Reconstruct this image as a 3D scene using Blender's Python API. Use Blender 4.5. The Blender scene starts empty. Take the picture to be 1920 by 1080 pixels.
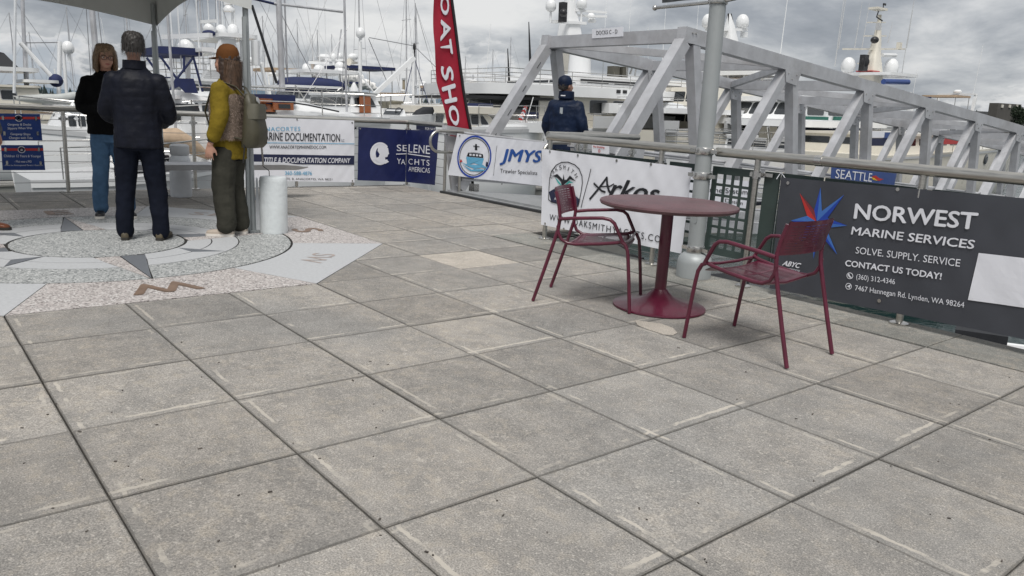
import bpy, bmesh, math, random
from mathutils import Vector, Matrix, noise
random.seed(7)
R = math.radians
sc = bpy.context.scene
COL = sc.collection

# ------------------------------------------------------------------ camera
FPX = 1449.6
Fw = Vector((-0.7500057, 0.62274834, -0.22288106))
Rw = Vector((0.62855451, 0.77595912, 0.05297799))
Uw = Vector((-0.20593855, 0.1003591, 0.97340504))
CAM = Vector((0, 0, 1.2865))
cam_d = bpy.data.cameras.new('camera')
cam = bpy.data.objects.new('camera', cam_d)
COL.objects.link(cam)
cam.matrix_world = Matrix(((Rw.x, Uw.x, -Fw.x, CAM.x), (Rw.y, Uw.y, -Fw.y, CAM.y), (Rw.z, Uw.z, -Fw.z, CAM.z), (0, 0, 0, 1)))
cam_d.sensor_width = 36
cam_d.lens = FPX / 1920 * 36
cam_d.clip_start = 0.05
cam_d.clip_end = 30000
sc.camera = cam

# the plaza drains towards its corner: its paving is out of level with the water by this much
TILT = (Matrix.Translation(CAM) @ Matrix.Rotation(R(-1.6), 4, Vector((-0.769, 0.639, 0))) @ Matrix.Translation(-CAM))

# ------------------------------------------------------------------ world
world = bpy.data.worlds.new('World')
sc.world = world
world.use_nodes = True
nt = world.node_tree
nt.nodes.clear()
SUN_EL, SUN_AZ = R(60), R(133)
def N(tree, typ, **kw):
    n = tree.nodes.new(typ)
    for k, v in kw.items():
        setattr(n, k, v)
    return n
sky = N(nt, 'ShaderNodeTexSky', sky_type='NISHITA', sun_disc=False)
sky.sun_elevation = SUN_EL
sky.sun_rotation = SUN_AZ
sky.altitude = 0
b1 = N(nt, 'ShaderNodeBackground'); b1.inputs['Strength'].default_value = 0.09
nt.links.new(sky.outputs[0], b1.inputs['Color'])
tc = N(nt, 'ShaderNodeTexCoord')
sep = N(nt, 'ShaderNodeSeparateXYZ')
nt.links.new(tc.outputs['Generated'], sep.inputs[0])
def mth(tree, op, a, b=None, c=None, clamp=False):
    n = N(tree, 'ShaderNodeMath', operation=op, use_clamp=clamp)
    for i, s in enumerate((a, b, c)):
        if s is None: continue
        if isinstance(s, (int, float)): n.inputs[i].default_value = s
        else: tree.links.new(s, n.inputs[i])
    return n.outputs[0]
def ramp(tree, fac, stops, interp='LINEAR'):
    n = N(tree, 'ShaderNodeValToRGB')
    cr = n.color_ramp; cr.interpolation = interp
    while len(cr.elements) > 1: cr.elements.remove(cr.elements[0])
    for i, (p, c) in enumerate(stops):
        e = cr.elements[0] if i == 0 else cr.elements.new(p)
        e.position = p; e.color = (*c, 1) if len(c) == 3 else c
    if fac is not None: tree.links.new(fac, n.inputs[0])
    return n.outputs[0]
zz = mth(nt, 'MAXIMUM', sep.outputs[2], 0.0)
den = mth(nt, 'ADD', zz, 0.26)
cx = mth(nt, 'DIVIDE', sep.outputs[0], den)
cy = mth(nt, 'DIVIDE', sep.outputs[1], den)
comb = N(nt, 'ShaderNodeCombineXYZ')
nt.links.new(cx, comb.inputs[0]); nt.links.new(cy, comb.inputs[1])
def wnoise(scale, detail, rough, dist, vec, w=0.0):
    n = N(nt, 'ShaderNodeTexNoise', noise_dimensions='4D')
    n.inputs['Scale'].default_value = scale; n.inputs['Detail'].default_value = detail
    n.inputs['Roughness'].default_value = rough; n.inputs['Distortion'].default_value = dist
    n.inputs['W'].default_value = w
    nt.links.new(vec, n.inputs['Vector'])
    return n.outputs[0]
n1 = wnoise(1.0, 7, 0.55, 0.45, comb.outputs[0], 3.1)
n2 = wnoise(3.4, 8, 0.6, 0.3, comb.outputs[0], 8.0)
mixn = mth(nt, 'ADD', mth(nt, 'MULTIPLY', n1, 0.72), mth(nt, 'MULTIPLY', n2, 0.28))
cloud = ramp(nt, mixn, [(0.38, (0.20, 0.22, 0.25)), (0.45, (0.31, 0.33, 0.36)), (0.505, (0.455, 0.47, 0.49)), (0.545, (0.57, 0.578, 0.588)), (0.61, (0.69, 0.69, 0.685))])
# low bank of distant cumulus: lit tops over a slate underside, all round the horizon
vs = N(nt, 'ShaderNodeVectorMath', operation='MULTIPLY'); vs.inputs[1].default_value = (1, 1, 2.6)
nt.links.new(tc.outputs['Generated'], vs.inputs[0])
n3 = wnoise(7.5, 9, 0.6, 0.25, vs.outputs[0], 1.7)
edge = mth(nt, 'ADD', mth(nt, 'MULTIPLY', n3, 0.30), -0.105)
inb = mth(nt, 'SUBTRACT', edge, sep.outputs[2])
low = ramp(nt, inb, [(0.0, (0.0, 0.0, 0.0)), (0.012, (1, 1, 1))])
lowc = ramp(nt, mth(nt, 'MULTIPLY', inb, 9.0), [(0.0, (0.80, 0.79, 0.77)), (0.14, (0.60, 0.61, 0.63)), (0.34, (0.40, 0.44, 0.49)), (0.7, (0.33, 0.38, 0.44))])
mixc = N(nt, 'ShaderNodeMix', data_type='RGBA')
nt.links.new(mth(nt, 'MULTIPLY', low, 0.75), mixc.inputs[0]); nt.links.new(cloud, mixc.inputs[6]); nt.links.new(lowc, mixc.inputs[7])
b2 = N(nt, 'ShaderNodeBackground'); b2.inputs['Strength'].default_value = 0.565
nt.links.new(mixc.outputs[2], b2.inputs['Color'])
ms = N(nt, 'ShaderNodeMixShader'); ms.inputs[0].default_value = 0.97
nt.links.new(b1.outputs[0], ms.inputs[1]); nt.links.new(b2.outputs[0], ms.inputs[2])
wo = N(nt, 'ShaderNodeOutputWorld'); nt.links.new(ms.outputs[0], wo.inputs[0])

sun_d = bpy.data.lights.new('sun', 'SUN')
sun_d.energy = 1.5; sun_d.angle = R(24); sun_d.color = (1, 0.965, 0.92)
sun = bpy.data.objects.new('sun', sun_d); COL.objects.link(sun)
sd = Vector((math.sin(SUN_AZ) * math.cos(SUN_EL), math.cos(SUN_AZ) * math.cos(SUN_EL), math.sin(SUN_EL)))
sun.rotation_euler = sd.to_track_quat('Z', 'Y').to_euler()
sun.location = (0, 0, 30)
sc.view_settings.view_transform = 'Standard'
sc.view_settings.look = 'None'
sc.view_settings.exposure = 1.0
sc.view_settings.gamma = 1
sc.view_settings.use_curve_mapping = False

# ------------------------------------------------------------------ materials
MATS = {}
def mat(name, col, rough=0.5, metal=0.0, var=0.08, vscale=6.0, bump=0.0, bscale=60.0, coat=0.0, rand=0.0, dirt=0.0, trans=0.0, aniso=None, spec=0.5):
    if name in MATS: return MATS[name]
    m = bpy.data.materials.new(name); m.use_nodes = True
    t = m.node_tree; b = t.nodes['Principled BSDF']
    b.inputs['Roughness'].default_value = rough
    b.inputs['Metallic'].default_value = metal
    b.inputs['Specular IOR Level'].default_value = spec
    b.inputs['Coat Weight'].default_value = coat
    if trans: b.inputs['Transmission Weight'].default_value = trans
    c = N(t, 'ShaderNodeTexCoord')
    vec = c.outputs['Object']
    if aniso:
        mp = N(t, 'ShaderNodeMapping'); mp.inputs['Scale'].default_value = aniso
        t.links.new(vec, mp.inputs[0]); vec = mp.outputs[0]
    n = N(t, 'ShaderNodeTexNoise'); n.inputs['Scale'].default_value = vscale; n.inputs['Detail'].default_value = 6
    n.inputs['Roughness'].default_value = 0.62
    t.links.new(vec, n.inputs['Vector'])
    lo = [x * (1 - var) for x in col]; hi = [min(1, x * (1 + var)) for x in col]
    r = ramp(t, n.outputs[0], [(0.33, lo), (0.67, hi)])
    if dirt:
        n4 = N(t, 'ShaderNodeTexNoise'); n4.inputs['Scale'].default_value = vscale * 0.35; n4.inputs['Detail'].default_value = 9
        n4.inputs['Roughness'].default_value = 0.7
        t.links.new(vec, n4.inputs['Vector'])
        dm = ramp(t, n4.outputs[0], [(0.48, (0, 0, 0)), (0.72, (dirt, dirt, dirt))])
        mx = N(t, 'ShaderNodeMix', data_type='RGBA'); t.links.new(dm, mx.inputs[0]); t.links.new(r, mx.inputs[6])
        mx.inputs[7].default_value = (col[0] * 0.45 + 0.03, col[1] * 0.42 + 0.025, col[2] * 0.38 + 0.02, 1)
        r = mx.outputs[2]
    if rand:
        oi = N(t, 'ShaderNodeObjectInfo')
        hs = N(t, 'ShaderNodeHueSaturation')
        t.links.new(mth(t, 'MULTIPLY_ADD', oi.outputs['Random'], rand, 1 - rand / 2), hs.inputs['Value'])
        t.links.new(r, hs.inputs['Color']); r = hs.outputs[0]
    t.links.new(r, b.inputs['Base Color'])
    rr = mth(t, 'MULTIPLY_ADD', n.outputs[0], 0.22, rough - 0.11, clamp=True)
    t.links.new(rr, b.inputs['Roughness'])
    if bump:
        n2 = N(t, 'ShaderNodeTexNoise'); n2.inputs['Scale'].default_value = bscale; n2.inputs['Detail'].default_value = 5
        t.links.new(vec, n2.inputs['Vector'])
        bp = N(t, 'ShaderNodeBump'); bp.inputs['Strength'].default_value = min(1, bump); bp.inputs['Distance'].default_value = 0.01 * max(1, bump)
        t.links.new(n2.outputs[0], bp.inputs['Height']); t.links.new(bp.outputs[0], b.inputs['Normal'])
    MATS[name] = m
    return m

def slab_mat(name, base, tan, border=True):
    """weathered concrete paver: sandy aggregate, broad tan wear, worn lighter strips inside two edges"""
    m = bpy.data.materials.new(name); m.use_nodes = True
    t = m.node_tree; b = t.nodes['Principled BSDF']
    c = N(t, 'ShaderNodeTexCoord'); oi = N(t, 'ShaderNodeObjectInfo'); geo = N(t, 'ShaderNodeNewGeometry')
    off = N(t, 'ShaderNodeVectorMath', operation='MULTIPLY_ADD')
    t.links.new(oi.outputs['Random'], off.inputs[0]); off.inputs[1].default_value = (37, 19, 11)
    t.links.new(c.outputs['Object'], off.inputs[2])
    def nz(vec, s, d, r=0.6, dist=0.0):
        n = N(t, 'ShaderNodeTexNoise'); n.inputs['Scale'].default_value = s; n.inputs['Detail'].default_value = d
        n.inputs['Roughness'].default_value = r; n.inputs['Distortion'].default_value = dist
        t.links.new(vec, n.inputs['Vector']); return n.outputs[0]
    def mix(f, a, bb, blend='MIX'):
        n = N(t, 'ShaderNodeMix', data_type='RGBA', blend_type=blend)
        for k, s in ((0, f), (6, a), (7, bb)):
            if isinstance(s, (int, float)): n.inputs[k].default_value = s
            elif isinstance(s, tuple): n.inputs[k].default_value = (*s, 1)
            else: t.links.new(s, n.inputs[k])
        return n.outputs[2]
    broad = nz(geo.outputs['Position'], 0.62, 6, 0.62, 0.5)
    col = mix(ramp(t, broad, [(0.38, (0, 0, 0)), (0.66, (1, 1, 1))]), base, tan)
    med = nz(off.outputs[0], 5.5, 8, 0.66, 0.3)
    col = mix(ramp(t, med, [(0.40, (0.5, 0.5, 0.5)), (0.60, (0, 0, 0))]), col, tuple(x * 0.66 for x in base))
    spot = nz(off.outputs[0], 3.3, 3, 0.45)
    col = mix(ramp(t, spot, [(0.235, (0.6, 0.6, 0.6)), (0.265, (0, 0, 0))]), col, tuple(x * 0.5 for x in base))
    mot = nz(off.outputs[0], 27, 6, 0.7, 0.5)
    col = mix(mth(t, 'MULTIPLY', ramp(t, mot, [(0.55, (0, 0, 0)), (0.66, (0.6, 0.6, 0.6))]), ramp(t, broad, [(0.42, (0.25, 0.25, 0.25)), (0.58, (1, 1, 1))])), col, tuple(min(1, x * 1.42) for x in tan))
    fine = nz(off.outputs[0], 165, 3, 0.8)
    pits = nz(off.outputs[0], 52, 2, 0.5)
    col = mix(ramp(t, pits, [(0.24, (0.35, 0.35, 0.35)), (0.31, (0, 0, 0))]), col, (0.08, 0.078, 0.072))
    flk = nz(off.outputs[0], 88, 1, 0.5)
    flk2 = ramp(t, flk, [(0.64, (0, 0, 0)), (0.70, (0.75, 0.75, 0.75))])
    col = mix(flk2, col, (0.42, 0.40, 0.365))
    # scattered tan wear
    wear = nz(off.outputs[0], 13, 9, 0.72, 0.2)
    msk = mth(t, 'MULTIPLY', ramp(t, wear, [(0.50, (0, 0, 0)), (0.60, (1, 1, 1))]), ramp(t, broad, [(0.40, (0.10, 0.10, 0.10)), (0.6, (0.8, 0.8, 0.8))]))
    col = mix(mth(t, 'MULTIPLY', msk, 0.7), col, (0.37, 0.335, 0.285))
    col = mix(1.0, col, ramp(t, fine, [(0.33, (0.56, 0.56, 0.56)), (0.5, (0.99, 0.99, 0.99)), (0.66, (1.45, 1.43, 1.40))]), 'MULTIPLY')
    height_extra = None
    if border:
        s = N(t, 'ShaderNodeSeparateXYZ'); t.links.new(c.outputs['Object'], s.inputs[0])
        def strip(val, a, bb, w, thr):
            band = mth(t, 'MULTIPLY', mth(t, 'GREATER_THAN', val, a), mth(t, 'LESS_THAN', val, bb))
            no = nz(off.outputs[0], w, 6, 0.6)
            return mth(t, 'MULTIPLY', band, ramp(t, no, [(thr, (0, 0, 0)), (thr + 0.07, (1, 1, 1))]))
        wob = mth(t, 'MULTIPLY', mth(t, 'SUBTRACT', nz(off.outputs[0], 22, 4), 0.5), 0.03)
        x = mth(t, 'ADD', s.outputs[0], wob); y = mth(t, 'ADD', s.outputs[1], wob)
        # inner panel edge: pale ridge on two sides, darker smooth margin outside it
        marg = mth(t, 'MAXIMUM', mth(t, 'GREATER_THAN', x, 0.268), mth(t, 'LESS_THAN', y, -0.272))
        col = mix(mth(t, 'MULTIPLY', marg, 0.24), col, tuple(q * 0.80 for q in base))
        st = mth(t, 'MAXIMUM', strip(x, 0.262, 0.280, 3.2, 0.50), strip(mth(t, 'MULTIPLY', y, -1), 0.266, 0.282, 3.6, 0.50))
        col = mix(mth(t, 'MULTIPLY', st, 0.8), col, (0.48, 0.445, 0.39))
        st2 = mth(t, 'MAXIMUM', strip(mth(t, 'MULTIPLY', x, -1), 0.276, 0.290, 4.2, 0.56), strip(y, 0.276, 0.292, 4.0, 0.55))
        col = mix(mth(t, 'MULTIPLY', st2, 0.6), col, (0.45, 0.42, 0.37))
        # grime gathered on the arris
        ed = mth(t, 'MAXIMUM', mth(t, 'ABSOLUTE', s.outputs[0]), mth(t, 'ABSOLUTE', s.outputs[1]))
        gr = mth(t, 'MULTIPLY', mth(t, 'GREATER_THAN', mth(t, 'ADD', ed, mth(t, 'MULTIPLY', wob, 0.6)), 0.3085), 0.5)
        col = mix(gr, col, (0.085, 0.082, 0.075))
        height_extra = st
    hs = N(t, 'ShaderNodeHueSaturation')
    t.links.new(mth(t, 'MULTIPLY_ADD', oi.outputs['Random'], 0.26, 0.87), hs.inputs['Value']); t.links.new(col, hs.inputs['Color'])
    t.links.new(hs.outputs[0], b.inputs['Base Color'])
    b.inputs['Roughness'].default_value = 0.78
    b.inputs['Specular IOR Level'].default_value = 0.10
    bp = N(t, 'ShaderNodeBump'); bp.inputs['Strength'].default_value = 0.6; bp.inputs['Distance'].default_value = 0.003
    h = mth(t, 'ADD', fine, mth(t, 'MULTIPLY', pits, 1.2))
    if height_extra: h = mth(t, 'ADD', h, mth(t, 'MULTIPLY', height_extra, 0.8))
    t.links.new(h, bp.inputs['Height']); t.links.new(bp.outputs[0], b.inputs['Normal'])
    return m

def speckle_mat(name, stops, scale=60):
    m = bpy.data.materials.new(name); m.use_nodes = True
    t = m.node_tree; b = t.nodes['Principled BSDF']
    c = N(t, 'ShaderNodeTexCoord')
    v = N(t, 'ShaderNodeTexVoronoi'); v.inputs['Scale'].default_value = scale; v.inputs['Randomness'].default_value = 1
    n = N(t, 'ShaderNodeTexNoise'); n.inputs['Scale'].default_value = scale * 0.8; n.inputs['Detail'].default_value = 3
    ad = N(t, 'ShaderNodeVectorMath', operation='MULTIPLY_ADD'); ad.inputs[1].default_value = (0.02, 0.02, 0.02)
    t.links.new(n.outputs[1], ad.inputs[0]); t.links.new(c.outputs['Object'], ad.inputs[2]); t.links.new(c.outputs['Object'], n.inputs[0])
    t.links.new(ad.outputs[0], v.inputs['Vector'])
    s = N(t, 'ShaderNodeSeparateColor'); t.links.new(v.outputs['Color'], s.inputs[0])
    r = ramp(t, s.outputs[0], stops, 'CONSTANT')
    t.links.new(r, b.inputs['Base Color']); b.inputs['Roughness'].default_value = 0.55
    return m

M_SLAB = slab_mat('concrete paver', (0.262, 0.255, 0.243), (0.330, 0.307, 0.278))
M_SLABF = slab_mat('concrete paver field', (0.262, 0.255, 0.243), (0.330, 0.307, 0.278), False)
M_EDGE = slab_mat('concrete kerb band', (0.225, 0.228, 0.214), (0.27, 0.262, 0.24), False)
M_PALE = slab_mat('pale stone paver', (0.44, 0.405, 0.36), (0.46, 0.42, 0.37), False)
M_GROUT = mat('dark joint', (0.016, 0.015, 0.013), 0.95)
M_DECKC = mat('deck concrete', (0.22, 0.22, 0.205), 0.85, bump=0.3)
M_PINK = speckle_mat('pink granite', [(0, (0.14, 0.12, 0.115)), (0.10, (0.27, 0.25, 0.24)), (0.26, (0.42, 0.385, 0.37)), (0.6, (0.49, 0.455, 0.435)), (0.86, (0.60, 0.58, 0.56))], 88)
M_GREEN = speckle_mat('grey green granite', [(0, (0.11, 0.12, 0.12)), (0.13, (0.24, 0.25, 0.25)), (0.36, (0.36, 0.37, 0.365)), (0.68, (0.44, 0.45, 0.442)), (0.9, (0.56, 0.565, 0.555))], 84)
M_LGRAN = mat('pale granite', (0.44, 0.45, 0.46), 0.6, var=0.08, vscale=40, bump=0.1)
M_SLATE = mat('slate', (0.13, 0.14, 0.155), 0.55, var=0.1, vscale=30)
M_BRONZE = mat('bronze', (0.24, 0.165, 0.12), 0.5, 0.3, var=0.15)
M_STEEL = mat('brushed stainless', (0.50, 0.485, 0.45), 0.34, 1.0, var=0.14, vscale=9, aniso=(1, 1, 14))
M_STEELD = mat('stainless fitting', (0.55, 0.54, 0.52), 0.25, 1.0)
M_ALU = mat('weathered aluminium', (0.53, 0.535, 0.555), 0.46, 0.45, var=0.14, vscale=3.2, bump=0.15, bscale=40, dirt=0.42)
M_GALV = mat('galvanised pole', (0.36, 0.385, 0.39), 0.5, 0.25, var=0.07, vscale=3, dirt=0.12)
M_WINE = mat('wine red powder coat', (0.092, 0.009, 0.027), 0.32, 0.0, var=0.22, vscale=7, bump=0.10, bscale=300, coat=0.2, dirt=0.12)
M_WINETOP = mat('worn wine red table top', (0.125, 0.062, 0.070), 0.40, 0.0, var=0.3, vscale=4, bump=0.15, bscale=300, dirt=0.3)
M_GPANEL = mat('dark green panel', (0.045, 0.068, 0.062), 0.55, var=0.12, vscale=5, dirt=0.2)
M_VINYL = mat('white vinyl', (0.77, 0.78, 0.83), 0.5, var=0.03, vscale=3, bump=0.08, bscale=9)
M_NVINYL = mat('charcoal vinyl', (0.052, 0.056, 0.068), 0.42, var=0.1, vscale=2, bump=0.08, bscale=8)
M_BVINYL = mat('navy vinyl', (0.012, 0.018, 0.085), 0.42, var=0.15, vscale=3, bump=0.1, bscale=8)
M_SVINYL = mat('blue vinyl', (0.03, 0.065, 0.22), 0.42, var=0.1, vscale=3)
M_RED = mat('red flag cloth', (0.33, 0.008, 0.028), 0.6, var=0.12, vscale=3, bump=0.1, bscale=20)
M_INKW = mat('white print', (0.74, 0.75, 0.80), 0.5, var=0.02)
M_INKK = mat('black print', (0.012, 0.013, 0.018), 0.5, var=0.02)
M_INKN = mat('navy print', (0.015, 0.02, 0.06), 0.5, var=0.02)
M_INKB = mat('blue print', (0.02, 0.085, 0.33), 0.5, var=0.05)
M_INKLB = mat('light blue print', (0.13, 0.40, 0.60), 0.5, var=0.05)
M_INKR = mat('red print', (0.50, 0.035, 0.03), 0.5, var=0.05)
M_INKDR = mat('dark red print', (0.20, 0.03, 0.035), 0.5, var=0.05)
M_INKDB = mat('royal blue print', (0.015, 0.055, 0.36), 0.5, var=0.05)
M_INKMB = mat('mid blue print', (0.05, 0.15, 0.45), 0.5, var=0.05)
M_TEAL = mat('teal print', (0.05, 0.40, 0.38), 0.5, var=0.05)
M_YEL = mat('yellow print', (0.75, 0.50, 0.03), 0.5, var=0.05)
M_GEL = mat('white gelcoat', (0.76, 0.77, 0.775), 0.22, var=0.035, vscale=0.9, coat=0.3, dirt=0.05)
M_CREAM = mat('cream gelcoat', (0.70, 0.665, 0.58), 0.28, var=0.04, vscale=0.8, coat=0.2, dirt=0.06)
M_GREYH = mat('pale grey hull', (0.50, 0.51, 0.52), 0.3, var=0.05, vscale=0.7, dirt=0.08)
M_GLASS = mat('dark window glass', (0.018, 0.022, 0.026), 0.12, var=0.3, vscale=1.5, coat=0.5)
M_NAVYC = mat('navy canvas', (0.010, 0.018, 0.075), 0.75, var=0.15, bump=0.2, bscale=30)
M_BLACKC = mat('black canvas', (0.02, 0.022, 0.026), 0.8, var=0.2)
M_GREENC = mat('green canvas', (0.02, 0.12, 0.09), 0.8, var=0.15)
M_BEIGEC = mat('beige canvas', (0.44, 0.33, 0.23), 0.8, var=0.12, bump=0.3, bscale=12)
M_WCANV = mat('white canvas cover', (0.66, 0.68, 0.70), 0.7, var=0.06, bump=0.3, bscale=5)
M_TEAK = mat('varnished teak', (0.26, 0.085, 0.03), 0.3, var=0.25, vscale=8, coat=0.4, aniso=(1, 8, 8))
M_BLACKP = mat('black plastic', (0.018, 0.018, 0.02), 0.4, var=0.1)
M_RUBG = mat('grey inflatable tube', (0.47, 0.49, 0.48), 0.55, var=0.06, dirt=0.1)
M_BOOT = mat('dark boot stripe', (0.015, 0.018, 0.03), 0.35)
M_NHULL = mat('navy hull', (0.015, 0.02, 0.045), 0.2, coat=0.5)
M_REDP = mat('red paint', (0.42, 0.03, 0.03), 0.4, var=0.1)
M_GOLDX = None
M_WIRE = mat('steel wire', (0.30, 0.30, 0.31), 0.4, 0.8)
M_TENT = mat('tent fabric', (0.60, 0.615, 0.60), 0.75, var=0.04, vscale=3, bump=0.15, bscale=4)
M_CONCW = mat('white concrete weight', (0.66, 0.70, 0.71), 0.7, var=0.06, vscale=8, bump=0.5, bscale=26, dirt=0.12)
M_TRIM = mat('black rubber strip', (0.03, 0.032, 0.034), 0.6)
M_RAMP = mat('grey ramp plate', (0.30, 0.31, 0.315), 0.6, 0.2, var=0.1, bump=0.6, bscale=120, dirt=0.2)

# ------------------------------------------------------------------ mesh builder
class MB:
    def __init__(s): s.v = []; s.f = []
    def add(s, vs, fs):
        o = len(s.v); s.v += [Vector(p) for p in vs]; s.f += [tuple(i + o for i in f) for f in fs]; return s
    def box(s, c, d, rz=0.0, M=None):
        x, y, z = (q / 2 for q in d)
        pts = [Vector((a * x, b * y, e * z)) for e in (-1, 1) for b in (-1, 1) for a in (-1, 1)]
        if rz: pts = [Matrix.Rotation(rz, 3, 'Z') @ p for p in pts]
        if M is not None: pts = [M @ p for p in pts]
        return s.add([p + Vector(c) for p in pts], [(0, 2, 3, 1), (4, 5, 7, 6), (0, 1, 5, 4), (2, 6, 7, 3), (0, 4, 6, 2), (1, 3, 7, 5)])
    def beam(s, p0, p1, w, h, up=(0, 0, 1)):
        p0, p1 = Vector(p0), Vector(p1); d = (p1 - p0).normalized()
        r = d.cross(Vector(up))
        if r.length < 1e-4: r = d.cross(Vector((1, 0, 0)))
        r.normalize(); u = r.cross(d)
        a, b = r * w / 2, u * h / 2
        return s.add([p0 - a - b, p0 + a - b, p0 + a + b, p0 - a + b, p1 - a - b, p1 + a - b, p1 + a + b, p1 - a + b],
                     [(0, 3, 2, 1), (4, 5, 6, 7), (0, 1, 5, 4), (1, 2, 6, 5), (2, 3, 7, 6), (3, 0, 4, 7)])
    def tube(s, pts, r, n=8, cap=True, sy=1.0):
        pts = [Vector(p) for p in pts]; k = len(pts)
        rs = r if isinstance(r, (list, tuple)) else [r] * k
        o = len(s.v); prev = None
        for i, p in enumerate(pts):
            d = (pts[min(i + 1, k - 1)] - pts[max(i - 1, 0)])
            d = d.normalized() if d.length > 1e-9 else Vector((0, 0, 1))
            if prev is None:
                a = d.cross(Vector((0, 0, 1)))
                if a.length < 0.05: a = d.cross(Vector((0, 1, 0)))
            else: a = prev - d * prev.dot(d)
            a.normalize(); prev = a; b = d.cross(a)
            for j in range(n):
                t = 2 * math.pi * j / n
                s.v.append(p + a * math.cos(t) * rs[i] + b * math.sin(t) * rs[i] * sy)
        for i in range(k - 1):
            for j in range(n):
                j2 = (j + 1) % n
                s.f.append((o + i * n + j, o + i * n + j2, o + (i + 1) * n + j2, o + (i + 1) * n + j))
        if cap:
            s.f.append(tuple(o + j for j in reversed(range(n)))); s.f.append(tuple(o + (k - 1) * n + j for j in range(n)))
        return s
    def lathe(s, prof, c=(0, 0, 0), n=24, M=None):
        c = Vector(c); o = len(s.v); k = len(prof)
        for (r, z) in prof:
            for j in range(n):
                t = 2 * math.pi * j / n; p = Vector((r * math.cos(t), r * math.sin(t), z))
                if M is not None: p = M @ p
                s.v.append(c + p)
        for i in range(k - 1):
            for j in range(n):
                j2 = (j + 1) % n; s.f.append((o + i * n + j, o + i * n + j2, o + (i + 1) * n + j2, o + (i + 1) * n + j))
        s.f.append(tuple(o + j for j in reversed(range(n)))); s.f.append(tuple(o + (k - 1) * n + j for j in range(n)))
        return s
    def prism(s, poly, z0, z1, fn=None):
        fn = fn or (lambda x, y, z: (x, y, z)); k = len(poly)
        vs = [fn(x, y, z0) for x, y in poly] + [fn(x, y, z1) for x, y in poly]
        fs = [tuple(reversed(range(k))), tuple(range(k, 2 * k))] + [(i, (i + 1) % k, k + (i + 1) % k, k + i) for i in range(k)]
        return s.add(vs, fs)
    def loft(s, rings, cap=True, closed=True):
        n = len(rings[0]); o = len(s.v)
        for r in rings: s.v += [Vector(p) for p in r]
        for i in range(len(rings) - 1):
            for j in range(n if closed else n - 1):
                j2 = (j + 1) % n; s.f.append((o + i * n + j, o + i * n + j2, o + (i + 1) * n + j2, o + (i + 1) * n + j))
        if cap:
            s.f.append(tuple(o + j for j in reversed(range(n)))); s.f.append(tuple(o + (len(rings) - 1) * n + j for j in range(n)))
        return s
    def ell(s, c, rx, ry=None, rz=None, nu=14, nv=9, M=None):
        ry = ry or rx; rz = rz or rx; c = Vector(c)
        rings = []
        for i in range(nv + 1):
            ph = -math.pi / 2 + math.pi * (i * 0.98 + 0.01 * nv) / nv if False else -math.pi / 2 + 0.04 + (math.pi - 0.08) * i / nv
            ring = []
            for j in range(nu):
                t = 2 * math.pi * j / nu
                p = Vector((rx * math.cos(ph) * math.cos(t), ry * math.cos(ph) * math.sin(t), rz * math.sin(ph)))
                if M is not None: p = M @ p
                ring.append(c + p)
            rings.append(ring)
        return s.loft(rings)
    def mesh(s, name, off=None, smooth=38):
        me = bpy.data.meshes.new(name)
        vs = [tuple(v - off) if off is not None else tuple(v) for v in s.v]
        me.from_pydata(vs, [], s.f); me.validate(clean_customdata=False)
        bm = bmesh.new(); bm.from_mesh(me); bmesh.ops.recalc_face_normals(bm, faces=bm.faces); bm.to_mesh(me); bm.free()
        if smooth:
            me.shade_smooth(); me.set_sharp_from_angle(angle=R(smooth))
        return me

def rrect(w, h, r, n=4, cx=0, cy=0):
    out = []
    for (sx, sy, a0) in ((1, 1, 0), (-1, 1, 90), (-1, -1, 180), (1, -1, 270)):
        for i in range(n + 1):
            a = R(a0 + 90 * i / n)
            out.append((cx + sx * (w / 2 - r) + r * math.cos(a), cy + sy * (h / 2 - r) + r * math.sin(a)))
    return out

def link(o, parent=None, label=None):
    COL.objects.link(o)
    if parent is not None: o.parent = parent
    if label: o['label'] = label
    return o

class Thing:
    """an Empty at the thing's base that parents its parts; geometry given in scene or local metres"""
    def __init__(s, name, label, cat, loc=(0, 0, 0), rz=0.0, group=None, kind=None, scene=True, tilt=False, M=None):
        s.root = bpy.data.objects.new(name, None); COL.objects.link(s.root)
        s.root.empty_display_size = 0.2
        s.off = Vector(loc) if scene else Vector((0, 0, 0))
        m = Matrix.Translation(Vector(loc)) @ Matrix.Rotation(rz, 4, 'Z') if M is None else M
        if tilt: m = TILT @ m
        s.root.matrix_world = m
        if label: s.root['label'] = label
        if cat: s.root['category'] = cat
        if group: s.root['group'] = group
        if kind: s.root['kind'] = kind
    def part(s, name, mb, m, parent=None, label=None, smooth=38, kind=None):
        me = mb.mesh(name, s.off, smooth) if isinstance(mb, MB) else mb
        if not me.materials: me.materials.append(m)
        o = bpy.data.objects.new(name, me)
        link(o, parent or s.root, label)
        if kind: o['kind'] = kind
        return o

def single(name, mb, m, label=None, cat=None, group=None, kind=None, smooth=38, loc=None, tilt=False):
    off = Vector(loc) if loc else None
    me = mb.mesh(name, off, smooth); me.materials.append(m)
    o = bpy.data.objects.new(name, me); COL.objects.link(o)
    mm = Matrix.Translation(off) if off else Matrix()
    if tilt: mm = TILT @ mm
    o.matrix_world = mm
    for k, v in (('label', label), ('category', cat), ('group', group), ('kind', kind)):
        if v: o[k] = v
    return o

def copy_tree(o, parent=None):
    c = o.copy(); COL.objects.link(c)
    if parent is not None: c.parent = parent
    for ch in list(o.children): copy_tree(ch, c)
    return c

def ray(u, v): return (Fw + Rw * ((u - 960) / FPX) - Uw * ((v - 540) / FPX))
def on(u, v, ax, val):
    """the point of the plane axis=val that stands at this bearing from the viewpoint"""
    d = ray(u, v); return CAM + d * ((val - CAM[ax]) / d[ax])
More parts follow.
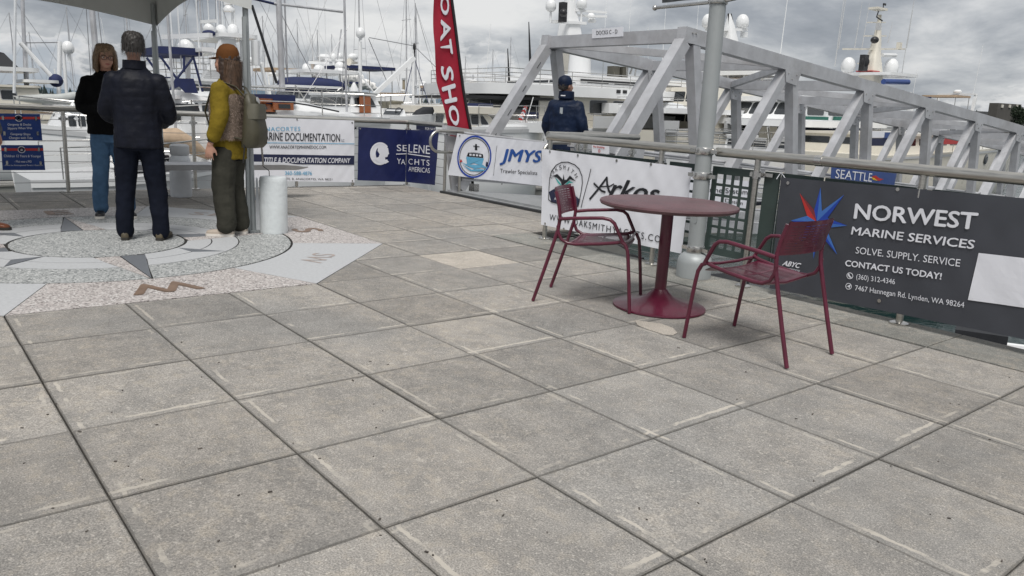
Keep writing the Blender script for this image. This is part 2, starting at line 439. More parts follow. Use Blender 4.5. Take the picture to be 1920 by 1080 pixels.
# ------------------------------------------------------------------ water, deck
mb = MB()
L = 9000
mb.add([(-L, -L, -2.2), (L, -L, -2.2), (L, L, -2.2), (-L, L, -2.2)], [(0, 1, 2, 3)])
wm = bpy.data.materials.new('harbour water'); wm.use_nodes = True
t = wm.node_tree; b = t.nodes['Principled BSDF']
b.inputs['Base Color'].default_value = (0.012, 0.030, 0.030, 1); b.inputs['Roughness'].default_value = 0.08
b.inputs['IOR'].default_value = 1.33
c = N(t, 'ShaderNodeTexCoord')
n = N(t, 'ShaderNodeTexNoise'); n.inputs['Scale'].default_value = 1.6; n.inputs['Detail'].default_value = 6; n.inputs['Distortion'].default_value = 0.6
t.links.new(c.outputs['Object'], n.inputs['Vector'])
bp = N(t, 'ShaderNodeBump'); bp.inputs['Strength'].default_value = 0.5; bp.inputs['Distance'].default_value = 0.12
t.links.new(n.outputs[0], bp.inputs['Height']); t.links.new(bp.outputs[0], b.inputs['Normal'])
single('water', mb, wm, kind='structure', smooth=0, tilt=True)

S = 0.635
GX, GY = -3.177, 2.386
OC = Vector((-7.305, 1.434)); OH, OD = 2.2225, 0.9525
def clip(poly, nx, ny, d):
    out = []
    for i in range(len(poly)):
        a, b_ = poly[i], poly[(i + 1) % len(poly)]
        da, db = a[0] * nx + a[1] * ny - d, b_[0] * nx + b_[1] * ny - d
        if da >= 0: out.append(a)
        if (da < 0) != (db < 0):
            k = da / (da - db); out.append((a[0] + (b_[0] - a[0]) * k, a[1] + (b_[1] - a[1]) * k))
    return out
def area(p): return abs(sum(p[i][0] * p[(i + 1) % len(p)][1] - p[(i + 1) % len(p)][0] * p[i][1] for i in range(len(p)))) / 2

mb = MB()
deck_poly = [(3.2, -6.5), (3.2, 5.49), (-6.12, 5.49), (-6.12, 6.76), (-11.15, 6.76), (-11.15, -6.5)]
mb.prism(deck_poly, -0.34, -0.022)
deck = single('pavement', mb, M_GROUT, kind='structure', smooth=0)
mb = MB()
for a, b_ in (((3.2, 5.5), (-6.1, 5.5)), ((-6.1, 5.5), (-6.1, 6.77)), ((-6.1, 6.77), (-11.16, 6.77)), ((-11.16, 6.77), (-11.16, -6.5))):
    pa, pb = Vector((*a, -0.24)), Vector((*b_, -0.24))
    mb.beam(pa, pb, 0.05, 0.40)
for x in (-10.6, -8.2, -6.6, -4, -1.5, 1.5):
    for y in (5.0, 1.5, -2.5): mb.lathe([(0.2, -5), (0.2, -0.3)], (x, y, 0), 16)
for x in (-10.6, -8.2): mb.lathe([(0.2, -5), (0.2, -0.3)], (x, 6.4, 0), 16)
single('pier_edge', mb, M_DECKC, kind='structure')

def bevel_poly(poly, th=0.06, bw=0.0035):
    """prism with a small worn arris; outward-safe for the convex polygons used here"""
    cxp = sum(p[0] for p in poly) / len(poly); cyp = sum(p[1] for p in poly) / len(poly)
    k = len(poly); top = []
    for i in range(k):
        x, y = poly[i]
        dx, dy = cxp - x, cyp - y; l = math.hypot(dx, dy) or 1
        top.append((x + dx / l * bw * 1.3, y + dy / l * bw * 1.3))
    m = MB()
    vs = [(x, y, -th) for x, y in poly] + [(x, y, -bw * 0.8) for x, y in poly] + [(x, y, 0) for x, y in top]
    fs = [tuple(range(2 * k, 3 * k))]
    for i in range(k):
        j = (i + 1) % k
        fs += [(i, j, k + j, k + i), (k + i, k + j, 2 * k + j, 2 * k + i)]
    return m.add(vs, fs)
J = 0.003
h2 = S / 2 - J
full = bevel_poly([(-h2, -h2), (h2, -h2), (h2, h2), (-h2, h2)]).mesh('slab', None, 0)
full.materials.append(M_SLAB)
pale = full.copy(); pale.materials.clear(); pale.materials.append(M_PALE)
def px_of(p):
    d = Vector(p) - CAM; z = d.dot(Fw)
    if z < 0.3: return None
    return (960 + FPX * d.dot(Rw) / z, 540 - FPX * d.dot(Uw) / z)
rs = random.Random(11)
rest = MB()
nslab = 0
def slab_at(cx_, cy_, me, name='slab'):
    global nslab
    o = bpy.data.objects.new(name, me); link(o, deck)
    o.location = (cx_ + rs.uniform(-.0012, .0012), cy_ + rs.uniform(-.0012, .0012), rs.uniform(-.003, 0.0))
    o.rotation_euler = (rs.uniform(-.0022, .0022), rs.uniform(-.0022, .0022), rs.uniform(-.0016, .0016)); nslab += 1
for i in range(-13, 10):
    for j in range(-14, 8):
        x0, y0 = GX + i * S, GY + j * S; x1, y1 = x0 + S, y0 + S
        cxx, cyy = x0 + S / 2, y0 + S / 2
        top = 4.961 if cxx > -6.2 else 6.75
        if y0 + 0.1 > top: continue
        poly = [(-h2, -h2), (h2, -h2), (h2, h2), (-h2, h2)]
        cut = False
        for (nx, ny, d) in ((1, 0, -11.14 - cxx + J), (-1, 0, -(3.18 - cxx)), (0, -1, -(top - cyy - J)), (0, 1, -6.48 - cyy)):
            q = clip(poly, nx, ny, d)
            if len(q) < 3: poly = []; break
            if abs(area(q) - area(poly)) > 1e-5: cut = True
            poly = q
        if not poly: continue
        if cxx > -6.2 and x0 < -6.2 + 0: pass
        dx, dy = cxx - OC.x, cyy - OC.y
        if abs(dx) < OH and abs(dy) < OH:
            sx, sy = (1 if dx > 0 else -1), (1 if dy > 0 else -1)
            dd = (OH + OD) / math.sqrt(2) + J
            nx, ny = sx / math.sqrt(2), sy / math.sqrt(2)
            q = clip(poly, nx, ny, dd - (dx * nx + dy * ny))
            if len(q) < 3 or area(q) < 0.002: continue
            if abs(area(q) - area(poly)) > 1e-5: cut = True
            poly = q
        vis = False
        for ddx in (-.32, 0, .32):
            for ddy in (-.32, 0, .32):
                p = px_of((cxx + ddx, cyy + ddy, 0))
                if p and -60 < p[0] < 1980 and 300 < p[1] < 1140: vis = True
        pale_here = (i == -3 + 1 - 2 and j == 2 - 0) if False else (abs(cxx - on(880, 485, 2, 0).x) < S / 2 and abs(cyy - on(880, 485, 2, 0).y) < S / 2)
        if not vis and not cut:
            m_ = bevel_poly([(px_ + cxx, py_ + cyy) for px_, py_ in poly]); rest.add(m_.v, m_.f); continue
        if not vis:
            m_ = bevel_poly([(px_ + cxx, py_ + cyy) for px_, py_ in poly]); rest.add(m_.v, m_.f); continue
        if cut:
            me = bevel_poly(poly).mesh('slab', None, 0); me.materials.append(M_SLAB); slab_at(cxx, cyy, me)
        else: slab_at(cxx, cyy, pale if pale_here else full)
# kerb band of the right edge, and the edge of the notch
bandme = bevel_poly([(-h2, -0.262), (h2, -0.262), (h2, 0.262), (-h2, 0.262)]).mesh('edge_slab', None, 0); bandme.materials.append(M_EDGE)
for i in range(-5, 10):
    cxx = GX + i * S + S / 2
    if cxx - S / 2 > -6.4: slab_at(cxx, 4.961 + 0.266, bandme, 'edge_slab')
o = bpy.data.objects.new('slab_field', rest.mesh('slab_field', None, 0)); o.data.materials.append(M_SLABF); link(o, deck); o['kind'] = 'stuff'

# ------------------------------------------------------------------ compass rose
cr = Thing('compass_rose', 'octagonal compass rose of pink, grey and pale granite set into the plaza', 'compass rose', (OC.x, OC.y, 0), kind=None)
def pol(r, a): return (OC.x + r * math.cos(R(a)), OC.y + r * math.sin(R(a)))
def arc(r, a0, a1, n=12): return [pol(r, a0 + (a1 - a0) * i / n) for i in range(n + 1)]
def inset(poly, g=0.003):
    k = len(poly); out = []
    A = sum(poly[i][0] * poly[(i + 1) % k][1] - poly[(i + 1) % k][0] * poly[i][1] for i in range(k))
    sg = 1 if A > 0 else -1
    for i in range(k):
        a, p, b_ = Vector(poly[i - 1]), Vector(poly[i]), Vector(poly[(i + 1) % k])
        e1, e2 = (p - a), (b_ - p)
        if e1.length < 1e-6 or e2.length < 1e-6: out.append(tuple(p)); continue
        e1.normalize(); e2.normalize()
        n1, n2 = Vector((-e1.y, e1.x)) * sg, Vector((-e2.y, e2.x)) * sg
        m_ = n1 + n2
        m_ = m_ / max(0.3, m_.length_squared) * 2
        out.append((p.x + m_.x * g, p.y + m_.y * g))
    return out
def piece(poly, m, name='granite_piece', z=0.0):
    q = inset(poly); mm = MB().prism(q, -0.02 + (0.012 if z else 0), -0.001 + z); return cr.part(name, mm, m, smooth=0)
base = [(OC.x + x, OC.y + y) for x, y in ((OH, -OD), (OH, OD), (OD, OH), (-OD, OH), (-OH, OD), (-OH, -OD), (-OD, -OH), (OD, -OH))]
cr.part('bedding', MB().prism(inset(base, 0.003), -0.021, -0.006), M_GROUT, smooth=0)
ax_, ay_ = 0.675, 0.19
def kpt(q, side, x, y): # local kite point rotated to quadrant q
    a = R(90 * q); y *= side
    return (OC.x + x * math.cos(a) - y * math.sin(a), OC.y + x * math.sin(a) + y * math.cos(a))
y113 = ay_ * (1.58 - 1.126) / (1.58 - ax_); y90 = ay_ * (1.58 - 0.895) / (1.58 - ax_)
for q in range(4):
    a0 = 90 * q
    o1, o2 = kpt(q, -1, OH, OD), kpt(q, 1, OH, OD)
    piece([o1, o2] + arc(1.595, a0 + 23, a0 - 23, 14), M_PINK)
    o3 = kpt(q + 1, -1, OH, OD)
    piece([o2, o3] + arc(1.595, a0 + 67, a0 + 23, 14), M_LGRAN, 'granite_panel')
    # outer speckled ring
    piece(arc(1.58, a0 + .4, a0 + 89.6, 24) + [kpt(q + 1, -1, 1.126, y113)] + arc(1.13, a0 + 85, a0 + 5, 20) + [kpt(q, 1, 1.126, y113)], M_GREEN)
    # pale ring, two courses, split on the diagonal
    piece(arc(1.125, a0 + 5, a0 + 45, 10) + arc(0.90, a0 + 45, a0 + 9.5, 10), M_LGRAN)
    piece(arc(1.125, a0 + 45, a0 + 85, 10) + arc(0.90, a0 + 80.5, a0 + 45, 10), M_LGRAN)
    piece(arc(0.895, a0 + 9.5, a0 + 45, 10) + arc(0.69, a0 + 45, a0 + 15.5, 8), M_LGRAN)
    piece(arc(0.895, a0 + 45, a0 + 80.5, 10) + arc(0.69, a0 + 74.5, a0 + 45, 8), M_LGRAN)
    piece([pol(0.70, a0 + 45), pol(0.90, a0 + 37), pol(1.12, a0 + 45), pol(0.93, a0 + 45)], M_SLATE, 'slate_point', 0.0025)
    # cardinal points: one half slate, one half pink
    piece([kpt(q, 1, ax_ + .01, 0.003), kpt(q, 1, 1.575, 0.003), kpt(q, 1, ax_ + .01, ay_)], M_SLATE, 'slate_point')
    piece([kpt(q, -1, ax_ + .01, 0.003), kpt(q, -1, 1.575, 0.003), kpt(q, -1, ax_ + .01, ay_)], M_PINK)
piece(arc(0.672, 0, 360, 60)[:-1], M_GREEN, 'granite_disc')

# ------------------------------------------------------------------ print on surfaces
_tc = {}
class LV(list):
    def __init__(s, pts, lay): list.__init__(s, pts); s.lay = lay
def text_geo(s, bold=0.0, shear=0.0, space=1.0):
    key = (s, bold, shear, space)
    if key in _tc: return _tc[key]
    cu = bpy.data.curves.new('txt', 'FONT'); cu.body = s; cu.shear = shear; cu.space_character = space; cu.resolution_u = 3
    ob = bpy.data.objects.new('txt', cu); COL.objects.link(ob)
    bpy.context.view_layer.update()
    me = bpy.data.meshes.new_from_object(ob.evaluated_get(bpy.context.evaluated_depsgraph_get()))
    bpy.data.objects.remove(ob); bpy.data.curves.remove(cu)
    bm = bmesh.new(); bm.from_mesh(me); bmesh.ops.triangulate(bm, faces=bm.faces)
    vs = [v.co.copy() for v in bm.verts]; fs = [tuple(v.index for v in f.verts) for f in bm.faces]; bm.free(); bpy.data.meshes.remove(me)
    lay = [0.0] * len(vs)
    if bold > 0.005:
        n0, v0, f0 = len(vs), list(vs), list(fs); k = max(1, min(3, round(bold / 0.012)))
        for i, (dx, dy) in enumerate([(1, .0), (-1, .0), (0, 1), (0, -1)][:2 + 2 * (k > 1)]):
            o = len(vs); vs = vs + [v + Vector((dx * bold * .9, dy * bold * .7, 0)) for v in v0]; fs = fs + [tuple(j + o for j in f) for f in f0]; lay += [0.00045 * (i + 1)] * n0
    x0, x1 = min(v.x for v in vs), max(v.x for v in vs); y0, y1 = min(v.y for v in vs), max(v.y for v in vs)
    r = (LV([((v.x - x0) / (x1 - x0), (v.y - y0) / (y1 - y0)) for v in vs], lay), fs, (x1 - x0) / (y1 - y0))
    _tc[key] = r; return r

class Sheet:
    """a hung cloth or board: four plane corners (TL,TR,BL,BR), an outward normal and gentle waves"""
    def __init__(s, thing, TL, TR, BL, BR, normal, amp=0.006, seed=0, fn=None):
        s.t = thing; s.c = [Vector(q) for q in (TL, TR, BL, BR)]; s.n = Vector(normal).normalized(); s.amp = amp; s.seed = seed; s.fn = fn
        s.ax = max(range(3), key=lambda k: abs(s.n[k]))
    def wave(s, p):
        if not s.amp: return 0.0
        q = p.x + p.y; h = 1.6 * noise.noise(Vector((p.x * 2.2, p.y * 2.2, p.z * 1.1 + s.seed))) + 0.7 * noise.noise(Vector((q * 6 + p.z * 4, s.seed, p.z * 1.5))) + 0.45 * noise.noise(Vector((q * 11 - p.z * 9, s.seed + 4, 0)))
        return h * s.amp + (s.fn(p) if s.fn else 0.0)
    def put(s, p, lift=0.0):
        return p + s.n * (s.wave(p) + lift)
    def bil(s, a, b_, c=None):
        TL, TR, BL, BR = c or s.c
        return (TL * (1 - a) + TR * a) * b_ + (BL * (1 - a) + BR * a) * (1 - b_)
    def cloth(s, m, nx=48, nz=16, name='banner_cloth', th=0.0015):
        mb = MB()
        for side in (0, 1):
            o = len(mb.v)
            for j in range(nz + 1):
                for i in range(nx + 1): mb.v.append(s.put(s.bil(i / nx, j / nz), -th * side))
            for j in range(nz):
                for i in range(nx):
                    a = o + j * (nx + 1) + i; q = (a, a + 1, a + nx + 2, a + nx + 1); mb.f.append(q if not side else q[::-1])
        return s.t.part(name, mb, m, smooth=60)
    def pt(s, u, v):
        d = ray(u, v); k = (s.c[0] - CAM).dot(s.n) / d.dot(s.n); return CAM + d * k
    def shape(s, polys, m, name, lift=0.006, sub=True, label=None):
        """polys: lists of photo-plane points already converted to 3-D plane points"""
        mb = MB()
        for q in polys:
            L_ = (q[1] - q[0]).length
            if len(q) == 4 and L_ > .12:
                nx = max(2, int(L_ / .03)); ny = max(1, int((q[3] - q[0]).length / .04)); o = len(mb.v)
                for j in range(ny + 1):
                    for i in range(nx + 1): mb.v.append(s.put(q[0].lerp(q[1], i / nx).lerp(q[3].lerp(q[2], i / nx), j / ny), lift))
                for j in range(ny):
                    for i in range(nx): a = o + j * (nx + 1) + i; mb.f.append((a, a + 1, a + nx + 2, a + nx + 1))
            else: mb.add([s.put(p, lift) for p in q], [tuple(range(len(q)))])
        return s.t.part(name, mb, m, smooth=0, label=label)
    def px(s, polys, m, name='print', lift=0.006): return s.shape([[s.pt(*p) for p in q] for q in polys], m, name, lift)
    def text(s, txt, lt, lb, r, m, bold=0.0, shear=0.0, space=1.0, name='lettering', lift=0.006):
        """lt, lb: top-left and bottom-left of the word, r: its right end (middle height)"""
        P0, P1 = s.pt(*lb), s.pt(*lt); up = P1 - P0
        PR = s.pt(*r); mid = (P0 + P1) / 2; right = PR - mid
        vs, fs, asp = text_geo(txt, bold, shear, space)
        mb = MB().add([s.put(P0 + right * a + up * b_, lift + l_) for (a, b_), l_ in zip(vs, vs.lay)], fs)
        return s.t.part(name, mb, m, smooth=0)
    def text3(s, txt, P0, right, up, m, bold=0.0, shear=0.0, space=1.0, name='lettering', lift=0.006):
        vs, fs, asp = text_geo(txt, bold, shear, space)
        P0, right, up = Vector(P0), Vector(right), Vector(up)
        return s.t.part(name, MB().add([s.put(P0 + right * a + up * b_, lift + l_) for (a, b_), l_ in zip(vs, vs.lay)], fs), m, smooth=0)
    def disc(s, c, r, m, r0=0.0, name='print', n=32, lift=0.006, a0=0, a1=360, flat=1.0):
        """disc or ring of plane radius r about plane point c"""
        rt = Vector((0, 0, 1)).cross(s.n).normalized(); c = Vector(c); pts = []
        mb = MB(); o = 0
        for i in range(n + 1):
            t_ = R(a0 + (a1 - a0) * i / n); e = rt * math.cos(t_) + Vector((0, 0, 1)) * math.sin(t_) * flat
            mb.v += [s.put(c + e * r, lift), s.put(c + e * r0, lift)]
        for i in range(n): mb.f.append((2 * i, 2 * i + 2, 2 * i + 3, 2 * i + 1) if r0 else (2 * i, 2 * i + 2, 2 * i + 1))
        return s.t.part(name, mb, m, smooth=0)
    def grommets(s, pts, m=None):
        for p in pts:
            c = s.put(s.pt(*p) if len(p) == 2 else Vector(p), 0.003)
            q = s.n.to_track_quat('Z', 'Y').to_matrix()
            s.t.part('grommet', MB().lathe([(0.007, 0), (0.013, 0), (0.013, 0.003), (0.007, 0.003)], c, 12, q), m or M_STEELD)
# bronze letters of the compass, each read from the rose's middle
cs = Sheet(cr, (0, 0, 0), (1, 0, 0), (0, 1, 0), (1, 1, 0), (0, 0, 1), 0)
M_FAINT = mat('faded bronze', (0.36, 0.30, 0.27), 0.6)
def rose_letter(ch, a, rad, w, h, bold=0.03, m_=None):
    o_ = Vector((math.cos(R(a)), math.sin(R(a)), 0)); rt = Vector((o_.y, -o_.x, 0))
    c0 = Vector((OC.x, OC.y, 0)) + o_ * (rad - h / 2) - rt * w / 2
    cs.text3(ch, c0, rt * w, o_ * h, m_ or M_BRONZE, bold, name='letter', lift=0.0012)
for ch, a in (('W', 0), ('S', 90), ('E', 180), ('N', 270)): rose_letter(ch, a, 1.90, 0.46 if ch == 'W' else 0.24, 0.30)
for ch, a in (('SW', 45), ('SE', 135), ('NE', 225), ('NW', 315)): rose_letter(ch, a, 1.93, 0.40, 0.20, 0.0, M_FAINT)

# ------------------------------------------------------------------ railings
def post(th, x, y, h=1.03, r=0.024, nrm=(0, -1)):
    p = MB().tube([(x, y, 0.012), (x, y, h)], r, 12)
    o = th.part('post', p, M_STEEL)
    th.part('base_plate', MB().lathe([(0.062, 0.0), (0.062, 0.01), (0.05, 0.016), (0.027, 0.02)], (x, y, 0), 20), M_STEELD, parent=o)
    th.part('clamp', MB().box((x, y, 0.90), (0.10, 0.035, 0.03), math.atan2(nrm[0], -nrm[1])).lathe([(0.032, .87), (0.032, .93)], (x, y, 0), 12), M_STEELD, parent=o)
    return o
HR = 1.05
fr = Thing('front_railing', 'stainless steel railing with green lattice panels along the right edge of the plaza', 'railing', (-3, 5.36, 0))
posts_x = (-5.97, -4.5, -3.53, -2.27, -0.9, 0.5, 1.9, 3.1)
for x in posts_x: post(fr, x, 5.36)
fr.part('top_rail', MB().tube([(-6.02, 5.36, 1.03), (-5.99, 5.36, HR), (-5.9, 5.36, HR), (-4.08, 5.36, HR)], [0.02, 0.034, 0.038, 0.038], 14), M_STEEL)
fr.part('top_rail', MB().tube([(-3.92, 5.36, HR), (-3.02, 5.36, HR)], 0.038, 14), M_STEEL)
fr.part('top_rail', MB().tube([(-3.015, 5.36, HR), (3.15, 5.36, HR)], 0.038, 14), M_STEEL)
fr.part('rail_sleeve', MB().tube([(-3.045, 5.36, HR), (-2.99, 5.36, HR)], 0.0405, 14), M_STEELD)
for z in (0.10,):
    fr.part('cable', MB().tube([(-5.97, 5.36, z), (3.1, 5.36, z)], 0.003, 6), M_WIRE)
# return leg of the railing towards the gangway
rr = Thing('return_railing', 'short stainless railing running from the corner to the right side of the gangway', 'railing', (-6.05, 6.1, 0))
rr.part('top_rail', MB().tube([(-6.06, 5.40, HR + .02), (-6.06, 6.78, HR + .02)], 0.034, 14), M_STEEL)
for y in (5.95, 6.7): post(rr, -6.06, y, 1.04, nrm=(1, 0))
rr.part('top_rail', MB().tube([(-6.06, 6.78, HR + .02), (-6.95, 6.80, HR + .02)], 0.030, 12), M_STEEL)
post(rr, -6.95, 6.70, 1.02)
for z in (0.15, 0.32, 0.49, 0.66, 0.83): rr.part('cable', MB().tube([(-6.06, 5.45, z), (-6.06, 6.72, z), (-6.95, 6.72, z)], 0.0035, 6), M_WIRE)
# green panels: frame, lattice and diamond cut bays, all in front of the water side of the posts
def bar(x0, z0, x1, z1, w=0.03, y=5.415, th=0.012): return MB().beam((x0, y, z0), (x1, y, z1), th, w, up=(0, 0, 1) if abs(x1 - x0) > abs(z1 - z0) * .05 else (1, 0, 0))
def lattice(x0, x1, z0=0.20, z1=0.93, kind='grid'):
    fr.part('panel_frame', MB().beam((x0, 5.415, z1 - .03), (x1, 5.415, z1 - .03), 0.02, 0.06).beam((x0, 5.415, z0 + .03), (x1, 5.415, z0 + .03), 0.02, 0.06)
            .beam((x0 + .02, 5.415, z0 + .06), (x0 + .02, 5.415, z1 - .06), 0.019, 0.04, up=(1, 0, 0)).beam((x1 - .02, 5.415, z0 + .06), (x1 - .02, 5.415, z1 - .06), 0.019, 0.04, up=(1, 0, 0)), M_GPANEL, smooth=0)
    a0, a1, c0, c1 = x0 + .04, x1 - .04, z0 + .06, z1 - .06
    if kind == 'grid':
        n = max(2, round((a1 - a0) / 0.088)); k = 7
        for i in range(1, n):
            x = a0 + (a1 - a0) * i / n; fr.part('panel_bar', bar(x, c0, x, c1, 0.022), M_GPANEL, smooth=0)
        for i in range(1, k):
            z = c0 + (c1 - c0) * i / k; fr.part('panel_bar', bar(a0, z, a1, z, 0.022, th=0.010), M_GPANEL, smooth=0)
    else:
        fr.part('panel_web', bar(a0, c0, a1, c1, 0.07), M_GPANEL, smooth=0); fr.part('panel_web', bar(a0, c1, a1, c0, 0.07, th=0.010), M_GPANEL, smooth=0)
lattice(-5.93, -4.56); lattice(-4.44, -4.10); lattice(-3.98, -3.58)
fr.part('panel_post', MB().box((-3.42, 5.415, 0.565), (0.13, 0.02, 0.73)), M_GPANEL, smooth=0)
fr.part('panel_bracket', MB().box((-3.5, 5.39, 0.905), (0.20, 0.02, 0.028)), M_STEELD)
for a, b_ in ((-3.34, -3.0), (-2.98, -2.32), (-2.22, -1.6), (-1.58, -0.95), (-0.85, -.2), (-.18, .45), (.55, 1.2), (1.22, 1.85), (1.95, 3.05)): lattice(a, b_, kind='x')

br = Thing('back_railing', 'long stainless cable railing along the far edge of the plaza above the boats', 'railing', (-11.05, 2, 0))
ys = (6.79, 5.80, 4.87, 3.4, 1.85, 0.4, -1.2, -2.8, -4.4)
for y in ys: post(br, -11.05, y, 1.0, nrm=(1, 0))
br.part('top_rail', MB().tube([(-11.05, -4.9, 1.02), (-11.05, 6.70, 1.02), (-11.02, 6.78, 1.02), (-10.94, 6.80, 1.02), (-9.98, 6.80, 1.02)], 0.036, 12), M_STEEL)
post(br, -9.96, 6.80, 1.0)
for k in range(7):
    z = 0.12 + k * 0.128
    br.part('cable', MB().tube([(-11.05, -4.9, z), (-11.05, 6.79, z), (-9.96, 6.80, z)], 0.0036, 6), M_WIRE)

# looped handrail ends of the gangway
for lab, X, Y0 in (('left', -9.80, 6.85), ('right', -7.12, 6.72)):
    th = Thing('looped_handrail', 'steel handrail loop at the %s side of the gangway mouth' % lab, 'handrail', (X, Y0, 0))
    pts = [(X, Y0 + .35, 0.93), (X, Y0, 0.94)]
    for i in range(9):
        a = R(90 + 180 * i / 8); pts.append((X, Y0 - .28 + math.cos(a) * .16 - 0.0, 0.785 + math.sin(a) * 0.155))
    pts += [(X, Y0, 0.63), (X, Y0 + .30, 0.61)]
    th.part('rail_loop', MB().tube(pts, 0.022, 12), M_STEEL)
    th.part('post', MB().tube([(X, Y0 + .12, -0.02), (X, Y0 + .12, 0.93)], 0.022, 12), M_STEEL)

# ------------------------------------------------------------------ gangway
gw = Thing('gangway', 'aluminium truss gangway sloping down from the plaza to the docks', 'gangway', (-8.5, 7, 0))
SL = -0.0715
def zt(y): return 2.50 + SL * (y - 8.70)
def zb(y): return 0.0 + SL * (y - 7.0) - .06
YE = 32.0
for X in (-9.9, -7.1):
    sgn = -1 if X < -8.5 else 1
    gw.part('top_chord', MB().beam((X, 8.62, zt(8.62) - .09), (X, YE, zt(YE) - .09), 0.16, 0.20), M_ALU, smooth=0)
    gw.part('bottom_chord', MB().beam((X, 6.86, zb(6.86)), (X, YE, zb(YE)), 0.14, 0.18), M_ALU, smooth=0)
    nodes = [8.78 + 2.52 * i for i in range(10)]
    # raking end post
    gw.part('end_post', MB().beam((X, 8.66, zt(8.66) - .19), (X, 7.02, 0.06), 0.16, 0.17, up=(1, 0, 0)), M_ALU, smooth=0)
    for i, y in enumerate(nodes):
        o_ = gw.part('web_member', MB().beam((X, y + .10, zt(y) - .19), (X, y + .66, zb(y + .66) + .09), 0.15, 0.15, up=(1, 0, 0)), M_ALU, smooth=0)
        if i: gw.part('web_member', MB().beam((X, y - .09, zt(y) - .19), (X, y - 1.80, zb(y - 1.8) + .09), 0.15, 0.15, up=(1, 0, 0)), M_ALU, smooth=0)
    # end beam at rail height and its gusset
    gw.part('end_beam', MB().beam((X, 6.72, 0.96), (X, 8.02, 0.82), 0.12, 0.13), M_ALU, smooth=0)
    gw.part('gusset', MB().prism([(6.74, 0.88), (7.25, 0.83), (7.02, 0.02), (6.90, 0.02)], X - .03, X + .03, lambda a, b_, z: (z, a, b_)), M_ALU, smooth=0)
    # guard rails along the walkway
    for z in (0.22, 0.40, 0.58, 0.76, 0.92):
        gw.part('guard_rail', MB().tube([(X - sgn * .12, 7.0, z), (X - sgn * .12, YE, z + SL * (YE - 7.0))], 0.018 if z < .9 else 0.024, 8), M_ALU)
for i in range(0, 10):
    y = 8.74 + 2.52 * i
    gw.part('cross_beam', MB().beam((-9.82, y, zt(y) - .09), (-7.18, y, zt(y) - .09), 0.14, 0.17 if i else 0.18), M_ALU, smooth=0)
    if i < 9:
        a, b_ = (-9.82, -7.18) if i % 2 == 0 else (-7.18, -9.82)
        gw.part('top_brace', MB().beam((a, y + .1, zt(y + .1) - .10), (b_, y + 2.42, zt(y + 2.42) - .10), 0.09, 0.11), M_ALU, smooth=0)
gw.part('walkway', MB().beam((-8.5, 6.95, zb(6.95) + .075), (-8.5, YE, zb(YE) + .075), 2.62, 0.05), M_RAMP, smooth=0)
gw.part('threshold_plate', MB().box((-8.5, 6.98, 0.006), (2.9, 0.5, 0.012)), M_RAMP, smooth=0)
gw.part('threshold_strip', MB().box((-8.45, 6.745, 0.016), (3.0, 0.07, 0.03)), M_TRIM, smooth=0)
for y in (9.0, 10.3, 11.6):
    for X in (-9.9, -7.1): pass
for X in (-9.9, -7.1):
    for i in range(8):
        y = 8.78 + 2.52 * i
        for sx in (1,):
            g_ = gw.part('gusset_plate', MB().prism([(y - .22, zt(y) - .17), (y + .24, zt(y) - .19), (y + .14, zt(y) - .40), (y - .16, zt(y) - .36)], X + .0805 * sx, X + .088 * sx, lambda a, b_, z: (z, a, b_)), M_ALU, smooth=0) if i else None
            for dy, dz in (((-.12, -.23), (.12, -.24), (0, -.31)) if i else ((-.02, -.05), (.05, -.05))):
                gw.part('bolt', MB().lathe([(.014, 0), (.012, .012)], (X + .086, y + dy, zt(y) + dz), 8, Vector((1, 0, 0)).to_track_quat('Z', 'Y').to_matrix()), M_STEELD, parent=g_)
# bolt slots on the left end posts
for k in range(5):
    f = 0.12 + k * .17; y = 8.66 - 1.64 * f; z = zt(8.66) - .19 - (zt(8.66) - .25) * f
    gw.part('slot', MB().beam((-9.818, y + .03, z + .035), (-9.818, y - .04, z - .06), 0.006, 0.022, up=(1, 0, 0)), M_BLACKP, smooth=0)
th = Thing('dock_sign', 'small white sign reading docks C to D on the gangway top beam', 'sign', (-9.0, 8.65, 2.4))
y = 8.66
a, b_ = on(1110, 55, 1, y), on(1168, 50, 1, y)
a2, b2_ = on(1110, 72, 1, y), on(1168, 68, 1, y)
th.part('sign_board', MB().add([a, b_, b2_, a2, a + Vector((0, .008, 0)), b_ + Vector((0, .008, 0)), b2_ + Vector((0, .008, 0)), a2 + Vector((0, .008, 0))],
        [(0, 1, 2, 3), (7, 6, 5, 4), (0, 4, 5, 1), (1, 5, 6, 2), (2, 6, 7, 3), (3, 7, 4, 0)]), M_VINYL, smooth=0)
sh = Sheet(th, a, b_, a2, b2_, (0, -1, 0), 0)
sh.text('DOCKS C - D', (1118.5, 58), (1118.5, 65.5), (1158, 59), M_INKK, 0.0)

# ------------------------------------------------------------------ banners on the railings
def rope(th, p0, p1, name='cable_tie'): th.part(name, MB().tube([p0, ((Vector(p0) + Vector(p1)) / 2 + Vector((0, -.006, 0.0))), p1], 0.0025, 6), M_INKW)
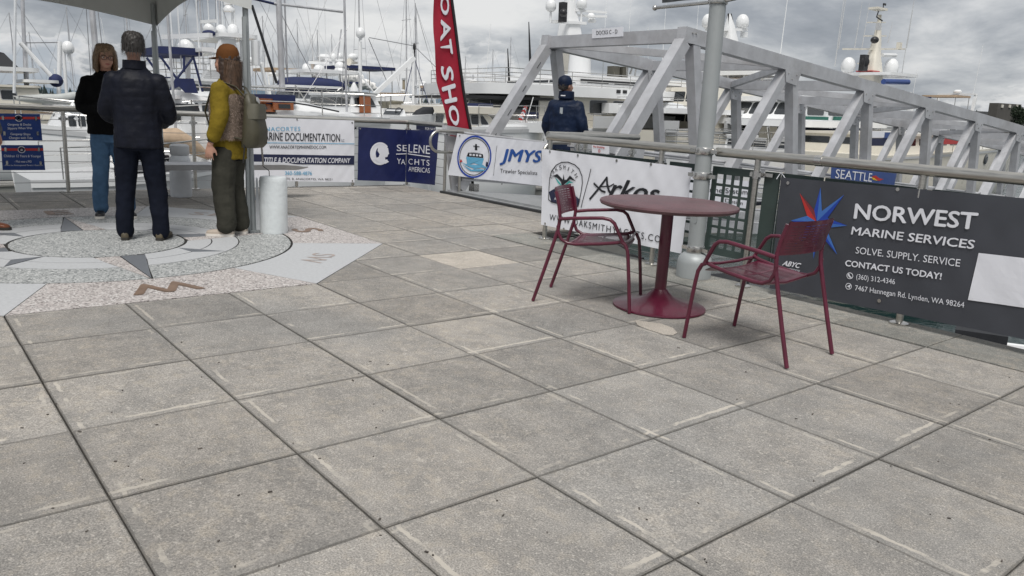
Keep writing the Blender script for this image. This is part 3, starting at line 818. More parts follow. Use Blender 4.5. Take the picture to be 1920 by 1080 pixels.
# Norwest banner
th = Thing('norwest_banner', 'charcoal banner with a red and blue star tied to the right railing', 'banner', (-2.2, 5.33, 0))
Yb = 5.325
s = Sheet(th, (-3.29, Yb, .905), (-0.95, Yb, .955), (-3.265, Yb, .045), (-0.93, Yb, .115), (0, -1, 0), 0.008, 3)
s.cloth(M_NVINYL, 70, 24)
s.text('NORWEST', (1605, 381), (1601, 410), (1834, 415), M_INKW, 0.028)
s.text('MARINE SERVICES', (1599, 424.5), (1596, 439.5), (1829, 458.5), M_INKW, 0.02)
s.text('SOLVE. SUPPLY. SERVICE', (1605.5, 462.5), (1604, 475), (1802, 493), M_INKW, -0.004)
s.text('CONTACT US TODAY!', (1586, 487), (1584.5, 498.5), (1767, 518), M_INKW, 0.03)
s.text('(360) 312-4346', (1606, 513.5), (1605.5, 526), (1677.5, 530), M_INKW, 0.0)
s.text('7467 Hannegan Rd. Lynden, WA 98264', (1604.5, 534.5), (1603.6, 547), (1809, 573), M_INKW, 0.0)
s.text('ABYC', (1469.5, 488), (1466.5, 497.5), (1501, 498.5), M_INKW, 0.04, 0.25)
s.text('ACCREDITED', (1476, 502), (1475, 505.5), (1499, 508.5), M_INKW, 0.0)
for c_ in ((1594, 517), (1591.7, 536.7)):
    s.disc(s.pt(*c_), 0.0235, M_INKW, 0.019, 'icon_ring')
s.px([[(1591, 513), (1593, 513), (1594, 516.5), (1597, 519.5), (1597, 521.5), (1593, 520), (1590.5, 516)]], M_INKW, 'phone_icon')
s.px([[(1587.5, 537), (1596, 533), (1593, 541.5), (1591.7, 537.7)]], M_INKW, 'arrow_icon')
ctr = s.pt(1530.5, 416)
tips = [(1538, 351), (1583.7, 365), (1588.7, 423), (1570, 477.5), (1524, 486), (1488, 463), (1482, 413.7), (1499.5, 362)]
tp = [s.pt(*q) for q in tips]
for k in range(8):
    c1 = ctr + ((tp[k] - ctr).normalized() + (tp[(k + 1) % 8] - ctr).normalized()).normalized() * 0.088
    c0 = ctr + ((tp[k] - ctr).normalized() + (tp[k - 1] - ctr).normalized()).normalized() * 0.088
    red = k == 7
    s.shape([[ctr, c0, tp[k]]], M_INKR if red else (M_INKMB if k % 2 else M_INKDB), 'star_facet', 0.004)
    s.shape([[ctr, tp[k], c1]], M_INKDR if red else (M_INKDB if k % 2 else M_INKMB), 'star_facet', 0.004)
s.px([[(1836, 474), (1924, 484), (1924, 577), (1816, 562)]], M_INKW, 'white_square')
s.grommets([(1683.5, 355), (1648.5, 564), (1478, 343)])
rope(th, s.pt(1479, 342), Vector(on(1464, 322, 1, 5.39)))
rope(th, s.pt(1456, 336), Vector(on(1466, 322, 1, 5.39)))
# Oaksmith banner
th = Thing('oaksmith_banner', 'white banner with an arched bird emblem on the railing behind the table', 'banner', (-5, 5.33, 0))
s = Sheet(th, (-6.05, Yb, .925), (-4.13, Yb, .90), (-5.99, Yb, .15), (-4.15, Yb, .165), (0, -1, 0), 0.011, 9)
s.cloth(M_VINYL, 70, 24)
def line_px(pts, w, m, name='line', closed=False):
    P = [s.pt(*q) for q in pts]; polys = []
    for i in range(len(P) - 1):
        d = (P[i + 1] - P[i]).normalized(); nn = d.cross(s.n) * w / 2; e = d * w * .3
        polys.append([P[i] - nn - e, P[i + 1] - nn + e, P[i + 1] + nn + e, P[i] + nn - e])
    s.shape(polys, m, name)
arch = [(1029, 374), (1029.5, 352), (1031, 335), (1035, 321), (1043, 310), (1054, 304.5), (1067, 304), (1079, 309), (1087, 317), (1092, 330), (1092.5, 343), (1090, 360), (1087, 377)]
line_px(arch, 0.010, M_INKK, 'emblem_outline')
line_px([(1029, 374), (1034, 378.5), (1052, 383), (1084, 387), (1087, 377)], 0.010, M_INKK, 'emblem_outline')
s.px([[(1029.5, 360), (1040, 354), (1052, 364), (1058, 372), (1052, 382), (1034, 378)], [(1060, 384), (1066, 372), (1078, 366), (1088, 374), (1085, 386)]], M_INKN, 'mountain')
s.px([[(1037, 330), (1046, 326), (1053, 333), (1056, 337), (1057.5, 326), (1059, 337), (1063, 337), (1070, 329), (1081, 340), (1070, 336), (1063, 342), (1059, 345), (1055, 352), (1053, 341), (1046, 333)]], M_INKK, 'bird')
s.px([[(1042, 333), (1048, 343), (1054, 349), (1053, 345), (1047, 337)], [(1060, 349), (1068, 343), (1077, 343), (1068, 339), (1061, 345)]], M_TEAL, 'bird_shadow')
la = [(1034.5, 325.0, 62), (1038.5, 316.5, 52), (1044.5, 311.0, 36), (1051.5, 308.0, 16), (1059.5, 308.0, -4), (1067.5, 310.5, -24), (1074.5, 315.5, -42), (1081, 323.5, -58)]
for ch, (u, v, a) in zip('OAKSMITH', la):
    c0 = s.pt(u, v + 6); rt = Vector((1, 0, 0)); aa = R(a); w_, h_ = (0.014 if ch == 'I' else 0.036), 0.042
    rv = Vector((math.cos(aa), 0, math.sin(aa))); uv = Vector((-math.sin(aa), 0, math.cos(aa)))
    if ch == 'I': w_ = 0.008
    s.text3(ch, c0 - rv * w_ / 2 - uv * h_ / 2 + uv * 0.0, rv * w_, uv * h_, M_INKK, 0.0, name='letter')
s.text('YACHTS', (1036, 369), (1036, 374), (1060, 376), M_INKW, 0.0, lift=0.006)
line_px([(1109, 317), (1090, 389)], 0.008, M_INKK, 'divider')
s.text('rkos', (1146, 334), (1142, 369), (1238, 363), M_INKK, 0.02, 0.35)
line_px([(1107, 373), (1113, 366), (1125, 352), (1139, 333)], 0.022, M_INKK, 'brush_stroke')
line_px([(1139, 333), (1140, 345), (1143, 357), (1147, 364)], 0.024, M_INKK, 'brush_stroke')
line_px([(1115, 344), (1121, 350), (1130, 358), (1136, 360)], 0.02, M_INKK, 'brush_stroke')
line_px([(1128, 350), (1145, 349), (1152, 345)], 0.012, M_INKK, 'brush_stroke')
s.text('WWW.OAKSMITHYACHTS.COM', (1031.5, 401), (1031, 412.5), (1252, 451.5), M_INKK, -0.004, 0, 1.25)
s.grommets([(1032, 284), (1085, 291), (1157, 301), (1222, 308), (1023, 419), (1058, 429)])
# marine systems sheet on the water side, seen through the lattice
th = Thing('marine_systems_banner', 'white banner seen through the green lattice behind the light pole', 'banner', (-6.97, 10, 0))
XM = -6.975
s = Sheet(th, on(1290, 331, 0, XM), on(1408, 340, 0, XM), on(1284, 392, 0, XM), on(1397, 397, 0, XM), (1, 0, 0), 0.008, 5)
s.cloth(M_VINYL, 40, 16)
s.text('Marine Systems', (1312, 349), (1312, 362), (1407, 362), M_INKK, 0.0)
s.text('Design', (1360, 372), (1360, 381), (1392, 382), M_INKK, -0.01)
s.grommets([(1405, 341), (1352, 392)])
# JMYS banner
th = Thing('trawler_banner', 'white banner with a round ship emblem on the left rail of the gangway mouth', 'banner', (-9.8, 7.8, 0))
XJ = -9.72
j = [on(857, 250, 0, XJ), on(1025, 268, 0, XJ), on(840, 328, 0, XJ), on(1019, 349, 0, XJ)]
s = Sheet(th, *j, (1, 0, 0), 0.011, 4)
s.cloth(M_VINYL, 70, 24)
s.text('JMYS', (944, 278.5), (935, 309.5), (1014, 297), M_INKB, 0.035)
s.text('Trawler Specialists', (937, 316), (937, 326), (1007, 325.5), M_INKK, 0.0)
line_px([(931, 273), (924.5, 329)], 0.006, M_INKK, 'divider')
cj = s.pt(889.5, 294)
s.disc(cj, 0.325, M_INKDB, 0.300, 'emblem_ring', 40); s.disc(cj, 0.285, M_INKK, 0.275, 'emblem_ring', 40)
s.px([[(874, 294), (907, 297), (903, 310), (889, 306), (876, 309)]], M_INKLB, 'ship_hull', 0.006)
s.px([[(878, 286), (905, 289), (906, 296), (875, 293)]], M_INKK, 'ship_cabin', 0.005)
s.px([[(880, 288), (884, 288.4), (884, 292), (880, 291.6)], [(886, 288.6), (890, 289), (890, 292.6), (886, 292.2)], [(892, 289.2), (896, 289.6), (896, 293), (892, 292.8)], [(898, 290), (902, 290.4), (902, 293.6), (898, 293.2)], [(884, 281), (900, 283), (901, 287), (882, 285)]], M_INKW, 'ship_windows', 0.0075)
s.px([[(891, 270), (894, 270), (895, 283), (890, 282)], [(887, 273), (899, 274.5), (899, 276), (887, 274.5)]], M_INKK, 'ship_mast', 0.006)
s.px([[(861, 302), (872, 307), (889, 309), (905, 309), (914, 316), (902, 314), (890, 317), (876, 311)], [(866, 308), (884, 318), (900, 317), (912, 319), (898, 322), (882, 321)]], M_INKLB, 'wave_swirl', 0.007)
s.px([[(864, 298), (867, 303), (861, 305)]], M_INKR, 'buoy', 0.008)
s.px([[(911, 303), (915, 305), (914, 312), (910, 311)]], M_INKN, 'buoy', 0.008)
s.grommets([(941, 345), (861, 254), (843, 330)])
# Selene banner, bent round the corner of the back railing
th = Thing('moon_banner', 'navy banner with a white moon profile bent round the corner of the back railing', 'banner', (-11, 6.5, 0))
XS = -10.97
s = Sheet(th, on(672, 238, 0, XS), (XS, 6.72, .90), on(670, 338, 0, XS), (XS, 6.72, .06), (1, 0, 0), 0.012, 6)
s.cloth(M_BVINYL, 34, 24)
cm = s.pt(712, 288); 
s.disc(cm, 0.178, M_INKW, 0.150, 'moon_rim', 40, a0=40, a1=325)
def crescent(c, r, off, r2, m, name):
    mb = MB(); n = 28
    for i in range(n + 1):
        a = R(62 + 236 * i / n); p = c + Vector((0, math.cos(a) * r, math.sin(a) * r))
        q = c + Vector((0, off + math.cos(a) * r2, math.sin(a) * r2 * 1.0)); mb.v += [s.put(p, 0.004), s.put(q, 0.004)]
    for i in range(n): mb.f.append((2 * i, 2 * i + 2, 2 * i + 3, 2 * i + 1))
    s.t.part(name, mb, m, smooth=0)
crescent(cm, 0.172, 0.045, 0.125, M_INKW, 'moon')
s.px([[(707, 283), (708, 276), (714, 273), (722, 273), (727, 278), (728, 285), (729, 288), (727, 290), (726, 294), (721, 295), (722, 299), (729, 303), (722, 307), (709, 304), (701, 298), (709, 294), (711, 289)]], M_INKW, 'profile', 0.007)
s.text('SE', (743.5, 271), (743.5, 283), (764, 278), M_INKW, 0.0, lift=.004)
s.text('YA', (743.5, 296.5), (743.5, 306.5), (760, 304), M_INKW, 0.0)
s.px([[(742, 288), (764, 287.5), (764, 289), (742, 289.8)]], M_INKW, 'underline')
s.grommets([(675, 241)])
YS = 6.72
s = Sheet(th, (XS, YS, .90), on(822, 244, 1, YS), (XS, YS, .06), on(815, 347, 1, YS), (0, -1, 0), 0.010, 6)
s.cloth(M_BVINYL, 34, 24)
s.text('LENE', (767, 270.5), (766.5, 285.5), (807, 281), M_INKW, 0.0)
s.text('CHTS', (766, 297.5), (766, 308), (806, 305.5), M_INKW, 0.0, 0, 1.3)
s.text('AMERICAS', (766, 312), (766, 321), (806.5, 320), M_INKW, 0.0)
s.px([[(765, 287.6), (807, 293.5), (807, 295.3), (765, 289.2)]], M_INKW, 'underline')
# documentation banner
th = Thing('documentation_banner', 'white banner with black lettering and a dark band on the back railing', 'banner', (-11, 5, 0))
s = Sheet(th, on(455, 219, 0, XS), on(664, 226, 0, XS), on(455, 338, 0, XS), on(665, 342, 0, XS), (1, 0, 0), 0.010, 2)
s.cloth(M_VINYL, 60, 24)
s.text('ANACORTES', (488, 238), (488, 246), (563, 241.5), M_INKLB, 0.0, 0, 1.15)
s.text('MARINE DOCUMENTATION', (486, 247.5), (486, 263), (637, 258.5), M_INKK, 0.012)
s.text('LLC', (639, 260), (639, 265), (645, 263.8), M_INKN, -0.01)
s.px([[(456, 266.5), (664, 269), (664, 270.2), (456, 267.8)]], M_INKLB, 'thin_rule')
s.text('WWW.ANACORTESMARINEDOC.COM', (505, 272.5), (505, 278.5), (611, 276), M_INKK, 0.01)
s.px([[(455, 288.5), (664.5, 292), (664.5, 309), (455, 306.5)]], M_INKN, 'dark_band')
s.text('TITLE & DOCUMENTATION COMPANY', (495, 295), (495, 305.3), (657, 301), M_INKW, 0.02, 0.2, lift=0.007)
s.text('360-588-4876', (534.5, 321), (534.5, 328), (585, 325), M_INKLB, 0.01)
s.text('STREET, STE. B, ANACORTES, WA 98221', (508, 333), (508, 337.5), (622.5, 336.5), M_INKK, 0.0)
s.grommets([(660, 230), (661, 339), (557, 224)])
# two blue safety signs
for k, (q, lab, lines) in enumerate((
    ([(-3, 213), (75, 214), (0, 264), (79.5, 263)], 'upper blue sign about slippery gangway and docks on the back railing',
     (('Gangway & Docks', (14, 231), (14, 236.5), (58, 234)), ('Slippery When Wet', (14, 238.5), (14, 244), (60, 240.5)), ('Gangway Slope', (19.5, 249), (19.5, 254.5), (57, 252)), ('Changes with Tide', (16.5, 256), (16.5, 261.5), (61, 259.2)))),
    ([(2, 272), (80.5, 272), (5, 319), (85, 319)], 'lower blue sign about children and life jackets on the back railing',
     (('Children 12 Years & Younger', (7, 290), (7, 296), (77, 293.3)), ('- Must wear a PFD', (27, 300.5), (27, 304.5), (59, 303)), ('- Must be Accompanied Parent / Guardian', (7.5, 308.5), (7.5, 312), (80, 310)))))):
    P = [on(a, b_, 0, XS) for a, b_ in q]
    th = Thing('safety_sign', lab, 'sign', (XS, 1.4, 0.3))
    s = Sheet(th, *P, (1, 0, 0), 0)
    s.cloth(M_INKDB if False else mat('blue sign board', (0.012, 0.045, 0.21), 0.4), 1, 1, 'sign_board', 0.006)
    y0 = q[0][1]
    s.px([[(q[0][0], y0 + 6), (q[1][0] + .3, y0 + 6), (q[1][0] + .5, y0 + 10.5), (q[0][0] + .3, y0 + 10.5)]], M_INKR, 'red_stripe')
    s.disc(s.pt((q[0][0] + q[1][0]) / 2 - 1, y0 + 8.5), 0.040, M_INKW, 0.0, 'seal', lift=.006); s.disc(s.pt((q[0][0] + q[1][0]) / 2 - 1, y0 + 8.5), 0.032, M_INKN, 0.014, 'seal', lift=.0075)
    for tx, a, b_, c_ in lines: s.text(tx, a, b_, c_, M_INKW, 0.01)
    for (u, v) in ((q[0][0] + 8, q[0][1] + 8), (q[1][0] - 8, q[1][1] + 8), (q[2][0] + 8, q[2][1] - 14), (q[3][0] - 9, q[3][1] - 13)):
        c_ = s.pt(u, v); s.t.part('clip', MB().box(c_ + Vector((.008, 0, 0)), (0.01, 0.022, 0.045)), M_STEELD)

# red feather flag
th = Thing('feather_flag', 'tall red feather flag reading boat show beside the gangway', 'flag', (-10.08, 7.3, 0.3))
XF = -10.08
edge_r = [(841, -40), (845, 0), (853, 60), (860, 118), (867, 170), (875, 215), (880, 240), (884, 285)]
edge_l = [(811, -40), (813, 0), (813.5, 60), (815, 110), (820, 155), (830, 198), (841, 238), (851, 285)]
def fl(u, v, k=0.0): return on(u, v, 0, XF) + Vector((k, 0, 0))
rows = []
for i in range(29):
    f = i / 28 * (len(edge_l) - 1); k = min(int(f), len(edge_l) - 2); g = f - k
    L_ = [edge_l[k][m_] * (1 - g) + edge_l[k + 1][m_] * g for m_ in (0, 1)]; R_ = [edge_r[k][m_] * (1 - g) + edge_r[k + 1][m_] * g for m_ in (0, 1)]
    rows.append((fl(*L_), fl(*R_)))
mb = MB()
for side in (0, 1):
    o0 = len(mb.v)
    for i, (a, b_) in enumerate(rows):
        for jx in range(9):
            g = jx / 8; p = a.lerp(b_, g); mb.v.append(p + Vector((0.018 * math.sin(i * .7 + g * 5) * (1 - g) - .0015 * side, 0, 0)))
    for i in range(28):
        for jx in range(8):
            q = o0 + i * 9 + jx; mb.f.append((q, q + 1, q + 10, q + 9))
th.part('flag_cloth', mb, M_RED, smooth=60)
mb = MB(); pr = [b_ + Vector((0.012, .012, 0)) for a, b_ in rows]
pr[-1:] = [pr[-1], Vector((XF + .012, pr[-1].y + .03, 0.02))]
th.part('flag_pole', MB().tube(pr, 0.024, 10), M_BLACKP)
th.part('pole_bracket', MB().box((XF + .05, pr[-1].y, 0.06), (0.14, 0.10, 0.12)), M_STEELD)
s = Sheet(th, (XF, 0, 1), (XF, 1, 1), (XF, 0, 0), (XF, 1, 0), (1, 0, 0), 0.0)
for ch, q in (('O', [(848.5, 0 - 8), (841, 29)]), ):
    pass
def flag_letter(ch, topl, topr, botl, botr):
    """rotated clockwise: the letter's top faces right; corners given on the photo plane"""
    vs, fs, asp = text_geo(ch, 0.035)
    TL, TR, BL, BR = (s.pt(*q) for q in (topl, topr, botl, botr))
    # letter x runs down the flag, letter y runs right
    mb = MB().add([(TL * (1 - b_) + TR * b_) * (1 - a) + (BL * (1 - b_) + BR * b_) * a + Vector((0.022 + l_, 0, 0)) for (a, b_), l_ in zip(vs, vs.lay)], fs)
    th.part('letter', mb, M_INKW, smooth=0)
flag_letter('B', (823, -72), (841, -72), (824, -44), (842, -43))
flag_letter('O', (823.5, -8), (840, -10), (825, 27), (841, 30))
flag_letter('A', (825, 36), (843, 44), (824, 78), (844, 63))
flag_letter('T', (824, 84), (844, 72), (824.5, 94), (848, 102))
flag_letter('S', (823, 124), (847, 124), (829, 150), (850, 153))
flag_letter('H', (826, 164), (852, 156), (833, 195), (856, 190))
flag_letter('O', (836, 199), (857, 196), (845, 234), (861, 237))

# ------------------------------------------------------------------ light pole
th = Thing('light_pole', 'grey light pole with a domed foot standing in the line of the right railing', 'light pole', (-4.0, 5.32, 0))
PX, PY = -3.985, 5.30
p0 = Vector((PX, PY, 0.0)); lean = Vector((-0.010, -0.012, 1.0))
def pp(z): return p0 + lean * z
th.part('shaft', MB().tube([pp(0.15), pp(1.5), pp(4.6), pp(5.4)], [0.068, 0.066, 0.058, 0.055], 20), M_GALV)
th.part('foot', MB().lathe([(0.145, 0.0), (0.145, 0.12), (0.135, 0.165), (0.10, 0.20), (0.07, 0.205)], (PX, PY, 0), 28), M_GALV)
th.part('hand_hole_cover', MB().prism(rrect(0.06, 0.13, 0.02, 3), -0.004, 0.004, lambda x, y, z: (PX + x + .0, PY - .0685 - z, 0.52 + y)), M_GALV)
for z in (HR, 0.85, 0.235):
    c_ = pp(z); th.part('clamp_band', MB().lathe([(0.074, -.028), (0.078, -.02), (0.074, 0), (0.078, .02), (0.074, .028)], c_, 20), M_STEELD)
    for q_ in (-.10, .10): th.part('clamp_ear', MB().box(c_ + Vector((q_, 0, 0)), (0.07, 0.03, 0.03)), M_STEELD)
c_ = pp(2.21)
th.part('banner_arm', MB().tube([c_ + Vector((-.05, 0, 0)), c_ + Vector((-.62, -.02, -.01))], 0.014, 8).ell(c_ + Vector((-.63, -.02, -.01)), .022), M_STEELD)
th.part('banner_arm', MB().tube([c_ + Vector((.05, 0, 0)), c_ + Vector((.46, .02, .05))], 0.014, 8), M_STEELD)
th.part('arm_collar', MB().lathe([(0.075, -.02), (0.08, 0), (0.075, .02)], c_, 16), M_STEELD)
mb = MB()
for side in (0, 1):
    o0 = len(mb.v)
    for i in range(9):
        for k in range(13):
            x = -.08 - .50 * i / 8; z = .03 + k * .1; mb.v.append(c_ + Vector((x, 0.012 * math.sin(i * 1.1 + k) + .002 * side, z)))
    for i in range(8):
        for k in range(12): q = o0 + i * 13 + k; mb.f.append((q, q + 13, q + 14, q + 1))
th.part('pole_banner', mb, mat('dark pole banner', (0.05, 0.055, 0.06), 0.6, var=0.5, vscale=14), smooth=60)

# ------------------------------------------------------------------ table and chairs
th = Thing('round_table', 'round wine red metal table with a pedestal foot between two chairs', 'table', (-3.40, 4.16, 0))
th.part('table_top', MB().lathe([(0.02, .700), (0.44, .700), (0.462, .708), (0.470, .722), (0.466, .734), (0.452, .739), (0.02, .740)], (-3.40, 4.17, 0), 56), M_WINETOP)
th.part('pedestal', MB().lathe([(0.041, .11), (0.0405, .70)], (-3.40, 4.17, 0), 24), M_WINE)
th.part('foot', MB().lathe([(0.315, 0.0), (0.322, .006), (0.320, .016), (0.29, .024), (0.22, .034), (0.15, .052), (0.095, .082), (0.06, .115), (0.046, .135), (0.03, .136)], (-3.40, 4.17, 0), 56), M_WINE)

def make_chair(label):
    th = Thing('metal_chair', label, 'chair', scene=False)
    r = 0.0125
    for sy in (-1, 1):
        w = 0.245
        th.part('rear_leg', MB().tube([(-.335, sy * .245, 0.004), (-.275, sy * .243, .21), (-.222, sy * .24, .40), (-.190, sy * .238, .52), (-.182, sy * .236, .60), (-.195, sy * .234, .68), (-.222, sy * .232, .775)], r, 10), M_WINE)
        th.part('front_leg', MB().tube([(.345, sy * .262, 0.004), (.325, sy * .262, .20), (.306, sy * .262, .36), (.296, sy * .261, .425), (.276, sy * .258, .465), (.245, sy * .256, .482)], r, 10), M_WINE)
        th.part('armrest', MB().tube([(-.184, sy * .250, .592), (-.10, sy * .262, .606), (.05, sy * .268, .622), (.115, sy * .268, .628), (.165, sy * .268, .622), (.195, sy * .267, .60), (.235, sy * .262, .525), (.258, sy * .258, .480)], r * .98, 10), M_WINE)
        th.part('seat_rail', MB().tube([(.255, sy * .246, .482), (.215, sy * .240, .468), (.10, sy * .238, .448), (-.06, sy * .238, .430), (-.12, sy * .238, .432), (-.165, sy * .24, .455), (-.188, sy * .242, .50), (-.192, sy * .240, .545)], r * .95, 10), M_WINE)
    th.part('front_rail', MB().tube([(.262, -.24, .474), (.270, -.1, .462), (.270, .1, .462), (.262, .24, .474)], r * .8, 8), M_WINE)
    th.part('rear_rail', MB().tube([(-.115, -.236, .430), (-.12, 0, .414), (-.115, .236, .430)], r * .8, 8), M_WINE)
    def seat_pt(x, y, z=0):  # dished seat, rolled front edge
        zz_ = 0.436 + (x + .12) * 0.085 - 0.020 * (1 - (y / .24) ** 2) - max(0, x - .215) * 0.6 + z
        return (x, y, zz_)
    mb = MB()   # margins
    def patch(x0, x1, y0, y1, nx, ny, t_=.004, fn=seat_pt):
        for sd_ in (0, 1):
            o0 = len(mb.v)
            for i in range(nx + 1):
                for k in range(ny + 1): mb.v.append(Vector(fn(x0 + (x1 - x0) * i / nx, y0 + (y1 - y0) * k / ny, -t_ * sd_)))
            for i in range(nx):
                for k in range(ny): q = o0 + i * (ny + 1) + k; mb.f.append((q, q + ny + 1, q + ny + 2, q + 1))
    patch(-.12, -.075, -.235, .235, 2, 12); patch(.20, .27, -.235, .235, 4, 12)
    patch(-.075, .20, -.235, -.19, 6, 2); patch(-.075, .20, .19, .235, 6, 2); patch(-.075, .20, -.012, .012, 6, 1)
    patch(.055, .07, -.19, .19, 1, 8)
    for seg in ((-.075, .055), (.07, .20)):
        n = 22
        for k in range(n):
            if k == n // 2: continue
            y = -.19 + .38 * (k + .5) / n
            patch(seg[0], seg[1], y - .0052, y + .0052, 3, 1)
    th.part('seat', mb, M_WINE, smooth=50)
    mb = MB()
    def bpt(z, y, t_=0):
        k = (z - .60) / .19
        return (-.185 - .045 * k - 0.035 * (1 - (y / .235) ** 2) + t_, y, z)
    def bfn(a, b_, t_): return bpt(a, b_, t_)
    patch(.60, .618, -.232, .232, 1, 14, .004, bfn); patch(.762, .79, -.232, .232, 1, 14, .004, bfn)
    patch(.618, .762, -.232, -.205, 3, 1, .004, bfn); patch(.618, .762, .205, .232, 3, 1, .004, bfn)
    for k in range(9):
        z = .620 + k * .0157; patch(z, z + .0136, -.206, .206, 1, 12, .004, bfn)
    for k in range(1, 8): y = -.206 + .412 * k / 8; patch(.618, .762, y - .004, y + .004, 2, 1, .0038, bfn)
    th.part('backrest', mb, M_WINE, smooth=50)
    return th.root
c1 = make_chair('wine red metal armchair right of the table, its back to the charcoal banner')
c1.location = (-2.465, 3.975, 0); c1.rotation_euler = (0, 0, R(181)); c1['group'] = 'wine red chairs at the round table'
c2 = copy_tree(c1)
c2['label'] = 'wine red metal armchair left of the table before the white emblem banner'
c2.location = (-3.80, 3.86, 0); c2.rotation_euler = (0, 0, R(33.5))
c2.scale = (1, 1, 1)

# ------------------------------------------------------------------ tent
th = Thing('canopy_tent', 'white event canopy on slim steel legs over the compass rose', 'tent', (-8.9, 1.3, 0))
x0, x1, y0, y1, ze = -10.42, -7.42, -0.25, 2.82, 2.07
cxm, cym = (x0 + x1) / 2, (y0 + y1) / 2
def lg(x, y, top): return [(x, y, 0), (x - .02, y - .008, top * .5), (x - .045, y - .02, top)]
legs = [(x1, y1), (x0, y1), (x1, y0), (x0, y0)]
for (x, y) in legs:
    o_ = th.part('leg', MB().tube(lg(x, y, 2.32), 0.026, 10).box((x + .02, y - .055, 1.0), (0.028, 0.028, 2.0)), M_GALV)
    th.part('leg_foot', MB().box((x, y, 0.008), (0.11, 0.11, 0.016)), M_GALV, parent=o_)
def valance(a, b_, n=20, sg_=.6):
    """scalloped wall of the canopy edge between two corners"""
    A, B = Vector(a), Vector(b_); rows_ = []
    for i in range(n + 1):
        f = i / n; p = A.lerp(B, f); sag = math.sin(math.pi * f) * sg_
        rows_.append((p + Vector((0, 0, ze - p.z + .30 * sag)), p + Vector((0, 0, ze - p.z + .44 + .02 * sag))))
    return rows_
cor = [Vector((x1 + .02, y1 + .02, 0)), Vector((x0 - .06, y1 + .02, 0)), Vector((x0 - .06, y0 - .02, 0)), Vector((x1 + .02, y0 - .02, 0))]
apex = Vector((cxm, cym, 3.55))
mb = MB()
for k in range(4):
    rw = valance(cor[k], cor[(k + 1) % 4], 20, .75 if k in (0, 2) else .5)
    for i in range(20):
        a, b_ = rw[i], rw[i + 1]; o0 = len(mb.v)
        m1, m2 = a[1].lerp(apex, .5) - Vector((0, 0, .16)), b_[1].lerp(apex, .5) - Vector((0, 0, .16))
        mb.v += [a[0], b_[0], b_[1], a[1], m1, m2, apex]
        mb.f += [(o0, o0 + 1, o0 + 2, o0 + 3), (o0 + 3, o0 + 2, o0 + 5, o0 + 4), (o0 + 4, o0 + 5, o0 + 6)]
th.part('canopy', mb, M_TENT, smooth=30)
for k in range(4):
    a, b_ = legs[(0, 1, 3, 2)[k]], legs[(1, 3, 2, 0)[k]]
    th.part('eave_bar', MB().beam((*a, 2.46), (*b_, 2.46), 0.025, 0.03), M_GALV, smooth=0)
th.part('truss_brace', MB().beam((x1, y1, 2.3), (x1, y1 - 1.1, 2.52), 0.02, 0.02).beam((x1, y1, 2.3), (x1 - .9, y1, 2.5), 0.02, 0.02), M_GALV, smooth=0)
th = Thing('strap', 'frayed grey strap hanging from the tent leg above the white weight', 'strap', (x1 + .07, y1 + .03, 0))
th.part('webbing', MB().beam((x1 + .06, y1 + .06, 1.02), (x1 + .08, y1 + .08, 0.64), 0.03, 0.006), mat('grey webbing', (0.25, 0.23, 0.21), .8, var=.3))
th.part('cord', MB().tube([(x1 + .08, y1 + .08, .64), (x1 + .12, y1 + .12, .60), (x1 + .10, y1 + .13, .55), (x1 + .08, y1 + .11, .53)], 0.004, 6), M_BLACKP)
th.part('white_bag', MB().loft([[(x1 - .03 + .05 * math.cos(R(t_)), y1 + .07 + .04 * math.sin(R(t_)), z) for t_ in range(0, 360, 45)] for z in (1.58, 1.60, 1.76, 1.80)]), M_WCANV)  # small white canvas bag hung on the tent leg, not a light fitting

# weights
th = Thing('tent_weight', 'white cylindrical concrete weight strapped beside the front tent leg', 'tent weight', (-7.22, 3.0, 0))
cyl = MB()
prof = [(0.128, 0.0), (0.131, 0.02), (0.131, .5), (0.127, .53), (0.118, .545), (0.02, .55)]
cyl.lathe(prof, (-7.29, 2.975, 0), 32)
th.part('drum', cyl, M_CONCW)
th.part('sleeve_flap', MB().add([(-7.385, 2.885, 0.0), (-7.40, 2.865, .52), (-7.41, 2.85, .53), (-7.415, 2.84, 0.0), (-7.395, 2.875, -0.0)], [(0, 1, 2, 3)]), M_WCANV)
th = Thing('tent_weight', 'grey plastic weight with a cap behind the man, at the rear tent leg', 'tent weight', (-10.3, 2.98, 0), group=None)
th.part('drum', MB().lathe([(0.125, 0), (0.13, .02), (0.128, .46), (0.11, .50), (0.10, .52)], (-10.3, 2.99, 0), 28), M_WCANV)
th.part('cap', MB().lathe([(0.10, .52), (0.115, .54), (0.115, .64), (0.09, .66), (0.02, .665)], (-10.3, 2.99, 0), 28), M_GREYH)

# low bench with a wing-shaped end
th = Thing('bench', 'long low grey metal bench with a tapered end before the back railing', 'bench', (-9.9, 3.3, 0))
def bsec(y, w, z1, hgt): return [(-9.9 - w, y, z1), (-9.9 - w * .8, y, z1 - hgt), (-9.9 + w * .8, y, z1 - hgt), (-9.9 + w, y, z1), (-9.9 + w * .7, y, z1 + .012), (-9.9 - w * .7, y, z1 + .012)]
th.part('seat', MB().loft([bsec(2.35, .19, .45, .07), bsec(4.1, .19, .45, .07), bsec(4.30, .17, .435, .06), bsec(4.42, .10, .415, .03), bsec(4.52, .03, .41, .012)]), M_ALU, smooth=30)
for y in (2.6, 3.72): th.part('leg', MB().box((-9.9, y, .185), (0.10, 0.05, 0.37)).box((-9.9, y, .01), (0.24, 0.09, .02)), mat('blue grey paint', (0.08, .12, .17), .5))

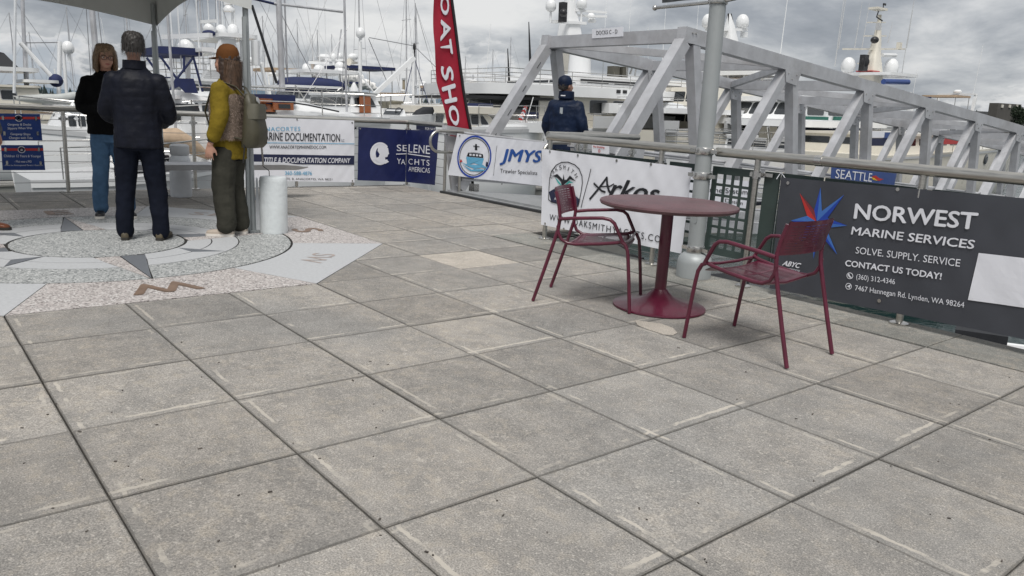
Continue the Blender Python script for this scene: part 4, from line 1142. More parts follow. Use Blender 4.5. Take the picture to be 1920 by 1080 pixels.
# bits lying on the plaza
th = Thing('cement_patch', 'pale cement patch on the paving at the foot of the table', 'patch', (-2.95, 4.0, 0))
P = [on(u, v, 2, 0.003) for u, v in ((1190, 601), (1212, 603), (1240, 607), (1262, 615), (1270, 624), (1262, 628), (1244, 627), (1216, 618), (1196, 610))]
th.part('mortar', MB().prism([(p.x, p.y) for p in P], 0.001, 0.004), M_PALE, smooth=0)
rs2 = random.Random(5)
mb = MB()
for k in range(70):
    u, v = rs2.uniform(40, 1900), rs2.uniform(620, 1070); p = on(u, v, 2, 0.0); a = rs2.uniform(0, 3); r_ = rs2.choice((.003, .004, .006))
    mb.box((p.x, p.y, 0.001), (r_ * rs2.uniform(1, 3), r_, .003), a)
single('grit', mb, mat('leaf litter', (0.08, .07, .06), .9, var=.5), kind='stuff', smooth=0)
# ------------------------------------------------------------------ people
M_SKIN = mat('skin', (0.46, 0.25, 0.18), 0.5, var=0.08, vscale=12)
def cloth_mat(name, col, **k): return mat(name, col, k.pop('rough', 0.85), var=k.pop('var', 0.18), vscale=k.pop('vscale', 9), bump=k.pop('bump', 0.5), bscale=k.pop('bscale', 14), spec=.12, **k)
M_NAVJ = mat('quilted navy nylon', (0.0042, 0.0055, 0.012), 0.6, var=0.3, vscale=6, bump=0.5, bscale=22, spec=.22)
t = M_NAVJ.node_tree; wv = N(t, 'ShaderNodeTexWave', bands_direction='Z'); wv.inputs['Scale'].default_value = 4.6; wv.inputs['Distortion'].default_value = 1.2; wv.inputs['Detail'].default_value = 2
cc = N(t, 'ShaderNodeTexCoord'); t.links.new(cc.outputs['Object'], wv.inputs[0]); b2_ = N(t, 'ShaderNodeBump'); b2_.inputs['Strength'].default_value = .07; b2_.inputs['Distance'].default_value = .02
ob_ = [n for n in t.nodes if n.type == 'BUMP' and n != b2_][0]; t.links.new(mth(t, 'POWER', wv.outputs[1], 0.35), b2_.inputs['Height']); t.links.new(ob_.outputs[0], b2_.inputs['Normal']); t.links.new(b2_.outputs[0], t.nodes['Principled BSDF'].inputs['Normal'])
M_NTRO = cloth_mat('dark navy trousers', (0.0065, 0.0085, 0.016))
M_BLKJ = cloth_mat('black fleece', (0.0035, 0.0035, 0.004))
M_JEAN = cloth_mat('blue denim', (0.07, 0.135, 0.23), var=0.3, vscale=5)
M_OLIVE = cloth_mat('dark olive trousers', (0.042, 0.041, 0.033))
M_MUST = cloth_mat('mustard knit', (0.165, 0.118, 0.014), bscale=40)
M_TOPB = cloth_mat('black jersey', (0.005, 0.005, 0.006))
M_FUR = cloth_mat('taupe fur', (0.15, 0.115, 0.09), var=0.35, vscale=30)
M_FURT = mat('taupe fur tips', (0.30, 0.23, 0.19), 0.8, var=0.35, vscale=12)
M_PACK = mat('olive leather', (0.055, 0.05, 0.03), 0.5, var=0.15, bump=0.2)
M_CAPB = cloth_mat('tan suede', (0.105, 0.043, 0.015), bump=0.15)
M_NJKT = mat('navy sailing jacket', (0.0035, 0.011, 0.034), 0.6, var=0.25, vscale=5, bump=0.6, bscale=12, spec=.25)
M_KHAK = cloth_mat('khaki cloth', (0.30, 0.24, 0.18))
M_BSHOE = mat('brown leather', (0.16, 0.05, 0.02), 0.4, var=0.2)
M_OSHOE = mat('olive brown leather', (0.075, 0.06, 0.035), 0.6, var=0.2)
M_WSHOE = mat('beige canvas shoe', (0.42, 0.36, 0.30), 0.7, var=0.1)
M_SOLEW = mat('off white sole', (0.66, 0.63, 0.58), 0.6)
M_SOLED = mat('dark sole', (0.03, 0.027, 0.022), 0.7)
M_HAIRD = mat('greying dark hair', (0.028, 0.024, 0.022), 0.55, var=0.7, vscale=14, aniso=(6, 6, 1))
M_HAIRB = mat('light brown hair', (0.16, 0.10, 0.055), 0.5, var=0.5, vscale=12, aniso=(6, 6, 1))
M_HAIRK = mat('dark brown hair', (0.045, 0.026, 0.018), 0.5, var=0.6, vscale=12, aniso=(6, 6, 1))
tex = bpy.data.textures.new('folds', 'CLOUDS'); tex.noise_scale = 0.11; tex.noise_depth = 2
texh = bpy.data.textures.new('locks', 'CLOUDS'); texh.noise_scale = 0.025; texh.noise_depth = 2

def fuse(o, voxel=0.011, smooth=4, disp=0.0, t_=None):
    m = o.modifiers.new('fuse', 'REMESH'); m.mode = 'VOXEL'; m.voxel_size = voxel; m.use_smooth_shade = True
    if smooth:
        m = o.modifiers.new('soften', 'SMOOTH'); m.factor = 0.5; m.iterations = smooth
    if disp:
        m = o.modifiers.new('wrinkle', 'DISPLACE'); m.texture = t_ or tex; m.strength = disp; m.mid_level = 0.5
    return o
def ring(c, rx, ry, n=16, tilt=None, yaw=0.0):
    c = Vector(c); out = []
    for j in range(n):
        a = 2 * math.pi * j / n; p = Vector((rx * math.cos(a), ry * math.sin(a), 0))
        if yaw: p = Matrix.Rotation(yaw, 3, 'Z') @ p
        if tilt is not None: p = tilt @ p
        out.append(c + p)
    return out
def limb(mb, pts, rs_, n=12):
    """tapered limb through joints with rounded bends"""
    P = [Vector(p) for p in pts]; Q, rr_ = [P[0]], [rs_[0]]
    for i in range(1, len(P)):
        for k in range(1, 5):
            f = k / 4; Q.append(P[i - 1].lerp(P[i], f)); rr_.append(rs_[i - 1] * (1 - f) + rs_[i] * f)
    for _ in range(2):
        Q = [Q[0]] + [(Q[i - 1] + Q[i] * 2 + Q[i + 1]) / 4 for i in range(1, len(Q) - 1)] + [Q[-1]]
    mb.tube(Q, rr_, n); mb.ell(P[0], rs_[0]); mb.ell(P[-1], rs_[-1]); return mb

def strands(th, hp, parent, m, zones, n=1400, seed=1):
    """loose locks laid down over the hair; zones are (z_top, z_low, yc, rx, ry)"""
    r_ = random.Random(seed); mb = MB()
    for _ in range(n):
        z1_, z0_, yc, rx, ry, a0_, a1_ = r_.choice(zones); a = R(r_.uniform(a0_, a1_)); z = r_.uniform(z0_, z1_); L_ = r_.uniform(.04, .09)
        k = r_.uniform(.98, 1.05); c_, s_ = math.cos(a), math.sin(a); w_ = .0022; t_ = Vector((-s_, c_, 0)) * w_
        sh = math.sqrt(max(.05, 1 - max(0, (z - 1.70) / .085) ** 2)) if z > 1.70 else 1
        p = Vector((rx * k * sh * c_, yc + ry * k * sh * s_, z)); q = p + Vector((c_ * r_.uniform(-.004, .012) + r_.uniform(-.01, .01), s_ * r_.uniform(-.004, .012) + r_.uniform(-.01, .01), -L_))
        mb.add([hp(p - t_), hp(p + t_), hp(q)], [(0, 1, 2)])
    o_ = th.part('hair_strands', mb, m, parent=parent, smooth=0); o_['kind'] = 'stuff'; return o_
def hand(mb, wrist, d, palm_n, side=1, curl=0.35):
    """wrist point, pointing direction d, palm normal; five separate fingers"""
    d = Vector(d).normalized(); n_ = (Vector(palm_n) - d * Vector(palm_n).dot(d)).normalized(); w_ = d.cross(n_) * side
    W = Vector(wrist)
    def P(a, b_, c_): return W + d * a + w_ * b_ + n_ * c_
    rings_ = []
    for a, hw, th_ in ((-.01, .026, .020), (.02, .033, .017), (.05, .040, .015), (.085, .040, .013), (.095, .036, .011)):
        rings_.append([P(a, hw * math.cos(2 * math.pi * k / 12), th_ * math.sin(2 * math.pi * k / 12)) for k in range(12)])
    mb.loft(rings_)
    for b_, l_ in ((-.030, .066), (-.010, .076), (.010, .072), (.028, .056)):
        pts = []; a, c_, ang = .082, 0.0, 0.1
        for k in range(4):
            pts.append(P(a, b_ * (1 + .10 * k), c_)); a += math.cos(ang) * l_ / 3; c_ += math.sin(ang) * l_ / 3; ang += curl
        mb.tube(pts, [.0088, .0085, .0078, .0062], 8)
    pts = [P(.022, -.030, .004), P(.050, -.052, .014), P(.076, -.060, .024), P(.098, -.060, .032)]
    mb.tube(pts, [.012, .011, .010, .008], 8)

def shoe(th, heel, toe_dir, L_=0.28, up_m=None, sole_m=None, tall=0.085):
    h = Vector(heel); d = Vector((toe_dir[0], toe_dir[1], 0)).normalized(); w_ = Vector((-d.y, d.x, 0))
    def sec(a, hw, z0, z1):
        return [h + d * a + w_ * hw * math.cos(2 * math.pi * k / 14) + Vector((0, 0, z0 + (z1 - z0) * (0.5 + 0.5 * math.sin(2 * math.pi * k / 14)) if math.sin(2 * math.pi * k / 14) > -.2 else z0)) for k in range(14)]
    o_ = th.part('shoe', MB().loft([sec(0.0, .026, .02, tall * .8), sec(.03, .036, .018, tall), sec(.09, .038, .018, tall), sec(.14, .042, .018, tall * .78), sec(.20, .047, .018, .062), sec(.25, .040, .018, .052), sec(L_ - .005, .018, .02, .036)]), up_m, smooth=70)
    def s2(a, hw): return (h + d * a, hw)
    outl = [(-.004, .02), (.01, .032), (.08, .037), (.14, .043), (.20, .050), (.25, .043), (L_ + .004, .018)]
    poly = [(a, b_) for a, b_ in outl] + [(a, -b_) for a, b_ in reversed(outl)]
    th.part('sole', MB().prism(poly, 0.0, 0.024, lambda a, b_, z: tuple(h + d * a + w_ * b_ + Vector((0, 0, z)))), sole_m, parent=o_, smooth=30)

def human(label, loc, face_deg, H, outfit, arms, legs, head=(0, 0), fem=False, lean=0.0, hairfn=None):
    th = Thing('person', label, 'person', scene=False)
    k = H / 1.76; root = th.root
    yaw, pit = head
    HM = Matrix.Rotation(R(yaw), 3, 'Z') @ Matrix.Rotation(R(-pit), 3, 'X'); NK = Vector((0, -0.005 + lean, 1.49))
    def hp(p): return NK + HM @ (Vector(p) - Vector((0, -0.005, 1.49)))
    b_ = MB()
    # torso under the clothes, neck, head
    sw = 0.17 if fem else 0.19
    b_.loft([ring((0, 0, .84), .145, .10), ring((0, 0, .92), .155, .105), ring((0, lean * .3, 1.05), .125, .09), ring((0, lean * .6, 1.25), .155, .105), ring((0, lean * .9, 1.39), sw * .9, .095), ring((0, lean, 1.45), .075, .06)])
    b_.tube([(0, lean * .95 - .01, 1.40), (0, lean - .005, 1.49), hp((0, .008, 1.56))], [.062, .053, .052], 14)
    hs = [(1.530, .045, .030, .030), (1.545, .040, .044, .050), (1.565, .028, .056, .074), (1.60, .012, .066, .092), (1.64, .006, .0735, .099), (1.68, .002, .077, .102), (1.715, -.002, .074, .097), (1.74, -.004, .060, .080), (1.755, -.004, .038, .052), (1.762, -.004, .012, .016)]
    b_.loft([[hp(p) for p in ring((0, yc, z), rx, ry, 20)] for z, yc, rx, ry in hs])
    b_.loft([[hp(p) for p in q] for q in ([(-.009, .098, 1.655), (.009, .098, 1.655), (.009, .085, 1.655), (-.009, .085, 1.655)], [(-.012, .118, 1.622), (.012, .118, 1.622), (.014, .09, 1.622), (-.014, .09, 1.622)], [(-.015, .116, 1.610), (.015, .116, 1.610), (.016, .09, 1.605), (-.016, .09, 1.605)])])
    for sx in (-1, 1):
        b_.ell(hp((sx * .078, -.002, 1.635)), .010, .020, .031, 10, 7)
        b_.ell(hp((sx * .034, .080, 1.600)), .024, .022, .026, 10, 7)
    b_.ell(hp((0, .088, 1.552)), .022, .016, .016, 10, 7)       # chin
    b_.ell(hp((0, .098, 1.583)), .026, .010, .006, 10, 5); b_.ell(hp((0, .098, 1.574)), .022, .010, .006, 10, 5)
    for sx, (sh, el, wr, pn) in zip((-1, 1), arms):
        limb(b_, [sh, el, wr], [.045, .038, .026]); hand(b_, wr, Vector(wr) - Vector(el) if len(pn) < 6 else pn[3:], pn[:3], sx, .30)
    for hip, kn, an in legs: limb(b_, [hip, kn, an, (an[0], an[1], .03)], [.085, .055, .040, .035])
    body = th.part('body', b_, outfit.get('skin', M_SKIN)); fuse(body, 0.0085, 2)
    # face details
    for sx in (-1, 1):
        th.part('eye', MB().ell(hp((sx * .031, .089, 1.642)), .0125, .009, .0085, 10, 7), mat('eye white', (.6, .58, .55), .3))
        th.part('iris', MB().ell(hp((sx * .031, .0965, 1.642)), .0055, .0028, .0055, 8, 5), mat('iris', (.03, .02, .015), .2))
        th.part('eyebrow', MB().tube([hp((sx * .012, .100, 1.660)), hp((sx * .034, .098, 1.668)), hp((sx * .052, .084, 1.660))], .0038, 6), outfit['hair'])
    th.part('lips', MB().ell(hp((0, .1035, 1.579)), .023, .007, .008, 12, 6), mat('lips', (.35, .12, .10), .5))
    # trousers
    tw = outfit.get('leg_w', (.098, .082, .075)); t_ = MB()
    t_.loft([ring((0, 0, 1.00), .150, .108), ring((0, 0, .93), .168, .125), ring((0, -.005, .84), .178, .135), ring((0, -.003, .78), .160, .12)])
    for hip, kn, an in legs:
        limb(t_, [(hip[0], hip[1], .80), kn, (an[0], an[1] - .005, .14), (an[0] + outfit.get('flare', 0) * 0, an[1], outfit.get('hem', .045) + tw[2] * .35)], [tw[0], tw[1], tw[2], tw[2]])
    fuse(th.part('trousers', t_, outfit['trousers']), .011, 3, .020)
    for i, (hip, kn, an) in enumerate(legs):
        a = R(outfit.get('toes', (8, -8))[i] + 90); shoe(th, (an[0] - math.cos(a) * .07, an[1] - math.sin(a) * .07, 0), (math.cos(a), math.sin(a)), .285 if not fem else .265, outfit['shoe'], outfit['sole'])
    # upper garment
    g = MB(); z0 = outfit.get('hem_z', .78); gw = outfit.get('gw', 1.0); dp = outfit.get('gd', 1.0)
    g.loft([ring((0, 0, z0), .200 * gw, .150 * dp), ring((0, 0, z0 + .10), .198 * gw, .150 * dp), ring((0, lean * .4, 1.08), .188 * gw, .140 * dp), ring((0, lean * .7, 1.26), .205 * gw, .145 * dp), ring((0, lean * .9, 1.37), (sw + .02) * gw, .125 * dp), ring((0, lean, 1.43), .135, .095), ring((0, lean, 1.475), .088, .078), ring((0, lean - .002, outfit.get('collar', 1.49)), .080, .074)])
    for sx, (sh, el, wr, pn) in zip((-1, 1), arms):
        if outfit.get('sleeve', 1.0) > 0:
            f = outfit.get('sleeve', 1.0); w2 = Vector(el).lerp(Vector(wr), f * .98); sr = outfit.get('sr', (.078, .066, .052))
            limb(g, [(sh[0] * .93, sh[1], sh[2]), el, w2], sr)
    up = fuse(th.part('jacket' if outfit.get('jacket', 1) else 'sweater', g, outfit['top']), .0115, 4, outfit.get('fold', .026))
    # hair
    hh = MB(); inf = outfit.get('hair_inf', .010)
    hz = outfit.get('hair_low', 1.60)
    for z, yc, rx, ry in ((hz, -.035, .070, .070), (1.62, -.028, .077, .082), (1.66, -.020, .082, .092), (1.70, -.012, .083, .098), (1.735, -.006, .074, .090), (1.76, -.004, .055, .066), (1.775, -.004, .025, .03)): pass
    hh.loft([[hp(p) for p in ring((0, yc, z), rx + inf * .5, ry + inf * .3, 20)] for z, yc, rx, ry in ((hz, -.042, .062, .060), (1.62, -.036, .074, .078), (1.66, -.026, .080, .088), (1.70, -.012, .081, .096), (1.735, -.006, .072, .086), (1.757, -.004, .052, .062), (1.765, -.004, .02, .025))])
    if hairfn: hairfn(hh, hp)
    if not outfit.get('nohair'): fuse(th.part('hair', hh, outfit['hair']), .009, 2, outfit.get('hair_disp', .022), texh)
    root.scale = (k, k, k); root.location = loc; root.rotation_euler = (0, 0, R(face_deg - 90))
    return th, hp, up

# man in the navy quilted jacket, back to us
of = dict(trousers=M_NTRO, top=M_NAVJ, hair=M_HAIRD, shoe=M_OSHOE, sole=M_SOLED, gw=1.0, gd=1.02, hem_z=.80, collar=1.515, leg_w=(.105, .085, .072), fold=.022, sr=(.082, .072, .058))
man, hpm, _ = human('man with greying dark hair in a navy quilted jacket, his back to the viewer', (-7.33, 1.79, 0), 155, 1.765, of,
    [((-.185, 0, 1.355), (-.26, .02, 1.08), (-.17, .22, 1.02), (0, 0, 1)), ((.185, 0, 1.355), (.26, .02, 1.08), (.17, .22, 1.02), (0, 0, 1))],
    [((-.095, 0, .90), (-.125, .03, .49), (-.145, -.01, .08)), ((.095, 0, .90), (.125, .03, .49), (.15, -.015, .08))], head=(14, -4))
man.part('collar', MB().lathe([(.082, 1.455), (.094, 1.46), (.090, 1.53), (.080, 1.53)], (0, -.002, 0), 20), M_NAVJ)
for z in (.86, .93, 1.00, 1.07, 1.14, 1.21, 1.28): pass

# woman facing us
of = dict(trousers=M_JEAN, top=M_BLKJ, hair=M_HAIRB, shoe=M_BLACKP, sole=M_SOLEW, hem_z=.86, gw=1.02, leg_w=(.095, .08, .075), hem=.07, hair_inf=.022, sr=(.075, .068, .058), hair_low=1.56)
def bob(hh, hp):
    for sx in (-1, 1):
        hh.loft([[hp(p) for p in ring((sx * x, y, z), rx, ry, 12)] for x, y, z, rx, ry in ((.062, .0, 1.71, .030, .070), (.078, .005, 1.65, .026, .068), (.086, .008, 1.58, .026, .060), (.088, .012, 1.52, .022, .050), (.080, .016, 1.475, .012, .030))])
    hh.loft([[hp(p) for p in ring((0, y, z), rx, ry, 16)] for y, z, rx, ry in ((-.04, 1.68, .08, .07), (-.055, 1.60, .088, .055), (-.06, 1.52, .085, .040), (-.06, 1.47, .07, .02))])
    hh.loft([[hp(p) for p in ring((sx, .082, z), rx, .014, 10)] for sx, z, rx in ((0, 1.745, .04), (.018, 1.715, .052), (.03, 1.69, .04))])
wl, hpw, _ = human('woman with glasses and chin length hair in black, facing the viewer', (-8.77, 1.87, 0), -9, 1.72, of,
    [((-.175, 0, 1.37), (-.255, -.02, 1.10), (-.06, .20, 1.13), (0, 0, -1)), ((.175, 0, 1.37), (.255, -.02, 1.10), (.06, .20, 1.13), (0, 0, -1))],
    [((-.085, 0, .90), (-.11, .02, .49), (-.14, -.01, .08)), ((.085, 0, .90), (.10, .02, .49), (.12, -.04, .08))], head=(8, 10), fem=True, hairfn=bob)
for sx in (-1, 1):
    pts = []
    for i in range(17):
        a = 2 * math.pi * i / 16; x = sx * .033 + .0265 * math.copysign(abs(math.cos(a)) ** .7, math.cos(a)); z = 1.641 + .018 * math.copysign(abs(math.sin(a)) ** .7, math.sin(a)); pts.append(hpw((x, .113 - abs(x) * .12, z)))
    wl.part('spectacle_rim', MB().tube(pts, .0024, 6), M_BLACKP)
    wl.part('spectacle_arm', MB().tube([hpw((sx * .060, .106, 1.65)), hpw((sx * .082, .0, 1.65))], .002, 6), M_BLACKP)
wl.part('spectacle_bridge', MB().tube([hpw((-.008, .112, 1.646)), hpw((.008, .112, 1.646))], .0024, 6), M_BLACKP)
wl.part('scarf', MB().lathe([(.07, 1.40), (.088, 1.42), (.080, 1.46), (.064, 1.47)], (0, .006, 0), 18), mat('bright blue scarf', (.02, .03, .25), .8))

# woman in cap with backpack
of = dict(trousers=M_OLIVE, top=M_MUST, hair=M_HAIRK, shoe=M_WSHOE, sole=M_SOLEW, hem_z=.74, gw=.97, gd=1.08, jacket=0, sleeve=.62, leg_w=(.118, .108, .092), hem=.075, hair_inf=.014, sr=(.088, .078, .066), hair_low=1.56, toes=(6, -4))
def longh(hh, hp):
    hh.loft([[hp(p) for p in ring((x, y, z), rx, ry, 16)] for x, y, z, rx, ry in ((0, -.03, 1.68, .08, .08), (0, -.045, 1.60, .088, .075), (.0, -.06, 1.52, .092, .065), (.0, -.075, 1.44, .10, .05), (.0, -.09, 1.38, .085, .035), (0, -.10, 1.33, .05, .02))])
    for sx in (-1, 1):
        hh.loft([[hp(p) for p in ring((sx * .074, y, z), rx, ry, 10)] for y, z, rx, ry in ((0, 1.68, .014, .05), (.0, 1.60, .020, .055), (-.01, 1.52, .024, .05), (-.02, 1.45, .022, .04))])
wr_, hpr, swt = human('woman in a tan cap, mustard sweater and fur vest carrying an olive leather backpack', (-7.30, 2.56, 0), 226, 1.70, of,
    [((-.175, 0, 1.37), (-.245, -.03, 1.10), (-.265, .06, .88), (.4, 0, 0, -.03, .12, -1)), ((.175, 0, 1.37), (.235, -.01, 1.10), (.245, .06, .88), (-1, 0, 0))],
    [((-.09, 0, .90), (-.10, .025, .49), (-.105, .0, .08)), ((.09, 0, .90), (.10, .02, .49), (.115, -.04, .08))], head=(0, -2), fem=True, hairfn=longh)
wr_.part('undershirt', MB().loft([ring((0, .01, .73), .178, .132, 20), ring((0, .0, .86), .19, .142, 20)]), M_TOPB)
cap_o = wr_.part('cap', MB().loft([[hpr(p) for p in ring((0, yc, z), rx, ry, 24)] for z, yc, rx, ry in ((1.662, -.004, .090, .106), (1.70, -.006, .093, .108), (1.74, -.008, .086, .099), (1.775, -.010, .066, .078), (1.797, -.010, .040, .048), (1.803, -.010, .01, .012))]), M_CAPB)
def brim(th, hp, m, z=1.668):
    pts = []
    for i in range(13):
        a = math.pi * i / 12; pts.append((.078 * math.cos(a), .085 + .085 * math.sin(a)))
    th.part('brim', MB().prism(pts, 0, .007, lambda x, y, zz_: tuple(hp((x, y, z + .012 - (y - .08) * .25 - abs(x) * .18 + zz_)))), m)
brim(wr_, hpr, M_CAPB)
wr_.part('cap_opening', MB().ell(hpr((0, -.112, 1.685)), .036, .008, .020, 12, 6), M_HAIRK)
# fur vest over the sweater
v = MB()
def openr(c, rx, ry, a0, a1, n=22): return [Vector((c[0] + rx * math.cos(R(a0 + (a1 - a0) * i / n)), c[1] + ry * math.sin(R(a0 + (a1 - a0) * i / n)), c[2])) for i in range(n + 1)]
vest_rows = [((0, -.0, .95), .222, .172), ((0, 0, 1.02), .214, .166), ((0, 0, 1.12), .208, .160), ((0, 0, 1.24), .214, .160), ((0, 0, 1.33), .200, .148), ((0, 0, 1.40), .165, .120), ((0, 0, 1.455), .110, .096)]
a0, a1 = 128, 412
outer = [openr(c, rx, ry, a0, a1) for c, rx, ry in vest_rows]; inner = [openr(c, rx - .02, ry - .02, a0, a1) for c, rx, ry in vest_rows]
rings_ = [o_ + list(reversed(i_)) for o_, i_ in zip(outer, inner)]
v.loft(rings_)
vest = wr_.part('fur_vest', v, M_FUR, smooth=60)
rf = random.Random(3); fur = MB()
def tuft(p, n_, L_, w_):
    t1 = n_.cross(Vector((rf.uniform(-1, 1), rf.uniform(-1, 1), rf.uniform(-1, 1)))).normalized() * w_
    tip = p + n_ * L_ * .45 + Vector((rf.uniform(-.3, .3), rf.uniform(-.3, .3), -.9)) * L_ * .6
    fur.add([p - t1, p + t1, tip], [(0, 1, 2)])
for _ in range(9000):
    i = rf.random() * (len(vest_rows) - 1); k0 = int(i); f = i - k0
    (c0, x0_, y0_), (c1_, x1_, y1_) = vest_rows[k0], vest_rows[k0 + 1]
    a = R(rf.uniform(a0, a1)); rx = x0_ * (1 - f) + x1_ * f; ry = y0_ * (1 - f) + y1_ * f
    p = Vector((rx * math.cos(a), ry * math.sin(a), c0[2] * (1 - f) + c1_[2] * f)); n_ = Vector((math.cos(a) / rx, math.sin(a) / ry, 0)).normalized()
    tuft(p - n_ * .003, n_, rf.uniform(.014, .034), .0017)
for z_ in (.945,):
    for _ in range(900):
        a = R(rf.uniform(a0, a1)); p = Vector((.212 * math.cos(a), .162 * math.sin(a), z_ + rf.uniform(0, .02))); tuft(p, Vector((math.cos(a), math.sin(a), -1)).normalized(), rf.uniform(.03, .05), .002)
ff = wr_.part('fur', fur, M_FURT, parent=vest, smooth=0); ff['kind'] = 'stuff'
# backpack
bk = MB(); secs = []
for z, yb, w_, d_ in ((.86, -.235, .135, .070), (.90, -.255, .155, .085), (1.02, -.265, .150, .085), (1.16, -.255, .125, .070), (1.26, -.240, .105, .050), (1.33, -.225, .085, .035), (1.36, -.215, .05, .02)):
    secs.append([Vector((x, y + yb, z)) for x, y in rrect(w_ * 2, d_ * 2, min(w_, d_) * .8, 4)])
bk.loft(secs)
pk = wr_.part('backpack', bk, M_PACK)
wr_.part('backpack_flap', MB().loft([[Vector((x, y - .275 - .0 * z_, z_)) for x, y in rrect(w_, .135, .05, 4)] for z_, w_ in ((1.13, .262), (1.20, .244), (1.27, .21))]), mat('pale olive leather', (.10, .095, .07), .55), parent=pk)
wr_.part('backpack_badge', MB().lathe([(.034, -.004), (.036, 0), (.030, .006), (.012, .008)], (.03, -.285, 1.30), 20, Vector((0, -1, .3)).to_track_quat('Z', 'Y').to_matrix()), M_STEELD, parent=pk)
for sx in (-1, 1):
    wr_.part('strap', MB().tube([(sx * .075, -.20, 1.33), (sx * .105, -.13, 1.415), (sx * .115, -.02, 1.45), (sx * .13, .10, 1.36), (sx * .155, .15, 1.18), (sx * .18, .08, .98), (sx * .13, -.19, .94)], .017, 8, sy=.45), M_PACK, parent=pk)
wr_.part('strap_end', MB().tube([(-.13, -.20, .95), (-.15, -.22, .86), (-.14, -.20, .72)], .006, 6), M_BLACKP, parent=pk)
wr_.part('wrist_watch', MB().tube([(-.262, .045, .925), (-.264, .052, .905)], .034, 14), M_BLACKP)

# man on the gangway
of = dict(trousers=M_NTRO, top=M_NJKT, hair=M_HAIRD, shoe=M_SOLED, sole=M_SOLED, hem_z=.76, gw=1.22, gd=1.2, collar=1.54, fold=.03, sr=(.100, .088, .062), hair_inf=.0)
mb_, hpb, _ = human('man in a navy sailing jacket and cap walking down the gangway', (-8.62, 8.0, -.045), 112, 1.86, of,
    [((-.19, 0, 1.35), (-.285, -.01, 1.08), (-.245, .14, .90), (1, 0, 0)), ((.19, 0, 1.35), (.285, -.01, 1.08), (.245, .14, .90), (-1, 0, 0))],
    [((-.095, 0, .90), (-.11, .03, .49), (-.11, .0, .08)), ((.095, 0, .90), (.11, .02, .49), (.12, -.02, .08))], head=(-20, -12))
mb_.part('cap', MB().loft([[hpb(p) for p in ring((0, yc, z), rx, ry, 24)] for z, yc, rx, ry in ((1.655, -.004, .089, .105), (1.70, -.006, .091, .106), (1.74, -.008, .082, .095), (1.77, -.010, .058, .07), (1.785, -.010, .02, .025))]), M_NJKT)
brim(mb_, hpb, M_NJKT)
mb_.part('collar', MB().lathe([(.088, 1.45), (.112, 1.47), (.108, 1.56), (.095, 1.57), (.085, 1.50)], (0, -.004, 0), 22), M_NJKT)
mb_.part('reflective_tab', MB().box((.015, -.168, 1.30), (.042, .006, .085)), mat('reflective grey', (.35, .38, .40), .4))
mb_.part('collar_print', MB().box((0, -.112, 1.505), (.07, .004, .014)), M_INKW)
mb_.part('sleeve_print', MB().box((.33, -.03, 1.13), (.004, .025, .035)), M_INKW)

# man at the left edge: khaki trousers and brown shoes
of = dict(trousers=M_KHAK, top=cloth_mat('grey sweater', (.12, .12, .13)), hair=M_HAIRD, shoe=M_BSHOE, sole=M_SOLED, hem_z=.82, leg_w=(.10, .08, .07), hem=.08)
human('man in khaki trousers and brown leather shoes at the left edge of the rose', (-8.27, .635, 0), 38, 1.78, of,
    [((-.20, 0, 1.38), (-.255, -.02, 1.09), (-.24, .06, .86), (1, 0, 0)), ((.20, 0, 1.38), (.235, .02, 1.12), (.18, .24, 1.04), (0, 0, 1))],
    [((-.095, 0, .90), (-.11, .03, .49), (-.115, .0, .08)), ((.095, 0, .90), (.11, .02, .49), (.13, .04, .08))])

M_HL = mat('hair highlight', (.30, .20, .12), .5, var=.5, vscale=20); M_HG = mat('grey hair strand', (.035, .032, .03), .5, var=.5, vscale=30); M_HK = mat('brown hair strand', (.10, .058, .035), .5, var=.5, vscale=20)
strands(man, hpm, None, M_HG, [(1.70, 1.60, -.02, .088, .098, 150, 390), (1.765, 1.70, -.008, .086, .098, 0, 360)], 600, 2)
strands(wl, hpw, None, M_HL, [(1.70, 1.52, -.01, .112, .085, 150, 390), (1.76, 1.70, -.004, .094, .104, 0, 360), (1.66, 1.54, .0, .110, .07, -50, 20), (1.66, 1.54, .0, .110, .07, 160, 230)], 1500, 3)
strands(wr_, hpr, None, M_HK, [(1.66, 1.42, -.055, .108, .078, 150, 390)], 1800, 4)
# ------------------------------------------------------------------ far shore
TR = TILT.to_3x3().inverted()
def lt(u, v, X, ax=0):
    """bearing (u, v) met with the upright plane of a moored boat's near side: (along, height)"""
    d = TR @ ray(u, v); p = CAM + d * ((X - CAM[ax]) / d[ax]); return p
def shore(name, D, hfun, m, a0=60, a1=215, n=240, depth=60, kind='structure'):
    mb = MB(); rows_ = []
    for i in range(n + 1):
        a = R(a0 + (a1 - a0) * i / n); c_, s_ = math.cos(a), math.sin(a); h = hfun(i / n * (a1 - a0) + a0)
        rows_.append([(D * c_, D * s_, -2.3), (D * c_, D * s_, -2.2 + h * .55), ((D + depth * .3) * c_, (D + depth * .3) * s_, -2.2 + h), ((D + depth) * c_, (D + depth) * s_, -2.3)])
    for r_ in rows_: mb.v += [Vector(p) for p in r_]
    for i in range(n):
        for k in range(3): q = i * 4 + k; mb.f.append((q, q + 4, q + 5, q + 1))
    return single(name, mb, m, kind=kind, smooth=60, tilt=True)
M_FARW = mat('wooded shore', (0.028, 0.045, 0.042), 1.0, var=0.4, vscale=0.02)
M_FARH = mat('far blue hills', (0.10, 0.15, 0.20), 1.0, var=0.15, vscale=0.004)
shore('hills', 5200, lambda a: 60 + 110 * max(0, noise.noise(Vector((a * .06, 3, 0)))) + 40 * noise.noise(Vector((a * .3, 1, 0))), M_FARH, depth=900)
shore('shoreline', 820, lambda a: 9 + 6 * noise.noise(Vector((a * .35, 0, 0))) + 1.5 * noise.noise(Vector((a * 3.0, 0, 0))), M_FARW)
